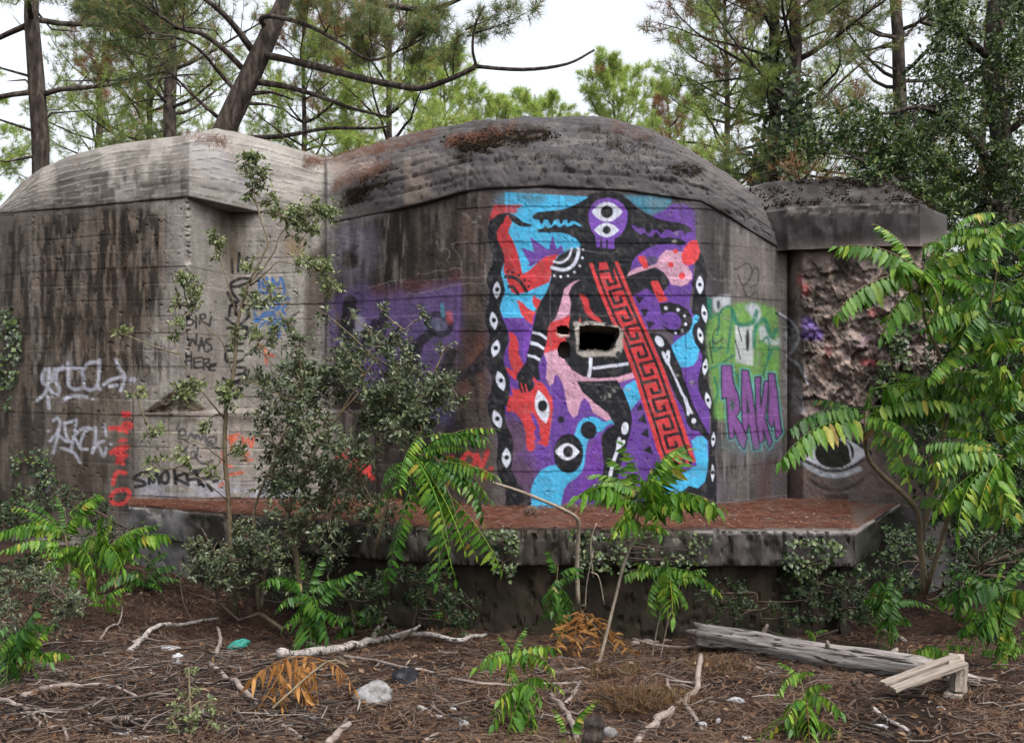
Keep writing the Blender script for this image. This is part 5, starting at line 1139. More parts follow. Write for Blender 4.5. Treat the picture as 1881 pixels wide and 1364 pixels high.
plant_pine(3, -70, 26, 0.9, 1.0, 'small pine at the far left edge, low behind the bunker')
plant_pine(0, 190, 27, 3.0, 1.0, 'pine in the back between the two left trunks')
plant_pine(1, 560, 24, 0.3, 1.02, 'bright bushy pine just right of the leaning trunk')
plant_pine(1, 725, 23, 2.0, 1.12, 'broad light green pine above the valley between the two roofs')
plant_pine(0, 645, 30, 4.0, 1.0, 'pine half hidden behind the broad light green pine')
plant_pine(3, 820, 27, 5.0, 1.10, 'pine at the right edge of the light green group')
plant_pine(3, 905, 33, 1.0, 1.15, 'distant pine above the left shoulder of the middle roof')
plant_pine(3, 985, 34, 2.5, 1.2, 'distant pine above the top of the middle roof')
plant_pine(1, 1050, 38, 0.2, 1.1, 'faint distant pine right of the top of the middle roof')
plant_pine(3, 1135, 33, 3.9, 1.28, 'slim distant pine with pointed crown, alone in the bright gap')
plant_pine(1, 1225, 36, 4.4, 1.15, 'pale distant pine left of the twin trunks')
plant_pine(0, 1405, 17.5, 0.5, 1.0, 'left one of the twin ivied pine trunks')
plant_pine(2, 1458, 16.5, 1.7, 1.0, 'right one of the twin ivied pine trunks')
plant_pine(2, 1690, 18, 3.3, 1.05, 'tall pine showing above the oak foliage on the right')
plant_pine(1, 1330, 24, 5.5, 1.15, 'light green pine left of the twin trunks')
plant_pine(0, 1800, 25, 1.1, 1.0, 'far right pine behind the oak')

# --- the big leaning pine with long bare limbs
Yp = 14.0
lt = thing('pine_tree', 'thick dark pine trunk leaning right with long crooked limbs', 'tree', tuple(P(395, 400, Yp)), 'pine trees behind the bunker')
lt.location.z = float(gz(lt.location.x, Yp))
wood, crown, tips = Acc(), Acc(), []
def ppl(l): return np.array([tuple(P(x, y, y_)) for x, y, y_ in l])
trk = ppl([(330, 560, Yp), (372, 360, Yp), (412, 240, Yp), (440, 180, Yp), (462, 135, Yp), (482, 90, Yp), (503, 45, Yp), (524, -5, Yp), (560, -110, Yp), (600, -260, Yp + .2), (640, -420, Yp + .3)])
trk[0, 2] = float(gz(trk[0, 0], Yp)) - 0.1
add_tube(wood, smooth_line(trk, 4), np.interp(np.linspace(0, 1, 41), [0, .25, .6, 1], [.18, .142, .118, .045]), 12, 0.1, 4)
LIMBS = [([(480, 100, 14), (520, 108, 13.8), (580, 122, 13.4), (650, 140, 13.0), (720, 155, 12.6), (770, 162, 12.4), (820, 148, 12.2), (870, 125, 12.0), (875, 122, 12.0), (960, 128, 11.8), (1040, 118, 11.6), (1092, 92, 11.5)], .052, .012),
         ([(875, 122, 12), (868, 90, 11.9), (872, 50, 11.8), (890, 10, 11.7)], .018, .01),
         ([(470, 150, 14), (520, 158, 13.9), (580, 175, 13.7), (650, 200, 13.5), (715, 215, 13.4)], .045, .012),
         ([(462, 172, 14), (500, 170, 14.1), (540, 184, 14.2)], .03, .008),
         ([(455, 190, 14), (490, 192, 14.1), (520, 200, 14.2)], .025, .006),
         ([(490, 50, 14), (480, 35, 13.8), (500, 30, 13.6), (560, 45, 13.3), (620, 75, 13.0), (680, 110, 12.8), (740, 90, 12.6), (780, 70, 12.5)], .04, .008),
         ([(466, 95, 14), (440, 60, 13.8), (410, 25, 13.6), (370, -5, 13.4), (320, -30, 13.2)], .05, .02),
         ([(445, 125, 14), (410, 90, 13.8), (370, 62, 13.6), (330, 52, 13.4), (280, 20, 13.2), (230, -10, 13.0)], .04, .012),
         ([(440, 175, 14), (400, 130, 13.8), (370, 95, 13.5), (330, 70, 13.3), (270, 60, 13.0)], .03, .008),
         ([(400, 215, 14), (360, 180, 13.8), (320, 140, 13.6), (280, 100, 13.4)], .026, .007),
         ([(455, 252, 14.3), (520, 250, 14.0), (600, 236, 13.6), (680, 236, 13.2), (715, 232, 13.0)], .035, .012),
         ([(560, -80, 14), (620, -30, 13.5), (680, 0, 13.2), (740, 14, 13), (790, 16, 12.8), (830, 5, 12.6), (880, -20, 12.4)], .05, .02)]
for pl, r0, r1 in LIMBS:
    q = smooth_line(ppl(pl), 4); add_tube(wood, q, np.linspace(r0, r1, len(q)), 7, 0.12, len(pl))
def spray(x, y, Y, n, ang, L, w=0.010, bare=0.2, nsub=6):       # small branch systems hung on the limbs
    for i in range(n):
        a = math.radians(ang + rng.normal() * 28)
        grow_branch(wood, tips, P(x + rng.normal() * 6, y + rng.normal() * 5, Y), (math.cos(a), rng.normal() * 0.5, math.sin(a)), L * rng.uniform(0.7, 1.2), w, 0.25, nsub, 0.42, bare, 4)
for a in [(600, 60, 13.1, 3, 60, .9), (680, 105, 12.8, 3, 70, .9), (745, 90, 12.6, 3, 60, .8), (660, 20, 13.2, 3, -60, .8), (740, 18, 13, 3, -70, .9), (800, 14, 12.8, 2, -80, .8), (870, 60, 11.9, 3, 40, .6), (830, 145, 12.2, 2, 80, .5), (560, 110, 13.5, 2, 80, .8), (620, 70, 13, 2, 80, .8),
          (400, 20, 13.6, 3, 120, .9), (340, 55, 13.4, 4, 130, .9), (290, 30, 13.2, 4, 120, 1.0), (250, 5, 13.0, 3, 150, 1.0), (330, 75, 13.3, 3, 170, .9), (280, 62, 13.0, 4, 160, .9), (300, 110, 13.4, 3, 190, .8), (230, -5, 13, 3, 200, .9)]:
    spray(*a)
b_ = np.array([t[0] for t in tips]); d_ = np.array([t[1] for t in tips])
tuft_needles(crown, b_, d_, 20, 0.15, 0.006)
wm = wood.mesh('trunk', True); o = link('trunk', wm, M['bark'], lt)
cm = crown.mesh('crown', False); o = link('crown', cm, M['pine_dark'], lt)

# --- pine cones on its limb and on the ledge
def cone_mesh(seed=1, n=60):
    acc = Acc(); g = 2.39996
    for i in range(n):
        t = i / n; z = 1 - 2 * t; r = math.sqrt(max(0, 1 - z * z)) * (0.85 - 0.12 * z)
        c = np.array([math.cos(i * g) * r, math.sin(i * g) * r, z * 1.35]); nn = unit(c * np.array([1, 1, .5])); s = 0.30
        u = unit(np.cross(nn, [0, 0, 1.0])); v = np.cross(nn, u)
        acc.add([c + nn * .22, c + u * s, c + v * s * .8, c - u * s, c - v * s * .8, c - nn * .3], [[0, 1, 2], [0, 2, 3], [0, 3, 4], [0, 4, 1], [5, 2, 1], [5, 3, 2], [5, 4, 3], [5, 1, 4]])
    return acc.mesh('pine_cone', False)
CM = cone_mesh(); CM.materials.append(M['cone'])
for (x, y, Y, s, hang, lb_) in ((737, 47, 12.9, .05, 1, 'leftmost of three pine cones hanging from the high limb'), (753, 51, 12.9, .04, 1, 'middle one of three pine cones hanging from the high limb'), (781, 47, 12.9, .045, 1, 'rightmost of three pine cones hanging from the high limb')):
    c = bpy.data.objects.new('pine_cone', CM); C.objects.link(c); c.location = P(x, y, Y); c.scale = (s, s, s); c.rotation_euler = (0.4, rng.random() * 2, rng.random() * 6)
    tag(c, lb_, 'pine cone', 'pine cones')
acc = Acc()
for x, y in ((737, 47), (753, 51), (781, 47)):
    pass
for (x, y, s, lb_) in ((976, 944, .055, 'open pine cone lying on the ledge under the mural'), (1048, 936, .05, 'dark pine cone on the ledge right of the open cone')):
    Yl = (CH - LEDGE) * F / (y + 6 - CY)
    c = bpy.data.objects.new('pine_cone', CM); C.objects.link(c); c.location = ((x - CX) / F * Yl, Yl, LEDGE + s * .8); c.scale = (s, s, s); c.rotation_euler = (1.5, 0, rng.random() * 6)
    tag(c, lb_, 'pine cone', 'pine cones')

# ---------------------------------------------------------------- shrubs and broadleaf crowns
def shrub(name, label, cat, limbs, clumps, leaf, mats, group=None, twigmat='twig', crownname='foliage', trunkname='stem', squash=1.0, depth=None, wood_mat=None, twigs=7, wob=0.05):
    """limbs: [(px,py,Y,radius_m)...]; clumps: (px,py,Y,radius_m,leaves). One woody mesh, one leaf mesh."""
    allp = np.concatenate([np.array([tuple(P(x, y, Y)) for x, y, Y, r in l]) for l in limbs]) if limbs else None
    base = allp[0] if limbs else np.array(tuple(P(*clumps[0][:3])))
    o = thing(name, label, cat, tuple(base), group)
    wood, fol = Acc(), Acc()
    nodes = []
    for l in limbs:
        q = smooth_line([tuple(P(x, y, Y)) for x, y, Y, r in l], 4); r = np.interp(np.linspace(0, 1, len(q)), np.linspace(0, 1, len(l)), [p[3] for p in l])
        q = q + rng.normal(size=q.shape) * r[:, None] * 0.25
        add_tube(wood, q, r, 7, wob, len(q))
        if nodes and min(np.linalg.norm(n_ - q[0], axis=1).min() for n_ in nodes) > 0.03: add_tube(wood, [nodes[0][0] - [0, 0, .02], (nodes[0][0] + q[0]) / 2 - [0, 0, .12], q[0] - [0, 0, .02]], r[0], 5)
        nodes.append(q)
    nodes = np.concatenate(nodes) if nodes else None
    for x, y, Y, R, n in clumps:
        c = np.array(tuple(P(x, y, Y))); k = max(3, int(n / 15))
        root = nodes[np.argmin(((nodes - c) ** 2).sum(1))] if nodes is not None else c
        near = nodes is not None
        hub = c + rng.normal(size=3) * R * 0.2
        if near: add_tube(wood, smooth_line([root, (root + hub) / 2 + rng.normal(size=3) * R * .15, hub], 3), np.linspace(0.007, 0.004, 7), 4)
        for i in range(k):
            d = unit(rdir(1)[0] + np.array([0, 0, 0.25])); e = c + d * R * rng.uniform(0.55, 1.1) * np.array([1, 1, squash])
            m = hub + (e - hub) * rng.uniform(0.1, 0.35) + rng.normal(size=3) * R * 0.12
            bend = (m + e) / 2 + rng.normal(size=3) * R * 0.08
            if i < twigs and near: add_tube(wood, [hub, m, bend, e], [0.0035, 0.003, 0.0022, 0.001], 3)
            nl = max(3, int(n / k)); t = np.linspace(0.1, 1, nl)[:, None] + rng.normal(size=(nl, 1)) * 0.04
            pos = np.where(t < .5, m + (bend - m) * t * 2, bend + (e - bend) * (t * 2 - 1)) + rng.normal(size=(nl, 3)) * leaf * 0.25
            ax = unit(e - m); sd = unit(np.cross(ax, rdir(nl))) 
            dd = unit(ax * 0.55 + sd * 0.85 + rng.normal(size=(nl, 3)) * 0.2); up = unit(rng.normal(size=(nl, 3)) * 0.45 + [0, -0.3, 0.85])
            L = leaf * rng.uniform(0.5, 1.3, nl)
            fol.add(*leaves(pos, dd, up, L, L * rng.uniform(.42, .62, nl), 0.18))
    if wood.n: link(trunkname, wood.mesh(trunkname, True), wood_mat or M[twigmat], o)
    if fol.n: link(crownname, fol.mesh(crownname, False), M[mats], o)
    return o

def fill(poly_px, n, Y0r, Y1r, R, leaves_n):    # clumps spread over a region
    xs = [p[0] for p in poly_px]; ys = [p[1] for p in poly_px]; out = []
    pa = np.array(poly_px, float)
    while len(out) < n:
        x, y = rng.uniform(min(xs), max(xs)), rng.uniform(min(ys), max(ys))
        if inside(pa, np.array([x]), np.array([y]))[0]: out.append((x, y, rng.uniform(Y0r, Y1r), R * rng.uniform(0.7, 1.3), int(leaves_n * rng.uniform(0.7, 1.3))))
    return out
# holm oak at the right, its trunk showing through
shrub('holm_oak', 'dark dense holm oak filling the upper right corner', 'tree',
      [[(1850, 900, 12.6, .16), (1840, 420, 12.5, .14), (1832, 250, 12.5, .12), (1826, 60, 12.5, .1), (1822, -140, 12.5, .07)], [(1836, 330, 12.5, .06), (1780, 250, 12.2, .04), (1700, 200, 11.8, .03), (1620, 210, 11.5, .015)], [(1838, 380, 12.5, .05), (1760, 350, 12, .035), (1660, 330, 11.4, .025), (1570, 290, 11, .012)], [(1828, 120, 12.5, .05), (1760, 60, 12.2, .03), (1690, 40, 12, .02)], [(1832, 240, 12.5, .05), (1870, 230, 12.4, .04), (1930, 180, 12.2, .03)], [(1834, 330, 12.5, .03), (1860, 310, 12.2, .02), (1900, 300, 12, .015)]],
      fill([(1700, -60), (1960, -60), (1960, 330), (1880, 420), (1720, 400), (1560, 300), (1600, 190), (1680, 130)], 105, 11.0, 13.6, .36, 250) +
      fill([(1500, 200), (1560, 190), (1640, 240), (1640, 300), (1540, 300), (1490, 270)], 14, 11, 12, .26, 200) + fill([(1600, 280), (1760, 300), (1760, 410), (1660, 380), (1600, 330)], 26, 10.6, 12, .24, 230),
      0.058, 'oak', None, 'twig', 'crown', 'trunk', 0.8, None, M['bark'], 2)
shrub('laurel_bush', 'dark shadowy bush right of the right roof slab, under the oak', 'bush',
      [[(1800, 1010, 11.6, .03), (1790, 700, 11.4, .025), (1780, 450, 11.2, .012)], [(1860, 1010, 11.8, .03), (1870, 700, 11.6, .02), (1880, 480, 11.4, .012)]],
      fill([(1700, 400), (1960, 380), (1960, 700), (1740, 700), (1720, 480)], 60, 10.8, 12.2, .3, 190), 0.06, 'laurel')
shrub('laurel_bush', 'dark thicket low behind the ailanthus at the right edge', 'bush',
      [[(1780, 1060, 10.6, .03), (1790, 900, 10.4, .02), (1800, 760, 10.3, .012)]],
      fill([(1690, 680), (1960, 660), (1960, 1010), (1760, 1030), (1680, 900)], 60, 9.8, 11.6, .28, 170), 0.06, 'laurel')
shrub('laurel_bush', 'dark leafy bush right behind the tall ailanthus, hiding the end of the broken wall', 'bush',
      [[(1790, 1080, 9.3, .03), (1785, 800, 9.1, .022), (1800, 560, 9.0, .012)], [(1830, 1080, 9.2, .025), (1850, 800, 9.0, .018), (1860, 600, 9, .01)]],
      fill([(1690, 480), (1960, 430), (1960, 980), (1740, 1010), (1690, 900), (1700, 700)], 100, 8.4, 9.5, .24, 190), 0.055, 'laurel')
# ivy climbing the twin trunks
def ivy(name, label, pts, n, R, size, mat='ivy', stems=None):
    q = smooth_line([tuple(P(*p)) for p in pts], 8); i = rng.integers(0, len(q), n)
    a = rng.random(n) * 6.283
    off = np.stack([np.cos(a), np.sin(a) * 0.5 - 0.4, rng.normal(size=n) * 0.5], 1) * R * rng.uniform(0.6, 1.3, (n, 1))
    L = size * rng.uniform(0.6, 1.3, n)
    o = thing(name, label, 'ivy', tuple(q[0]))
    v, f = leaves(q[i] + off, unit(rdir(n) * 0.6 + [0, -0.2, -0.8]), unit(rdir(n) * 0.5 + [0, -1, 0.3]), L, L * 0.95, 0.12)
    acc = Acc(); acc.add(v, f); link('leaves', acc.mesh('leaves', False), M[mat], o)
    w = Acc(); add_tube(w, q, 0.008, 4); link('vine', w.mesh('vine', True), M['twig'], o)
    return o
ivy('ivy_vine', 'ivy climbing the left one of the twin pine trunks', [(1400, 330, 17.3), (1412, 260, 17.3), (1420, 160, 17.3), (1425, 90, 17.3)], 700, .2, .09)
ivy('ivy_vine', 'ivy climbing the right one of the twin pine trunks', [(1455, 330, 16.3), (1462, 240, 16.3), (1465, 150, 16.3)], 650, .18, .09)
# ---------------------------------------------------------------- evergreen shrubs in front of the wall
shrub('evergreen_sapling', 'slender evergreen sapling with sparse leaves in front of the pale recess', 'shrub',
      [[(432, 1130, 8.5, .022), (424, 1040, 8.5, .020), (420, 950, 8.5, .019), (415, 860, 8.5, .018), (413, 770, 8.5, .017), (428, 690, 8.5, .015), (436, 600, 8.5, .013), (448, 545, 8.5, .012), (457, 520, 8.5, .010)],
       [(457, 520, 8.5, .009), (480, 475, 8.5, .008), (492, 445, 8.5, .007), (478, 400, 8.5, .006), (468, 360, 8.5, .005), (456, 300, 8.5, .003)],
       [(457, 522, 8.5, .008), (485, 490, 8.6, .007), (505, 460, 8.6, .006), (515, 430, 8.6, .005), (540, 405, 8.7, .003)],
       [(460, 525, 8.5, .007), (490, 500, 8.4, .006), (515, 480, 8.4, .005), (560, 495, 8.4, .004), (600, 520, 8.4, .003)],
       [(436, 580, 8.5, .006), (420, 525, 8.4, .005), (405, 480, 8.4, .004), (392, 440, 8.4, .003)],
       [(413, 770, 8.5, .007), (380, 730, 8.4, .005), (350, 690, 8.3, .004), (330, 650, 8.3, .003)],
       [(428, 690, 8.5, .006), (408, 628, 8.4, .005), (378, 600, 8.4, .004), (345, 560, 8.4, .003)],
       [(432, 670, 8.5, .005), (465, 640, 8.4, .004), (500, 600, 8.4, .003)], [(416, 850, 8.5, .005), (370, 815, 8.3, .004), (320, 800, 8.2, .003), (270, 780, 8.2, .002)],
       [(420, 920, 8.5, .005), (370, 880, 8.3, .004), (320, 860, 8.2, .003)]],
      [(456, 300, 8.5, 0.103, 187), (470, 325, 8.5, 0.127, 255), (450, 350, 8.5, 0.092, 119), (470, 290, 8.5, 0.069, 102), (540, 400, 8.7, 0.184, 357), (580, 395, 8.7, 0.172, 357), (612, 390, 8.7, 0.115, 187), (560, 430, 8.7, 0.161, 272), (510, 395, 8.6, 0.115, 136),
       (500, 370, 8.6, 0.092, 85), (590, 500, 8.4, 0.138, 255), (605, 525, 8.4, 0.103, 153), (555, 490, 8.4, 0.115, 136), (398, 440, 8.4, 0.092, 153), (405, 465, 8.4, 0.081, 85), (345, 525, 8.4, 0.115, 221), (362, 545, 8.4, 0.103, 170), (330, 560, 8.4, 0.081, 85), (325, 590, 8.3, 0.092, 85),
       (460, 490, 8.5, 0.092, 102), (455, 540, 8.5, 0.092, 102), (500, 545, 8.4, 0.103, 119), (470, 560, 8.4, 0.081, 68), (322, 618, 8.4, 0.057, 51), (430, 620, 8.5, 0.092, 102), (480, 620, 8.4, 0.115, 136), (505, 600, 8.4, 0.092, 102),
       (352, 712, 8.3, 0.115, 204), (414, 712, 8.4, .08, 110), (340, 720, 8.3, 0.115, 136), (420, 730, 8.4, 0.115, 187), (250, 720, 8.2, 0.092, 68), (280, 790, 8.2, 0.115, 102), (230, 610, 8.2, 0.081, 68), (330, 850, 8.2, 0.115, 119), (290, 860, 8.2, 0.115, 102), (390, 860, 8.4, 0.103, 85), (440, 830, 8.5, 0.115, 102), (380, 780, 8.4, 0.092, 68)],
      0.042, 'bush_top', None, 'stem', twigs=5)
shrub('evergreen_shrub', 'dense grey-green evergreen shrub between the black signs and the purple piece', 'shrub',
      [[(560, 1130, 8.3, .026), (545, 1020, 8.3, .024), (530, 940, 8.3, .02), (560, 860, 8.3, .016), (610, 780, 8.3, .012), (660, 720, 8.3, .008)], [(530, 940, 8.3, .016), (500, 880, 8.3, .013), (520, 800, 8.2, .010), (560, 720, 8.2, .007)], [(545, 1000, 8.3, .014), (600, 920, 8.3, .011), (680, 850, 8.2, .009), (760, 780, 8.2, .005)], [(475, 1120, 8.4, .018), (470, 1000, 8.4, .016), (468, 930, 8.4, .013), (500, 850, 8.3, .008)],
       [(610, 780, 8.3, .007), (690, 660, 8.3, .005), (760, 590, 8.3, .003)], [(660, 720, 8.3, .006), (740, 690, 8.2, .005), (800, 680, 8.2, .003)]],
      fill([(470, 660), (560, 620), (650, 610), (720, 640), (800, 670), (830, 740), (790, 790), (700, 800), (620, 830), (540, 800), (470, 760)], 66, 7.85, 8.75, .15, 210) +
      fill([(500, 780), (640, 800), (700, 830), (660, 900), (560, 920), (480, 900)], 30, 7.9, 8.6, .15, 160) + [(770, 585, 8.3, .09, 70), (700, 570, 8.3, .08, 60), (835, 700, 8.2, .09, 80), (850, 745, 8.2, .08, 60), (475, 640, 8.3, .1, 80), (600, 585, 8.3, .09, 70), (530, 600, 8.3, .09, 70), (820, 640, 8.25, .07, 40), (690, 620, 8.3, .1, 80), (450, 700, 8.3, .1, 80), (470, 800, 8.2, .1, 70), (770, 800, 8.1, .1, 80), (745, 820, 8.1, .09, 60), (720, 600, 8.3, .08, 50), (640, 580, 8.3, .1, 60), (800, 690, 8.2, .1, 80), (740, 640, 8.2, .1, 80), (640, 650, 8.2, .1, 90)] +
      fill([(540, 920), (700, 900), (720, 960), (600, 1000), (520, 1000)], 16, 7.9, 8.4, .13, 110),
      0.040, 'bush', None, 'stem', twigs=5)
shrub('evergreen_shrub', 'shadowed evergreen shrub hanging over the ledge edge below the sapling', 'shrub',
      [[(480, 1120, 8.2, .014), (490, 1040, 8.2, .012), (520, 970, 8.2, .008)], [(400, 1100, 8.3, .012), (395, 1020, 8.3, .01), (370, 970, 8.3, .006)]],
      fill([(330, 930), (560, 950), (620, 1000), (560, 1090), (430, 1080), (340, 1040)], 34, 7.8, 8.6, .14, 120), 0.038, 'bush')
shrub('grey_green_shrub', 'low grey-green shrub in the left foreground', 'shrub', [[(70, 1180, 6.7, .012), (60, 1120, 6.7, .009), (90, 1070, 6.7, .004)], [(70, 1180, 6.7, .01), (20, 1110, 6.6, .006), (0, 1070, 6.6, .003)]],
      fill([(-40, 1080), (40, 1055), (150, 1070), (180, 1110), (130, 1160), (20, 1190), (-40, 1180)], 26, 6.3, 7.0, .1, 150), 0.026, 'bush')
shrub('small_evergreen_shrub', 'small upright evergreen shrub at the bottom edge, left of the withered leaves', 'shrub', [[(352, 1400, 5.0, .010), (350, 1300, 5.05, .007), (346, 1225, 5.1, .003)], [(352, 1380, 5, .007), (390, 1320, 5.0, .004)], [(352, 1380, 5, .007), (315, 1320, 5.0, .004)]],
      [(346, 1235, 5.1, .04, 50), (348, 1270, 5.1, .05, 70), (325, 1300, 5.05, .06, 80), (375, 1300, 5.05, .06, 70), (350, 1325, 5.0, .07, 110), (310, 1345, 5.0, .07, 80), (395, 1340, 5.0, .07, 80), (350, 1365, 4.95, .09, 130)], 0.022, 'bush_top', None, 'stem')
shrub('low_bramble', 'small leafy bramble at the foot of the ledge in the middle', 'shrub', [[(650, 1150, 8.1, .008), (640, 1100, 8.1, .005), (600, 1070, 8.0, .003)]],
      fill([(600, 1040), (700, 1060), (720, 1140), (600, 1150), (520, 1100)], 9, 7.9, 8.2, .11, 50), 0.035, 'laurel')
shrub('low_bramble', 'dark low growth at the foot of the ledge under the hanging ailanthus', 'shrub', [[(760, 1150, 8.0, .010), (770, 1090, 8.0, .007), (800, 1040, 7.95, .004)], [(700, 1150, 8.0, .010), (690, 1080, 8.0, .006)]],
      fill([(640, 1030), (860, 1060), (880, 1150), (700, 1160), (620, 1120)], 22, 7.8, 8.1, .12, 90), 0.034, 'laurel')
shrub('low_bramble', 'dark low growth at the foot of the ledge behind the log', 'shrub', [[(1400, 1150, 8.0, .010), (1390, 1090, 8.0, .006)], [(1540, 1150, 8.0, .010), (1560, 1080, 8.0, .006)]],
      fill([(1280, 1090), (1420, 1060), (1600, 1060), (1620, 1140), (1450, 1160), (1290, 1140)], 24, 7.7, 8.1, .11, 80), 0.034, 'laurel')
shrub('low_bramble', 'dark low growth between the ledge corner and the right edge', 'shrub', [[(1700, 1100, 8.2, .010), (1690, 1030, 8.2, .006)], [(1790, 1100, 8.0, .010), (1800, 1040, 8.0, .006)]],
      fill([(1610, 990), (1760, 960), (1960, 970), (1960, 1100), (1720, 1110), (1620, 1080)], 32, 7.6, 8.6, .15, 110), 0.040, 'laurel')
shrub('low_bramble', 'dark low growth at the foot of the brown wall behind the fern-like clump', 'shrub', [[(60, 1040, 9.6, .010), (50, 960, 9.6, .006)], [(220, 1040, 9.4, .010), (230, 970, 9.4, .006)]],
      fill([(-40, 900), (60, 890), (280, 960), (330, 1040), (200, 1060), (-40, 1060)], 32, 8.9, 9.6, .15, 100), 0.038, 'laurel')
# ivy on the walls
def wall_ivy(label, region, Y, n, size, mat='ivy'):
    pa = np.array(region, float); pts = []
    while len(pts) < n:
        x, y = rng.uniform(pa[:, 0].min(), pa[:, 0].max()), rng.uniform(pa[:, 1].min(), pa[:, 1].max())
        if inside(pa, np.array([x]), np.array([y]))[0] and noise2(x / 22.0, y / 16.0, 88) > 0.33:
            Yy = Y(x) if callable(Y) else Y
            pts.append(tuple(P(x, y, Yy - rng.uniform(0.01, 0.10))))
    p = np.array(pts); o = thing('ivy_vine', label, 'ivy', tuple(p[0])); L = size * rng.uniform(0.6, 1.3, n)
    v, f = leaves(p, unit(rdir(n) * 0.7 + [0, -0.3, -0.8]), unit(rdir(n) * 0.45 + [0, -1, 0.4]), L, L * 0.95, 0.12)
    a = Acc(); a.add(v, f); link('leaves', a.mesh('leaves', False), M[mat], o)
    w = Acc(); s = p[np.argsort(p[:, 2])]
    for k in range(3): add_tube(w, smooth_line(s[k::max(1, n // 6)][:6], 3), 0.004, 3)
    link('vine', w.mesh('vine', True), M['twig'], o)
wall_ivy('ivy on the left edge of the brown wall', [(-30, 560), (20, 560), (45, 600), (30, 700), (10, 760), (-40, 760)], lambda x: float(interp(YW, x)), 420, .05)
wall_ivy('thin ivy low on the brown wall left of the red letters', [(20, 830), (90, 820), (110, 900), (60, 980), (0, 980)], lambda x: float(interp(YW, x)), 260, .042)
wall_ivy('ivy on the rough broken wall behind the ailanthus', [(1640, 590), (1668, 600), (1670, 680), (1740, 700), (1720, 760), (1640, 760), (1605, 720), (1615, 640)], lambda x: float(interp(RY, x)) - 0.05, 620, .05)
wall_ivy('ivy hanging on the ledge face in the middle', [(890, 968), (950, 972), (955, 1030), (930, 1080), (900, 1040)], 8.3, 200, .032)
wall_ivy('ivy and bramble hanging on the ledge behind the young ailanthus', [(1040, 970), (1310, 975), (1300, 1030), (1200, 1060), (1060, 1040)], 8.28, 330, .032)
wall_ivy('ivy on the corner of the ledge at its right end', [(1440, 990), (1530, 985), (1560, 1010), (1480, 1060), (1440, 1050)], 8.26, 260, .035)
wall_ivy('dark ivy below the right end of the ledge', [(1430, 1050), (1590, 1030), (1600, 1130), (1440, 1140)], 8.5, 420, .04, 'laurel')

# ---------------------------------------------------------------- ailanthus: stems with long pinnate leaves
def frond_mesh(seed, pairs, droop, hang, mat, lw=0.36, curl=0.0, ll=0.21, jit=0.0):
    """whole-leaf mesh, and the same leaf as rachis and single leaflets"""
    r = np.random.default_rng(seed); rach = Acc(); lf = []
    xs = np.linspace(0, 1, 12); cx = np.column_stack([xs * (1 - 0.06 * xs), curl * xs ** 2, 0.10 * np.sin(xs * 2.4) - droop * xs ** 2.2])
    v, q, c = tube(cx, np.linspace(0.008, 0.003, 12), 3); rach.add(v, np.vstack([tri(q), c]))
    def at(x): return np.array([np.interp(x, xs, cx[:, i]) for i in range(3)])
    for i in range(pairs * 2 + 1):
        x = 0.12 + 0.85 * (i // 2) / (pairs - 0.5) if i < pairs * 2 else 1.0
        x = min(1, x + r.normal() * 0.006); s = 1 if i % 2 else -1
        p = at(x); t = unit(at(min(1, x + .03)) - at(max(0, x - .03)))
        L = (ll - 0.35 * ll * abs(x - 0.45) - 0.2 * ll * x) * r.uniform(0.65, 1.18)
        side = np.array([0, s, 0.0]); h = hang * r.uniform(0.55, 1.45)
        d = unit(side * 0.55 + t * 0.30 + np.array([0, 0, -h]) + r.normal(size=3) * jit) if i < pairs * 2 else unit(t + [0, 0, -0.3 * hang])
        ref = side * 0.8 + np.array([0, 0, .6]) if i < pairs * 2 else np.array([0, 0, 1.0])
        nrm = unit(np.cross(np.cross(d, ref), d) + r.normal(size=3) * (0.22 + jit)); sd = unit(np.cross(d, nrm)); W = L * lw
        sag = np.array([0, 0, -1.0]) * L * 0.22
        m1 = p + d * L * .3; m2 = p + d * L * .65 + sag * .35; tp = p + d * L + sag; f = nrm * W * 0.16
        V = [p, m1 - sd * W * .5 + f, m1, m1 + sd * W * .5 + f, m2 - sd * W * .42 + f, m2, m2 + sd * W * .42 + f, tp]
        lf.append((V, [[0, 1, 2], [0, 2, 3], [1, 4, 5], [1, 5, 2], [2, 5, 6], [2, 6, 3], [4, 7, 5], [5, 7, 6]]))
    full = Acc(); full.v = list(rach.v); full.f = list(rach.f); full.n = rach.n
    for V, f in lf: full.add(V, f)
    me = full.mesh('frond', True); me.materials.append(mat)
    return dict(full=me, rach=rach, leaf=lf, mat=mat, split=None)
def split_frond(F_):
    if F_['split'] is None:
        rm = F_['rach'].mesh('rachis', True); rm.materials.append(M['stem']); ls = []
        for V, f in F_['leaf']:
            lm = mesh_np('leaflet', V, f, True); lm.materials.append(F_['mat']); ls.append(lm)
        F_['split'] = (rm, ls)
    return F_['split']
FM = [frond_mesh(20 + i, p, d, h, M['frond'], w, c) for i, (p, d, h, w, c) in enumerate([(14, .14, 1.1, .40, .05), (15, .08, 1.4, .40, -.06), (13, .22, .9, .40, .1), (14, .03, 1.7, .38, 0), (13, .2, .7, .40, -.1), (15, .12, 1.2, .40, .12)])]
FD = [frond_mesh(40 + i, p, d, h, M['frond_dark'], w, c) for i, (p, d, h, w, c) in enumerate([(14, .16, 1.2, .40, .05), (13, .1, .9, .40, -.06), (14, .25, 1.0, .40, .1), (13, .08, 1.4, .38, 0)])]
FS = [frond_mesh(50 + i, p, d, h, M['frond'], w, c, .27) for i, (p, d, h, w, c) in enumerate([(9, .2, .9, .40, .1), (8, .12, 1.2, .42, -.12), (10, .3, .7, .38, .05), (8, .05, 1.4, .40, -.05)])]
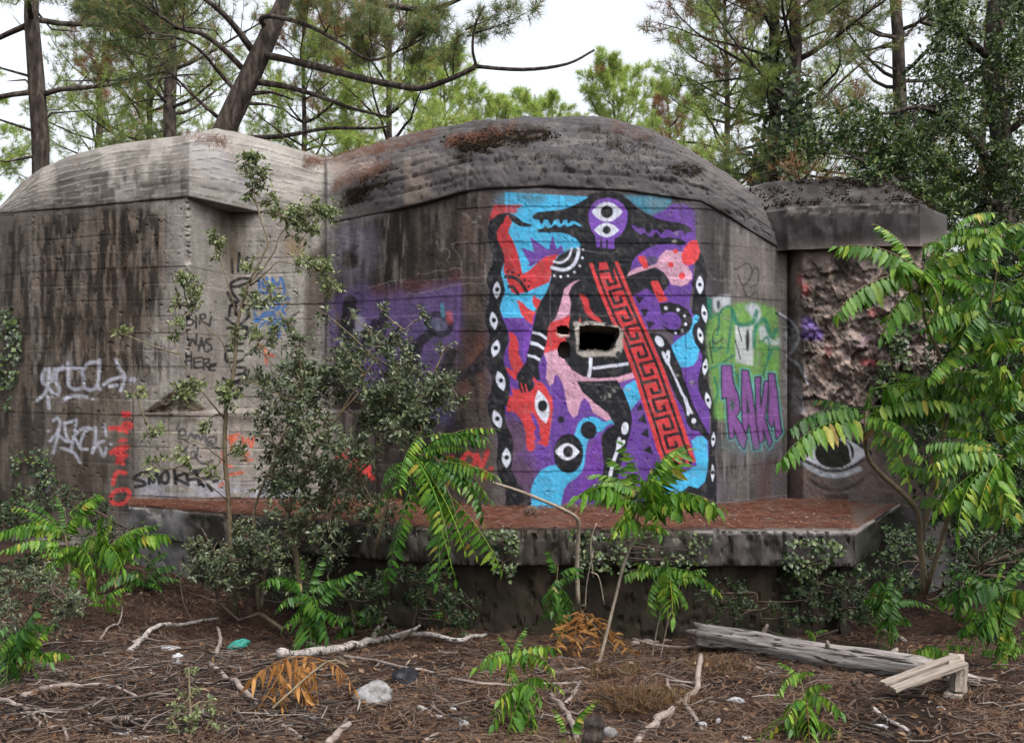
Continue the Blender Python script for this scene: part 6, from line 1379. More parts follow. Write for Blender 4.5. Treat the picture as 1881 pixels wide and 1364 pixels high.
FT = [frond_mesh(55 + i, p, d, h, M['frond_dark'], w, c, .26) for i, (p, d, h, w, c) in enumerate([(9, .2, .9, .40, .1), (9, .12, 1.2, .42, -.12), (10, .3, .7, .38, .05)])]
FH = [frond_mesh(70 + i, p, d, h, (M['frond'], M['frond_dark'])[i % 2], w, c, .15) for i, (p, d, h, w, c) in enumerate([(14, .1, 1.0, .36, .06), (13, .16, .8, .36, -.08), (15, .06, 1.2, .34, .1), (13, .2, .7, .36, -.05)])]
FX = [frond_mesh(60 + i, p, d, h, M['dead'], w, c, .34, .6) for i, (p, d, h, w, c) in enumerate([(7, .4, 1.5, .24, .2), (6, .3, 1.9, .26, -.2), (7, .5, 1.1, .22, .3)])]

FY = [frond_mesh(80 + i, 8, .1, .12, M['dead'], .24, c, .24, .3) for i, c in enumerate((.15, -.15, .05))]
def put_frond(parent, F_, p, q, roll=0.0, up=(0, 0, 1), split=False):
    p, q = Vector(p), Vector(q); d = (q - p); L = d.length; x = d.normalized(); z = Vector(up); z = (z - x * z.dot(x))
    if z.length < 0.05: z = Vector((0, -1, 0)) - x * Vector((0, -1, 0)).dot(x)
    z.normalize(); y = z.cross(x); R_ = Matrix((x, y, z)).transposed().to_4x4() @ Matrix.Rotation(roll, 4, 'X')
    o = bpy.data.objects.new('frond', split_frond(F_)[0] if split else F_['full']); C.objects.link(o); o.parent = parent
    o.matrix_local = Matrix.Translation(p - parent.location) @ R_ @ Matrix.Diagonal((L, L, L, 1))
    if split:
        for lm in split_frond(F_)[1]:
            c = bpy.data.objects.new('leaflet', lm); C.objects.link(c); c.parent = o
    return o

def ailanthus(label, stems, fronds, rosettes=(), meshes=FM, name='ailanthus_sapling', cat='sapling', stemmat='stem', group='ailanthus saplings', roll=0.25, split=0, extra=0, jit=6, efrom=0):
    """stems: lists of (px,py,Y,r); fronds: (bx,by,tx,ty,Yb,Yt); rosettes: (px,py,Y,count,length_m,elevation)"""
    b0 = P(*stems[0][0][:3]) if stems else P(*fronds[0][:2], fronds[0][4])
    o = thing(name, label, cat, tuple(b0), group)
    for s in stems:
        w = Acc()
        q = smooth_line([tuple(P(x, y, Y)) for x, y, Y, r in s], 4); r = np.interp(np.linspace(0, 1, len(q)), np.linspace(0, 1, len(s)), [p[3] for p in s])
        add_tube(w, q, r, 7, 0.08, 3); link('stem', w.mesh('stem', True), M[stemmat], o)
    k = 0
    for bx, by, tx, ty, Yb, Yt in fronds:
        j = lambda a: rng.normal() * a
        put_frond(o, meshes[k % len(meshes)], P(bx + j(jit * .4), by + j(jit), Yb), P(tx, ty, Yt), rng.normal() * roll, split=k < split); k += 1
        for _ in range(0 if k <= efrom and tx < 1640 else extra):
            put_frond(o, meshes[int(rng.integers(len(meshes)))], P(bx + j(10), by + j(22), Yb + j(.12)), P(tx + j(22), ty + j(20), Yt + j(.12)), rng.normal() * roll)
    for px, py, Y, n, L, el in rosettes:
        a0 = rng.random() * 6.28
        for i in range(n):
            a = a0 + i * 2.4; e = el + rng.normal() * 0.2; l = L * rng.uniform(0.7, 1.15)
            p = np.array(tuple(P(px, py, Y))) + np.array([0, 0, -0.02 * i])
            put_frond(o, meshes[int(rng.integers(len(meshes)))], p, p + np.array([math.cos(a) * math.cos(e), math.sin(a) * math.cos(e), math.sin(e)]) * l, rng.normal() * roll)
    return o
# right foreground tree of heaven
Ya = 6.6
ailanthus('large ailanthus with long drooping leaves filling the right side in front of the bunker',
          [[(1700, 1090, 7.0, .022), (1690, 1000, 6.9, .02), (1680, 930, 6.8, .018), (1600, 850, 6.7, .014), (1590, 790, 6.6, .012), (1592, 755, 6.6, .008)], [(1690, 1000, 6.9, .016), (1720, 860, 6.8, .014), (1745, 720, 6.7, .013), (1720, 640, 6.6, .011), (1700, 590, 6.6, .010), (1688, 520, 6.6, .008), (1690, 490, 6.6, .006)], [(1700, 1090, 7, .016), (1760, 900, 6.6, .014), (1810, 840, 6.4, .012), (1840, 838, 6.3, .01)], [(1745, 720, 6.7, .008), (1790, 640, 6.5, .007), (1820, 560, 6.4, .006), (1840, 430, 6.4, .005)]],
          [(1690, 495, 1530, 435, 6.6, 6.5), (1690, 490, 1610, 405, 6.6, 6.7), (1690, 490, 1760, 420, 6.6, 6.5), (1690, 495, 1850, 455, 6.6, 6.3), (1692, 500, 1830, 540, 6.6, 6.2), (1680, 500, 1505, 575, 6.6, 6.4), (1690, 520, 1600, 610, 6.6, 6.2), (1690, 510, 1740, 560, 6.6, 6.1), (1692, 498, 1790, 470, 6.6, 6.9), (1690, 505, 1640, 500, 6.6, 6.1),
           (1592, 760, 1430, 780, 6.6, 6.5), (1592, 758, 1490, 730, 6.6, 6.7), (1592, 760, 1410, 835, 6.6, 6.3), (1594, 755, 1790, 745, 6.6, 6.5), (1592, 760, 1680, 880, 6.6, 6.3), (1592, 755, 1600, 710, 6.6, 6.9), (1595, 760, 1700, 800, 6.6, 6.2), (1592, 757, 1700, 770, 6.6, 6.8),
           (1840, 838, 1700, 855, 6.3, 6.2), (1840, 836, 1690, 815, 6.3, 6.4), (1840, 840, 1720, 960, 6.3, 6.0), (1842, 840, 1800, 940, 6.3, 5.9), (1842, 836, 1960, 870, 6.3, 6.2), (1842, 830, 1900, 770, 6.3, 6.4), (1840, 830, 1740, 780, 6.3, 6.5), (1842, 838, 1870, 930, 6.3, 6.0),
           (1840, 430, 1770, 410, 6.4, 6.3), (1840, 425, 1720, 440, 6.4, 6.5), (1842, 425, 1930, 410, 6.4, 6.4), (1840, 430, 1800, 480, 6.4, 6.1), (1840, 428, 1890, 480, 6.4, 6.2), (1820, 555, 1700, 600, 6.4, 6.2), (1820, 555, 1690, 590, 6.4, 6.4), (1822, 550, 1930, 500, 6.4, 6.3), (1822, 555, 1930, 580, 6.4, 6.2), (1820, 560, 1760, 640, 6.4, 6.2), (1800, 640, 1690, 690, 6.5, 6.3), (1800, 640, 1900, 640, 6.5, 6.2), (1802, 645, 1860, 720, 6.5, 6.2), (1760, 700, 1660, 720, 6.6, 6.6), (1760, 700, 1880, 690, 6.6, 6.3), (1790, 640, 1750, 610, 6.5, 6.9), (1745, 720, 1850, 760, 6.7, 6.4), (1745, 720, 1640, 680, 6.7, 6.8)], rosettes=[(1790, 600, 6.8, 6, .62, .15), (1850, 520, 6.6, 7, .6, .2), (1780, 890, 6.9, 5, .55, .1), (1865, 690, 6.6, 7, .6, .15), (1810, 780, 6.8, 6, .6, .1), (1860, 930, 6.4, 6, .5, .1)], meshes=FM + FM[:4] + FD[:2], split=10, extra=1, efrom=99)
ailanthus('ailanthus with hanging leaves spilling over the ledge left of the mural',
          [[(690, 1010, 8.0, .014), (720, 900, 7.9, .012), (760, 835, 7.8, .010), (765, 825, 7.8, .007)], [(760, 835, 7.8, .008), (800, 840, 7.7, .006), (815, 880, 7.7, .004)]],
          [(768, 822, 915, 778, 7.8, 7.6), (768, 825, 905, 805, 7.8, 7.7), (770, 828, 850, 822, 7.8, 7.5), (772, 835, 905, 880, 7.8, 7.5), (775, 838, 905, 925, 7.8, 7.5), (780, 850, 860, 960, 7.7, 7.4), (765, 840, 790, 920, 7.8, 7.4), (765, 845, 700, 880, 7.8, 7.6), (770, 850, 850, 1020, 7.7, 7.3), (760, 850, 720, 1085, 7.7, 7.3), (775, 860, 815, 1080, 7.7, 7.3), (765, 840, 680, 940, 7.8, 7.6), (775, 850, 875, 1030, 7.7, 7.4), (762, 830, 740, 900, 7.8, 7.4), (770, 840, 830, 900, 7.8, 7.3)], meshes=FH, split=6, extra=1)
ailanthus('young ailanthus with a bent pale stem in front of the foot of the mural',
          [[(1085, 1275, 6.9, .012), (1110, 1180, 6.95, .011), (1130, 1100, 7.0, .010), (1145, 1040, 7.0, .009), (1165, 985, 7.0, .008), (1175, 930, 7.0, .006)], [(1085, 1275, 6.9, .012), (1040, 1320, 6.6, .010), (1010, 1340, 6.4, .008)], [(1195, 1220, 7.1, .005), (1210, 1140, 7.1, .004), (1225, 1080, 7.1, .003), (1230, 1050, 7.1, .002)], [(1210, 1222, 7.1, .004), (1230, 1130, 7.1, .003), (1250, 1070, 7.1, .002)]],
          [(1178, 925, 1090, 880, 7, 6.9), (1178, 922, 1070, 905, 7, 6.8), (1180, 920, 1325, 905, 7, 6.8), (1180, 918, 1255, 815, 7, 7.0), (1178, 920, 1140, 830, 7, 7.1), (1178, 922, 1215, 840, 7, 6.8), (1180, 925, 1260, 945, 7, 6.7), (1178, 925, 1130, 970, 7, 6.7), (1178, 922, 1190, 860, 7, 6.6), (1180, 925, 1230, 980, 7, 6.7), (1178, 920, 1100, 850, 7, 7.2),
           (1228, 1050, 1170, 1035, 7.1, 7.0), (1228, 1050, 1290, 1055, 7.1, 7.0), (1228, 1055, 1270, 1120, 7.1, 7.0), (1228, 1055, 1175, 1110, 7.1, 7.0), (1250, 1070, 1290, 1040, 7.1, 7.1), (1228, 1055, 1225, 1110, 7.1, 6.8)], stemmat='pale_stem', meshes=FM[:2] + FS, split=6, extra=1, jit=12)
ailanthus('ailanthus seedling against the dark ledge wall, left of the bent pale stem', [[(1020, 1160, 7.9, .007), (1022, 1080, 7.9, .005), (1025, 1040, 7.9, .003)]],
          [(1022, 1060, 1010, 1020, 7.9, 7.8), (1022, 1065, 1070, 1050, 7.9, 7.8), (1022, 1070, 1000, 1100, 7.9, 7.7), (1022, 1075, 1050, 1110, 7.9, 7.7), (1022, 1080, 995, 1140, 7.9, 7.7), (1022, 1090, 1050, 1150, 7.9, 7.7)], meshes=FT, extra=1, jit=12)
ailanthus('bushy bright green ailanthus clump at the foot of the brown wall', [[(130, 1080, 8.2, .012), (125, 1020, 8.2, .010), (120, 980, 8.2, .007)], [(150, 1080, 8.0, .01), (190, 1030, 7.9, .007)]],
          [(120, 985, 15, 925, 8.2, 8.0), (120, 980, 105, 900, 8.2, 8.3), (122, 980, 165, 910, 8.2, 8.1), (122, 985, 0, 1000, 8.2, 7.9), (190, 1025, 200, 945, 7.9, 8.0), (190, 1025, 290, 960, 7.9, 7.8), (190, 1028, 260, 1020, 7.9, 7.7), (150, 1020, 60, 1050, 8, 7.6), (150, 1020, 120, 1080, 8, 7.6), (150, 1020, 180, 1085, 8, 7.6), (150, 1015, 100, 1010, 8, 7.6), (160, 1015, 230, 1050, 8, 7.6), (150, 1010, 140, 1050, 8, 7.5), (120, 990, 50, 960, 8.2, 8.0), (190, 1020, 250, 985, 7.9, 7.9), (140, 1000, 190, 980, 8, 7.7), (140, 1005, 70, 1005, 8, 7.7)], meshes=FH[:3] + FM[:2], extra=1, jit=14, split=5)
ailanthus('ailanthus seedlings at the left edge below the grey-green shrub', [[(10, 1270, 6.0, .008), (15, 1200, 6.0, .005), (20, 1170, 6.0, .003)]],
          [(18, 1180, 85, 1140, 6, 5.9), (18, 1180, -30, 1140, 6, 5.9), (18, 1185, 90, 1185, 6, 5.8), (18, 1190, 50, 1235, 6, 5.8), (18, 1190, -20, 1230, 6, 5.8), (18, 1185, 10, 1245, 6, 5.7), (18, 1185, 60, 1160, 6, 6.2)], meshes=FT, extra=1, jit=12)
ailanthus('ailanthus seedling in the shade at the foot of the ledge, beside the sapling', [[(560, 1190, 7.7, .008), (562, 1120, 7.7, .006), (565, 1090, 7.7, .004)]],
          [(565, 1095, 590, 1020, 7.7, 7.8), (565, 1095, 640, 1055, 7.7, 7.6), (565, 1095, 530, 1050, 7.7, 7.6), (565, 1100, 500, 1110, 7.7, 7.5), (565, 1105, 610, 1120, 7.7, 7.4), (565, 1110, 560, 1165, 7.7, 7.4), (565, 1110, 590, 1175, 7.7, 7.4), (565, 1105, 530, 1150, 7.7, 7.4)], meshes=FT, extra=1, jit=14)
ailanthus('ailanthus seedling in the middle of the foreground beside the grey stump', [[(975, 1360, 5.2, .008), (965, 1290, 5.2, .006), (940, 1220, 5.25, .005), (935, 1190, 5.25, .003)]],
          [(936, 1195, 965, 1150, 5.25, 5.3), (936, 1195, 915, 1165, 5.25, 5.3), (936, 1200, 870, 1205, 5.25, 5.1), (936, 1200, 1030, 1190, 5.25, 5.1), (940, 1210, 1010, 1205, 5.25, 5.0), (940, 1210, 885, 1225, 5.25, 5.0), (955, 1255, 1020, 1240, 5.2, 5.0), (960, 1265, 1000, 1290, 5.2, 4.9), (955, 1270, 895, 1310, 5.2, 4.9), (958, 1280, 945, 1350, 5.2, 4.8), (958, 1280, 985, 1345, 5.2, 4.8), (960, 1275, 920, 1290, 5.2, 4.9), (945, 1215, 930, 1260, 5.25, 5.0)], meshes=FS, jit=12, split=8)
ailanthus('ailanthus seedling at the bottom edge just right of the grey stump', [[(1060, 1390, 4.9, .006), (1045, 1350, 4.9, .004)]],
          [(1045, 1345, 1085, 1285, 4.9, 4.9), (1045, 1350, 1020, 1300, 4.9, 4.9), (1045, 1355, 1010, 1370, 4.9, 4.7), (1045, 1355, 1075, 1385, 4.9, 4.7)], meshes=FS)
ailanthus('bright ailanthus seedling in the right foreground left of the broken pallet', [[(1480, 1390, 5.2, .008), (1478, 1300, 5.25, .006), (1470, 1240, 5.3, .003)]],
          [(1470, 1245, 1440, 1210, 5.3, 5.3), (1470, 1245, 1495, 1230, 5.3, 5.2), (1472, 1255, 1420, 1260, 5.3, 5.2), (1475, 1270, 1525, 1255, 5.25, 5.1), (1475, 1280, 1430, 1300, 5.25, 5.0), (1478, 1290, 1560, 1300, 5.25, 5.0), (1478, 1295, 1410, 1330, 5.25, 5.0), (1478, 1300, 1460, 1345, 5.2, 4.9), (1478, 1300, 1520, 1340, 5.2, 4.9), (1478, 1310, 1560, 1345, 5.2, 5.0), (1478, 1285, 1480, 1330, 5.2, 4.8)], meshes=FS, jit=12, split=8)
ailanthus('shaded ailanthus seedling right of the ledge corner', [[(1640, 1160, 7.6, .007), (1640, 1110, 7.6, .005)]],
          [(1640, 1110, 1590, 1080, 7.6, 7.5), (1640, 1110, 1650, 1068, 7.6, 7.7), (1640, 1112, 1700, 1095, 7.6, 7.5), (1640, 1115, 1600, 1130, 7.6, 7.4), (1640, 1115, 1680, 1140, 7.6, 7.4), (1640, 1118, 1620, 1165, 7.6, 7.4)], meshes=FT, extra=1, jit=12)
ailanthus('ailanthus with drooping leaves at the right edge above the fallen log', [[(1850, 1250, 6.6, .010), (1845, 1150, 6.6, .008), (1840, 1080, 6.6, .005)]],
          [(1840, 1085, 1740, 1105, 6.6, 6.5), (1840, 1080, 1760, 1040, 6.6, 6.7), (1840, 1080, 1900, 1030, 6.6, 6.6), (1842, 1090, 1790, 1160, 6.6, 6.4), (1842, 1095, 1860, 1170, 6.6, 6.4), (1842, 1095, 1920, 1130, 6.6, 6.5), (1843, 1110, 1850, 1225, 6.6, 6.3), (1843, 1120, 1780, 1150, 6.6, 6.3), (1840, 1085, 1870, 1040, 6.6, 6.8), (1842, 1100, 1920, 1090, 6.6, 6.4)], meshes=FT + FM[:2], extra=1, jit=14)
ailanthus('small ailanthus sprouts behind the fallen log near the pallet', [[(1735, 1215, 6.7, .004), (1735, 1190, 6.7, .003)]],
          [(1735, 1190, 1690, 1180, 6.7, 6.6), (1735, 1190, 1790, 1190, 6.7, 6.6), (1735, 1192, 1720, 1220, 6.7, 6.5), (1735, 1190, 1750, 1170, 6.7, 6.7), (1735, 1192, 1660, 1195, 6.7, 6.5)], meshes=FS)
ailanthus('tiny ailanthus sprout behind the middle of the fallen log', [[(1495, 1180, 7.4, .004), (1495, 1160, 7.4, .002)]], [(1495, 1160, 1480, 1150, 7.4, 7.3), (1495, 1160, 1520, 1155, 7.4, 7.4), (1495, 1162, 1490, 1180, 7.4, 7.2)], meshes=FS)
# scattered seedlings
for px, py, n_s, L_, lb_, ms in ((262, 1085, 6, .34, 'small ailanthus seedling between the left clump and the sapling stems', FT), (60, 1235, 5, .2, 'tiny ailanthus seedling at the left edge of the foreground', FS), (650, 1165, 6, .30, 'ailanthus seedling right of the shaded one at the foot of the ledge', FT),
                               (820, 1150, 5, .26, 'ailanthus seedling under the hanging leaves at the foot of the ledge', FT), (1290, 1130, 5, .28, 'ailanthus seedling behind the left end of the log', FT), (1570, 1135, 6, .30, 'ailanthus seedling below the right corner of the ledge', FS), (1800, 1165, 6, .32, 'ailanthus seedling behind the right end of the log', FS), (1870, 1215, 5, .28, 'ailanthus seedling at the right edge beside the log end', FS), (190, 1130, 5, .22, 'small ailanthus seedling right of the grey-green shrub', FS)):
    g = on_ground(px, py); Yg = float(g[1]); hpx = 0.16 / Yg * F
    ailanthus(lb_, [[(px, py, Yg, .006), (px + 3, py - hpx * .6, Yg, .004), (px + 2, py - hpx, Yg, .003)]], [], [(px + 2, py - hpx, Yg, n_s, L_, .25), (px + 2, py - hpx * .6, Yg, 3, L_ * .8, .1)], meshes=ms)
# withered fronds
def withered(label, base, fronds, FX=FX):
    o = thing('withered_branch', label, 'dead branch', tuple(P(*base)))
    w = Acc(); add_tube(w, smooth_line([tuple(P(*base)), tuple(P(fronds[0][0], fronds[0][1], fronds[0][4])), tuple(P(fronds[-1][2], fronds[-1][3], fronds[-1][5]))], 3), 0.006, 5); link('stem', w.mesh('stem', True), M['stem'], o)
    for k, f in enumerate(fronds): put_frond(o, FX[k % 3], P(f[0], f[1], f[4]), P(f[2], f[3], f[5]), rng.normal() * 0.4)
withered('withered orange ailanthus leaves hanging over sticks in the left foreground', (640, 1225, 5.6),
         [(600, 1215, 450, 1200, 5.6, 5.5), (590, 1215, 500, 1250, 5.6, 5.4), (560, 1215, 520, 1290, 5.6, 5.3), (540, 1220, 560, 1300, 5.6, 5.3), (520, 1225, 480, 1320, 5.5, 5.3), (600, 1215, 640, 1240, 5.6, 5.4), (560, 1210, 580, 1260, 5.6, 5.4), (530, 1215, 470, 1230, 5.6, 5.5), (560, 1290, 600, 1320, 5.5, 5.3), (530, 1250, 500, 1300, 5.4, 5.2)])
withered('withered tan ailanthus leaves hanging at the foot of the ledge beside the bent stem', (1075, 1110, 7.5),
         [(1070, 1125, 1020, 1180, 7.5, 7.3), (1072, 1125, 1060, 1220, 7.5, 7.2), (1075, 1125, 1090, 1210, 7.5, 7.2), (1075, 1125, 1130, 1200, 7.5, 7.3), (1078, 1125, 1160, 1210, 7.5, 7.3), (1070, 1120, 1010, 1160, 7.5, 7.4), (1072, 1120, 1045, 1200, 7.5, 7.2), (1078, 1130, 1110, 1230, 7.5, 7.2), (1072, 1125, 1000, 1215, 7.5, 7.1), (1078, 1125, 1175, 1235, 7.5, 7.1)], FY)
# ---------------------------------------------------------------- fallen wood, stones, litter
def branch(label, pts, r0, r1, mat='graywood', lift=0.0, name='fallen_branch', sides=7, forks=()):
    """pts: (px,py[,extra height]) laid on the ground; radii in metres; forks: lists of the same"""
    def place(l):
        out = []
        for p in l:
            g = on_ground(p[0], p[1]); out.append(g + [0, 0, (p[2] if len(p) > 2 else 0) + r0 * 0.6 + lift])
        return np.array(out)
    q = place(pts); acc = Acc()
    s = smooth_line(q, 4) if len(q) > 2 else q[0] + (q[1] - q[0]) * np.linspace(0, 1, 7)[:, None]
    s = s + rng.normal(size=s.shape) * r0 * 0.28
    add_tube(acc, s, np.linspace(r0, r1, len(s)), sides, 0.12, int(pts[0][0]))
    for f in forks:
        k = place(f); add_tube(acc, smooth_line(k, 3), np.linspace(r0 * 0.6, r1 * 0.7, 3 * (len(k) - 1) + 1), 5, 0.1, 3)
    o = tag(link(name, acc.mesh(name, True), M[mat]), label, 'branch', 'fallen branches on the ground')
    return o
# big bleached log
A_, B_ = on_ground(1285, 1190), on_ground(1800, 1262)
n_ = 110; s_ = np.linspace(0, 1, n_); ctr = A_ + (B_ - A_) * s_[:, None]; ctr[:, 2] += np.interp(s_, [0, .1, .5, .85, 1], [.09, .085, .07, .05, .03]) + .012 * np.sin(s_ * 9)
rad = np.interp(s_, [0, .04, .12, .3, .6, .85, .93, 1], [.05, .098, .088, .080, .074, .062, .04, .010])
sd_ = 40; a_ = np.linspace(0, 2 * math.pi, sd_, endpoint=False); ax_d = unit(B_ - A_); u_ = unit(np.cross(ax_d, [0, 0, 1.0])); w_v = np.cross(u_, ax_d)
LV = []
for i in range(n_):
    rr = rad[i] * (1 + 0.22 * (fbm(np.cos(a_) * 1.6 + 4, np.sin(a_) * 1.6 + s_[i] * 3, 5, 4) - .5) + 0.16 * (np.abs(noise2(np.cos(a_) * 3.5, np.sin(a_) * 3.5 + s_[i] * 2.2, 6) - .5) * 2 - .5) * (1 + 1.5 * (s_[i] < .2)) + 0.25 * np.exp(-((s_[i] - .42) / .02) ** 2) * np.exp(-((a_ - 2.2) / .3) ** 2))
    LV.append(ctr[i] + np.outer(np.cos(a_) * rr, u_) + np.outer(np.sin(a_) * rr, w_v))
idx = np.arange(n_ * sd_).reshape(n_, sd_); qd = np.stack([idx[:-1], np.roll(idx, -1, 1)[:-1], np.roll(idx, -1, 1)[1:], idx[1:]], -1).reshape(-1, 4)
V_ = np.vstack([np.concatenate(LV), ctr[0] + ax_d * .05, ctr[-1]]); k_ = n_ * sd_; j_ = np.arange(sd_); jn = (j_ + 1) % sd_
fc = np.vstack([tri(qd), np.stack([np.full(sd_, k_), jn, j_], -1), np.stack([np.full(sd_, k_ + 1), (n_ - 1) * sd_ + j_, (n_ - 1) * sd_ + jn], -1)])
log = thing('fallen_log', 'long bleached grey log lying across the right foreground', 'log', tuple(A_))
lo = link('trunk', mesh_np('trunk', (V_ - ctr[0]) @ np.column_stack([ax_d, u_, w_v]), fc, True), M['deadwood'], log)
lo.matrix_local = Matrix.Translation(Vector(ctr[0]) - log.location) @ Matrix(np.column_stack([ax_d, u_, w_v]).tolist()).to_4x4()
acc = Acc()
for i, (aa, ll) in enumerate(((0.5, .16), (1.6, .13), (2.7, .18), (3.9, .12), (5.0, .15))):        # torn root end
    b0 = ctr[2] + (u_ * math.cos(aa) + w_v * math.sin(aa)) * .055; e0 = ctr[0] - ax_d * ll * .6 + (u_ * math.cos(aa) + w_v * math.sin(aa)) * (.075 + .02 * i % 3)
    add_tube(acc, smooth_line([b0 + ax_d * .12, b0, e0], 3), np.array([.04, .042, .038, .034, .026, .016, .005]), 7, .25, i)
link('root_end', acc.mesh('root_end', True), M['graywood'], log)
acc = Acc()
for s0, aa, ll in ((.28, 1.9, .07), (.55, 1.2, .05), (.72, 2.4, .06)):                            # broken branch stubs
    k = int(s0 * n_); b0 = ctr[k]; dd_ = unit(u_ * math.cos(aa) + w_v * math.sin(aa) + ax_d * .5)
    add_tube(acc, [b0, b0 + dd_ * (rad[k] + ll * .6), b0 + dd_ * (rad[k] + ll)], [.022, .015, .008], 7, .2, k)
link('branch_stub', acc.mesh('branch_stub', True), M['graywood'], log)
acc = Acc()
for i in range(9):
    e = B_ + [rng.uniform(-.06, .08), rng.normal() * .02, .04 + rng.normal() * .015]; add_tube(acc, [e - ax_d * rng.uniform(.1, .25), e + ax_d * rng.uniform(.0, .08)], [.014, .003], 4)
link('splintered_end', acc.mesh('splintered_end', True), M['graywood'], log)
# broken pallet piece
def board(parent, name, p, q, w, t, mat='plank', up=(0, 0, 1)):
    p, q = Vector(p), Vector(q); x = (q - p).normalized(); z = Vector(up); z = (z - x * z.dot(x)).normalized(); y = z.cross(x)
    L = (q - p).length; n = 8; V = []
    for i in range(n + 1):
        for sy, sz in ((-1, -1), (1, -1), (1, 1), (-1, 1)):
            V.append((L * i / n, sy * w / 2 * (1 + 0.03 * rng.normal()), sz * t / 2 * (1 + 0.08 * rng.normal())))
    f = []
    for i in range(n):
        b = i * 4
        for k in range(4): f.append((b + k, b + (k + 1) % 4, b + 4 + (k + 1) % 4, b + 4 + k))
    f += [(3, 2, 1, 0), (n * 4, n * 4 + 1, n * 4 + 2, n * 4 + 3)]
    o = link(name, mesh_np(name, V, f, False), M[mat], parent); o.matrix_local = Matrix.Translation(p - parent.location) @ Matrix((x, y, z)).transposed().to_4x4()
    return o
gp = on_ground(1765, 1280); Yq_ = gp[1]
pal = thing('pallet_fragment', 'broken grey pallet piece propped beside the right end of the log', 'pallet', tuple(gp))
foot = Vector(gp)
board(pal, 'foot_board', foot + Vector((-.06, -.04, .015)), foot + Vector((.04, .12, .02)), .085, .020)
board(pal, 'block', foot + Vector((-.015, .0, .03)), foot + Vector((.0, .02, .155)), .075, .06, up=(1, 0, 0))
board(pal, 'cross_board', foot + Vector((-.05, -.07, .165)), foot + Vector((.03, .13, .178)), .075, .020)
board(pal, 'slat', P(1622, 1256, Yq_ - .02), foot + Vector((.01, .07, .187)), .055, .022)
board(pal, 'slat', P(1640, 1266, Yq_ - .12), foot + Vector((.0, -.05, .185)), .06, .022)

# branches and sticks, each laid where it lies in the photo
branch('long grey fallen branch along the foot of the ledge, left of centre', [(505, 1215), (600, 1205), (660, 1195), (720, 1178), (790, 1176), (850, 1182), (895, 1176)], .032, .014, 'deadwood', .02, forks=[[(600, 1205), (560, 1190), (540, 1195)], [(720, 1178), (760, 1165), (780, 1150)]])
branch('stub of branch with greenish bark standing behind the long grey branch', [(680, 1180), (700, 1165, .06), (718, 1140, .12)], .022, .012)
branch('thin stick crossing the ground behind the black bag', [(625, 1207), (720, 1225), (790, 1240), (850, 1256), (940, 1262), (1070, 1258)], .010, .006, 'graywood', .01)
branch('crooked grey branch rising at the bottom right of centre', [(1165, 1370), (1200, 1335), (1235, 1305), (1260, 1290), (1278, 1275, .03), (1288, 1245, .12)], .022, .014, forks=[[(1255, 1295), (1275, 1320), (1290, 1345)], [(1265, 1305), (1230, 1270), (1225, 1250)]])
branch('bent root-like branch left of the teal cloth', [(240, 1200), (262, 1180), (285, 1163, .03), (340, 1150), (400, 1140)], .024, .012, 'deadwood')
branch('long pale stick across the left foreground', [(40, 1285), (90, 1265), (170, 1262), (210, 1265), (255, 1285)], .016, .007)
branch('forked pale stick at the left edge of the foreground', [(-10, 1285), (40, 1300), (65, 1320), (75, 1335)], .014, .006, forks=[[(40, 1298), (75, 1305), (90, 1340)]])
branch('grey stick leaning under the withered leaves', [(385, 1225), (420, 1250), (460, 1285), (478, 1305)], .018, .012)
branch('grey stick running down right from the withered leaves', [(510, 1325), (535, 1345), (560, 1362)], .013, .010)
branch('stout short stick at the bottom edge left of centre', [(600, 1372), (620, 1350), (643, 1332)], .02, .016)
branch('thick short grey stick in the left foreground', [(270, 1235), (288, 1243), (302, 1250)], .012, .008)
branch('grey stick lying above the bottom left paper', [(185, 1322), (230, 1322), (270, 1326)], .011, .007)
branch('hooked stick at the bottom left corner', [(90, 1340), (115, 1335), (124, 1360)], .010, .007)
branch('curved stick beside the forked pale stick', [(150, 1308), (163, 1315), (168, 1340)], .009, .006)
branch('dark reddish stick pointing down from the ledge wall on the left', [(200, 1000, .2), (260, 1040, .1), (320, 1075), (380, 1100), (420, 1105)], .010, .007, 'twig')
branch('arched thin vine beside the sapling stem', [(335, 1035, .25), (332, 1090, .05), (350, 1135), (380, 1142), (420, 1118, .1), (437, 1105, .15)], .006, .004, 'twig')
branch('bleached curved slab of bark in the centre foreground', [(770, 1300), (790, 1315), (820, 1322), (852, 1320)], .016, .006, 'deadwood')
branch('pale stick at the bottom edge below the slab of bark', [(780, 1362), (810, 1348), (850, 1345)], .010, .007)
branch('forked grey stick between seedling and stump', [(1012, 1280), (1030, 1300), (1045, 1325), (1060, 1360)], .018, .014, forks=[[(1030, 1300), (1050, 1285), (1065, 1255)]])
branch('brown stick right of the bright seedling', [(1560, 1250), (1580, 1265), (1600, 1275)], .010, .007, 'twig')
branch('split bleached stick at the lower right', [(1605, 1305), (1630, 1325), (1672, 1348)], .014, .008, 'deadwood')
branch('long brown stick at the bottom right', [(1550, 1310), (1580, 1335), (1640, 1355), (1700, 1368)], .010, .007, 'twig')
branch('short pale board lying behind the log at the right', [(1620, 1160), (1640, 1170), (1662, 1180)], .022, .018, 'plank')
branch('grey branch along the ground left of the log', [(1160, 1185), (1200, 1182), (1270, 1170)], .02, .014)
branch('second grey branch below the first, left of the log', [(1150, 1172), (1220, 1190), (1290, 1188)], .014, .01)
branch('stick half buried in front of the log', [(1370, 1225), (1400, 1232), (1425, 1240)], .012, .008)
branch('small forked twig in the left middle ground', [(185, 1175), (200, 1160, .03), (220, 1150, .02), (225, 1135, .08)], .009, .005)
branch('pale knotty stick left of the teal cloth', [(395, 1205), (405, 1190, .04), (402, 1175, .08)], .016, .01)
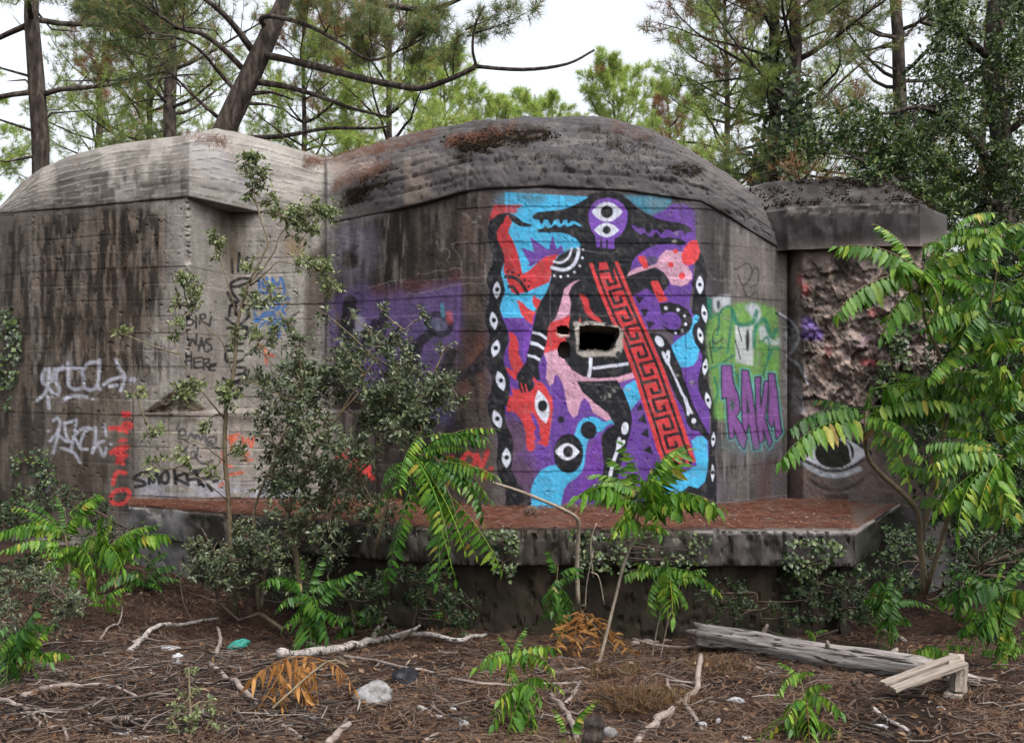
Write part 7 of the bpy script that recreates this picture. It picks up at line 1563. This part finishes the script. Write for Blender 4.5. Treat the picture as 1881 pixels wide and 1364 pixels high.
branch('thin long stem lying over the ledge in front of the mural', [(1075, 1085), (1078, 1070)], .006, .005)
# stem that rises from the ground and bends over the ledge
acc = Acc(); q = smooth_line([tuple(P(*p)) for p in ((1062, 1110, 8.1), (1060, 1040, 8.1), (1062, 985, 8.05), (1062, 955, 8.0), (1040, 938, 7.95), (1000, 920, 7.9), (950, 900, 7.9), (905, 886, 7.9))], 4)
add_tube(acc, q, np.linspace(.018, .010, len(q)), 8, 0.1, 2)
tag(link('bent_stem', acc.mesh('bent_stem', True), M['pale_stem']), 'bare pale stem rising past the ledge and bending left in front of the mural', 'branch')
acc = Acc()
for p in ([(1090, 1060, 8.1), (1085, 1000, 8.1), (1095, 960, 8.1)], [(1075, 1120, 8.1), (1078, 1070, 8.1), (1090, 1010, 8.05)], [(1110, 1110, 8.0), (1100, 1060, 8.0), (1085, 1050, 8)]): add_tube(acc, smooth_line([tuple(P(*x)) for x in p], 4), .005, 5)
tag(link('bare_twigs', acc.mesh('bare_twigs', True), M['pale_stem']), 'thin bare twigs climbing the ledge face right of the bent stem', 'twig')
# leaning thin branches in the right thicket
for i, (pl, lb_) in enumerate((([(1850, 690, 8.5), (1780, 730, 8.6), (1740, 760, 8.7), (1690, 790, 8.8)], 'bare grey twig slanting through the right thicket'), ([(1700, 870, 7.5), (1725, 900, 7.5), (1750, 930, 7.5)], 'dry pale twig beside the ailanthus stem'), ([(1745, 880, 7.4), (1715, 930, 7.4), (1705, 960, 7.4)], 'dry pale twig crossing the other beside the ailanthus stem'))):
    acc = Acc(); q = smooth_line([tuple(P(*x)) for x in pl], 4); add_tube(acc, q, np.linspace(.009, .004, len(q)), 5)
    tag(link('dry_twig', acc.mesh('dry_twig', True), M['graywood']), lb_, 'twig')

def lump(name, label, cat, px, py, sx, sy, sz, mat, seed, rough=0.35, sub=3, flat=False, group=None):
    import bmesh
    bm = bmesh.new(); bmesh.ops.create_icosphere(bm, subdivisions=sub, radius=1.0); r = np.random.default_rng(seed); off = r.random(3) * 50
    for v in bm.verts:
        c = v.co; d = 1 + rough * (float(fbm(c.x * 1.3 + off[0] + c.z, c.y * 1.3 + off[1] - c.z * .7, seed, 4)) - 0.5) * 2 + rough * 0.35 * (float(noise2(c.x * 6 + off[2], c.y * 6 + c.z * 5, seed)) - .5)
        v.co = (c.x * d * sx, c.y * d * sy, c.z * d * sz)
    me = bpy.data.meshes.new(name); bm.to_mesh(me); bm.free()
    for p in me.polygons: p.use_smooth = not flat
    g = on_ground(px, py); o = link(name, me, M[mat], None, (g[0], g[1], g[2] + sz * 0.45)); o.rotation_euler = (r.normal() * .15, r.normal() * .15, r.random() * 6)
    return tag(o, label, cat, group)
lump('boulder', 'pale rounded stone with a dark crack in the centre foreground', 'stone', 685, 1288, .105, .085, .065, 'stone', 3, 0.3, 4)
lump('stone', 'small grey stone at the bottom, right of the stump', 'stone', 1120, 1352, .035, .03, .028, 'stone', 5, 0.4)
lump('stone', 'small pale stone below the withered leaves on the right', 'stone', 570, 1320, .04, .03, .012, 'stone', 6, 0.4)
lump('stone', 'grey lump of concrete beside the left paper', 'stone', 325, 1222, .03, .03, .025, 'stone', 7, 0.5)
lump('stone', 'small brown stone below the slab of bark', 'stone', 853, 1335, .03, .025, .02, 'stone', 8, 0.4)
lump('paper_scrap', 'crumpled white paper in the right foreground left of the seedling', 'litter', 1354, 1288, .036, .026, .012, 'paper', 11, 0.8, 3, True)
lump('paper_scrap', 'crumpled white tissue at the bottom right of the crooked branch', 'litter', 1291, 1333, .03, .022, .014, 'paper', 12, 0.9, 3, True)
lump('paper_scrap', 'white scrap on the soil left of the slab of bark', 'litter', 833, 1304, .020, .014, .010, 'paper', 13, 0.6, 3, True)
lump('paper_scrap', 'flat white carton at the bottom left', 'litter', 228, 1347, .045, .03, .006, 'paper', 14, 0.5, 3, True)
lump('paper_scrap', 'torn pale paper beside the white carton', 'litter', 258, 1356, .04, .02, .008, 'paper', 15, 0.8, 3, True)
lump('paper_scrap', 'pale torn paper in front of the bent root-like branch', 'litter', 312, 1192, .06, .04, .012, 'paper', 16, 0.8, 3, True)
lump('paper_scrap', 'small white scrap beside the bent root-like branch', 'litter', 248, 1181, .028, .02, .008, 'paper', 17, 0.6, 3, True)
lump('paper_scrap', 'dirty white foil ball right of the torn paper', 'litter', 326, 1212, .03, .03, .03, 'paper', 18, 0.6, 3, True)
lump('paper_scrap', 'thin white scrap at the bottom beside the forked sticks', 'litter', 1320, 1325, .03, .012, .008, 'paper', 19, 0.7, 3, True)
lump('paper_scrap', 'white scrap at the bottom edge right of the crooked branch', 'litter', 1372, 1360, .03, .02, .012, 'paper', 20, 0.7, 3, True)
lump('paper_scrap', 'pale pinkish scrap beside the split bleached stick', 'litter', 1615, 1335, .035, .014, .008, 'paper', 21, 0.6, 3, True)
lump('paper_scrap', 'small blue-white scrap on the needles at the right', 'litter', 1728, 1302, .018, .014, .008, 'paper', 22, 0.8, 3, True)
lump('cloth', 'crumpled teal cloth on the needles left of the withered leaves', 'cloth', 436, 1190, .085, .05, .03, 'cloth', 25, 0.8, 4)
lump('plastic_bag', 'crumpled black plastic bag right of the boulder', 'bag', 746, 1248, .085, .06, .03, 'black_plastic', 27, 0.8, 4)
# weathered stump
g = on_ground(1092, 1385); acc = Acc(); q = np.array([g + [-.015, .0, -.05], g + [-.01, 0, .05], g + [0, .01, .12], g + [.0, .015, .155]])
add_tube(acc, smooth_line(q, 5), np.array([.05] * 4 + [.047] * 4 + [.044] * 4 + [.04, .038, .030, .02]) , 18, 0.34, 9)
tag(link('stump', acc.mesh('stump', True), M['bark']), 'short weathered grey stump at the bottom edge in the centre', 'stump')
# dry grass tufts
def tuft(label, px, py, n, L, R, mat='straw'):
    g = on_ground(px, py); acc = Acc(); a = rng.random(n) * 6.283; r = np.sqrt(rng.random(n)) * R
    b = np.column_stack([g[0] + np.cos(a) * r, g[1] + np.sin(a) * r * .7, np.zeros(n)]); b[:, 2] = gz(b[:, 0], b[:, 1]) + .005
    d = unit(np.column_stack([np.cos(a) * .6, np.sin(a) * .6, rng.uniform(.05, .7, n)]) + rdir(n) * .8); d[:, 2] = np.abs(d[:, 2])
    acc.add(*needles(b, d, L * rng.uniform(.5, 1.2, n), 0.004))
    tag(link('grass_tuft', acc.mesh('grass_tuft', False), M[mat]), label, 'grass')
tuft('large mound of dry brown grass right of the bent pale stem', 1185, 1290, 1700, .085, .26)
tuft('dry grass tuft in front of the left end of the log', 1320, 1230, 500, .10, .18)
tuft('dry grass tuft beside the withered tan leaves', 1130, 1235, 450, .09, .18)
tuft('small dry grass tuft on the bare soil at the right', 1560, 1235, 300, .09, .12)

# ---------------------------------------------------------------- uncountable litter
def scatter(n, ymin, ymax, xr):
    Y = ymin + (ymax - ymin) * rng.random(n) ** 1.25; X = (rng.random(n) * 2 - 1) * (Y * 0.52 + 0.3) * xr
    return X, Y
def ground_needles(name, label, n, mat, L, W, ymin=4.1, ymax=9.6):
    X, Y = scatter(n, ymin, ymax, 1.0); keep = fbm(X * 1.7, Y * 1.7, 91, 4) + rng.random(n) * 0.30 > 0.58; X, Y = X[keep], Y[keep]; n = len(X)
    a = rng.random(n) * 6.283; l = L * rng.uniform(.5, 1.3, n); dx, dy = np.cos(a) * l / 2, np.sin(a) * l / 2; bow = rng.normal(size=n) * l * .12
    x = np.stack([X - dx, X - dy * bow / (l + 1e-9) * 2, X + dx], 1); y = np.stack([Y - dy, Y + dx * bow / (l + 1e-9) * 2, Y + dy], 1)
    z = gz(x, y) + np.abs(rng.normal(size=(n, 1))) * .010 + .004 + rng.normal(size=(n, 3)) * .003
    c = np.stack([x, y, z], -1); s = np.stack([-np.sin(a), np.cos(a), np.zeros(n)], -1)[:, None] * W / 2
    V = np.stack([c - s, c + s], 2).reshape(n, 6, 3).reshape(-1, 3); i = np.arange(n)[:, None] * 6
    f = np.concatenate([i + [0, 2, 3, 1], i + [2, 4, 5, 3]])
    o = link(name, mesh_np(name, V, f, False), M[mat]); return tag(o, label, 'pine litter', None, 'stuff')
ground_needles('fallen_needles', 'red-brown pine needles covering the ground', 80000, 'litter', .12, .0026)
# needles on the ledge
n = 15000; u = rng.random(n); px = 240 + u * 1400; s = rng.random(n)
yf = interp(fp, np.minimum(px, 1572)); yb = np.minimum(y_wall(px), 10.3); Y = yf + 0.02 + (yb - yf) * s; X = (px - CX) / F * Y
ok = (X < (1572 - CX) / F * 8.3 + (Y - 8.3) * 0.28); X, Y = X[ok], Y[ok]; n = len(X)
a = rng.random(n) * 6.283; l = .12 * rng.uniform(.5, 1.2, n); dx, dy = np.cos(a) * l / 2, np.sin(a) * l / 2
z0 = LEDGE + .014 + np.abs(rng.normal(size=n)) * .012
c = np.stack([np.stack([X - dx, X + dx], 1), np.stack([Y - dy, Y + dy], 1), np.stack([z0, z0 + rng.normal(size=n) * .006], 1)], -1); sv = np.stack([-np.sin(a), np.cos(a), np.zeros(n)], -1)[:, None] * .0022
V = np.stack([c - sv, c + sv], 2).reshape(-1, 3); i = np.arange(n)[:, None] * 4
tag(link('ledge_needles', mesh_np('ledge_needles', V, i + [0, 2, 3, 1], False), M['ledge_litter']), 'red-brown pine needles lying on the concrete ledge', 'pine litter', None, 'stuff')
acc = Acc()
for k in range(420):
    i = int(rng.integers(n)); q = np.array([X[i], Y[i], LEDGE + .026]); sz = rng.uniform(.004, .010); oc = np.array([[1, 0, 0], [-1, 0, 0], [0, 1, 0], [0, -1, 0], [0, 0, .3], [0, 0, -.3]]) * sz
    acc.add(q + oc, [[0, 2, 4], [2, 1, 4], [1, 3, 4], [3, 0, 4]])
tag(link('ledge_crumbs', acc.mesh('ledge_crumbs', False), M['paper']), 'tiny white crumbs scattered on the needle-covered ledge', 'debris', None, 'stuff')
# needles caught on the roof
acc = Acc()
for (x0, x1, y0, y1, n) in ((560, 700, 272, 300, 900), (690, 800, 245, 275, 500), (340, 420, 248, 262, 260), (820, 950, 232, 262, 300), (1120, 1200, 232, 250, 160), (610, 720, 300, 345, 260)):
    for _ in range(n):
        t = rng.random(); p, tt = cap_point(x0 + (x1 - x0) * t, np.interp(t, [0, 1], [y0, y1]) + rng.normal() * 7 if x0 in (340, 1120) else np.interp(t, [0, 1], [y1, y0]) + rng.normal() * 6)
        d = rdir(1)[0]; nn = np.array([0, -math.cos(tt), math.sin(tt)]); d = unit(d - nn * np.dot(d, nn)); p = p + nn * .02; sv = np.cross(nn, d) * .0022
        acc.add([p - d * .06 - sv, p - d * .06 + sv, p + d * .06], [[0, 1, 2]])
o = link('roof_needles', acc.mesh('roof_needles', False), M['roof_litter'], bunker); o['kind'] = 'stuff'; o['label'] = 'fallen pine needles caught on the roof'
# small twigs, thicker on the left where brushwood lies
acc = Acc()
for k in range(2000):
    if k < 800: px, py = rng.uniform(-40, 620), rng.uniform(1130, 1400)
    else: px, py = rng.uniform(-40, 1920), rng.uniform(1160, 1400)
    Yt_ = 1.75 * F / (py - CY); x, y = (px - CX) / F * Yt_, Yt_; a = rng.random() * 6.283; L = rng.uniform(.05, .30) * (1.2 if k < 800 else .8); r = rng.uniform(.0015, .0045) * (1 if rng.random() < .9 else 2.2)
    bend = rng.normal() * .3; q = []
    for s in (-.5, 0, .5):
        xx, yy = x + math.cos(a + bend * s * 2) * L * s, y + math.sin(a + bend * s * 2) * L * s; q.append((xx, yy, float(gz(xx, yy)) + r + rng.uniform(0, .035)))
    v, qd, cc = tube(q, [r, r * .9, r * .5], 4); acc.add(v, tri(qd))
tag(link('twig_litter', acc.mesh('twig_litter', True), M['twigs']), 'small grey twigs and brushwood strewn over the ground', 'twigs', None, 'stuff')
# dead leaves
n = 6500; X, Y = scatter(n, 4.1, 9.4, 1.0); dz = rng.uniform(.004, .02, n)
v, f = leaves(np.column_stack([X, Y, gz(X, Y) + dz]), unit(rng.normal(size=(n, 3)) * [1, 1, .25]), unit(rng.normal(size=(n, 3)) * .5 + [0, 0, 1]), rng.uniform(.02, .07, n), rng.uniform(.012, .03, n), .3)
acc = Acc(); acc.add(v, f); tag(link('leaf_litter', acc.mesh('leaf_litter', False), M['dead_leaf']), 'dry brown leaves strewn over the soil', 'leaf litter', None, 'stuff')
# pale chips and crumbs
acc = Acc()
for k in range(900):
    px, py = rng.uniform(0, 1881), rng.uniform(1170, 1380); Yt_ = 1.75 * F / (py - CY); x, y = (px - CX) / F * Yt_, Yt_; s = rng.uniform(.003, .014)
    p = np.array([x, y, float(gz(x, y)) + s * .3]); oc = np.array([[1, 0, 0], [-1, 0, 0], [0, 1, 0], [0, -1, 0], [0, 0, .4], [0, 0, -.4]]) * s * rng.uniform(.5, 1.3, (6, 1))
    acc.add(p + oc, [[0, 2, 4], [2, 1, 4], [1, 3, 4], [3, 0, 4], [2, 0, 5], [1, 2, 5], [3, 1, 5], [0, 3, 5]])
tag(link('chips', acc.mesh('chips', False), M['twigs']), 'small pale chips and crumbs scattered on the soil', 'debris', None, 'stuff')
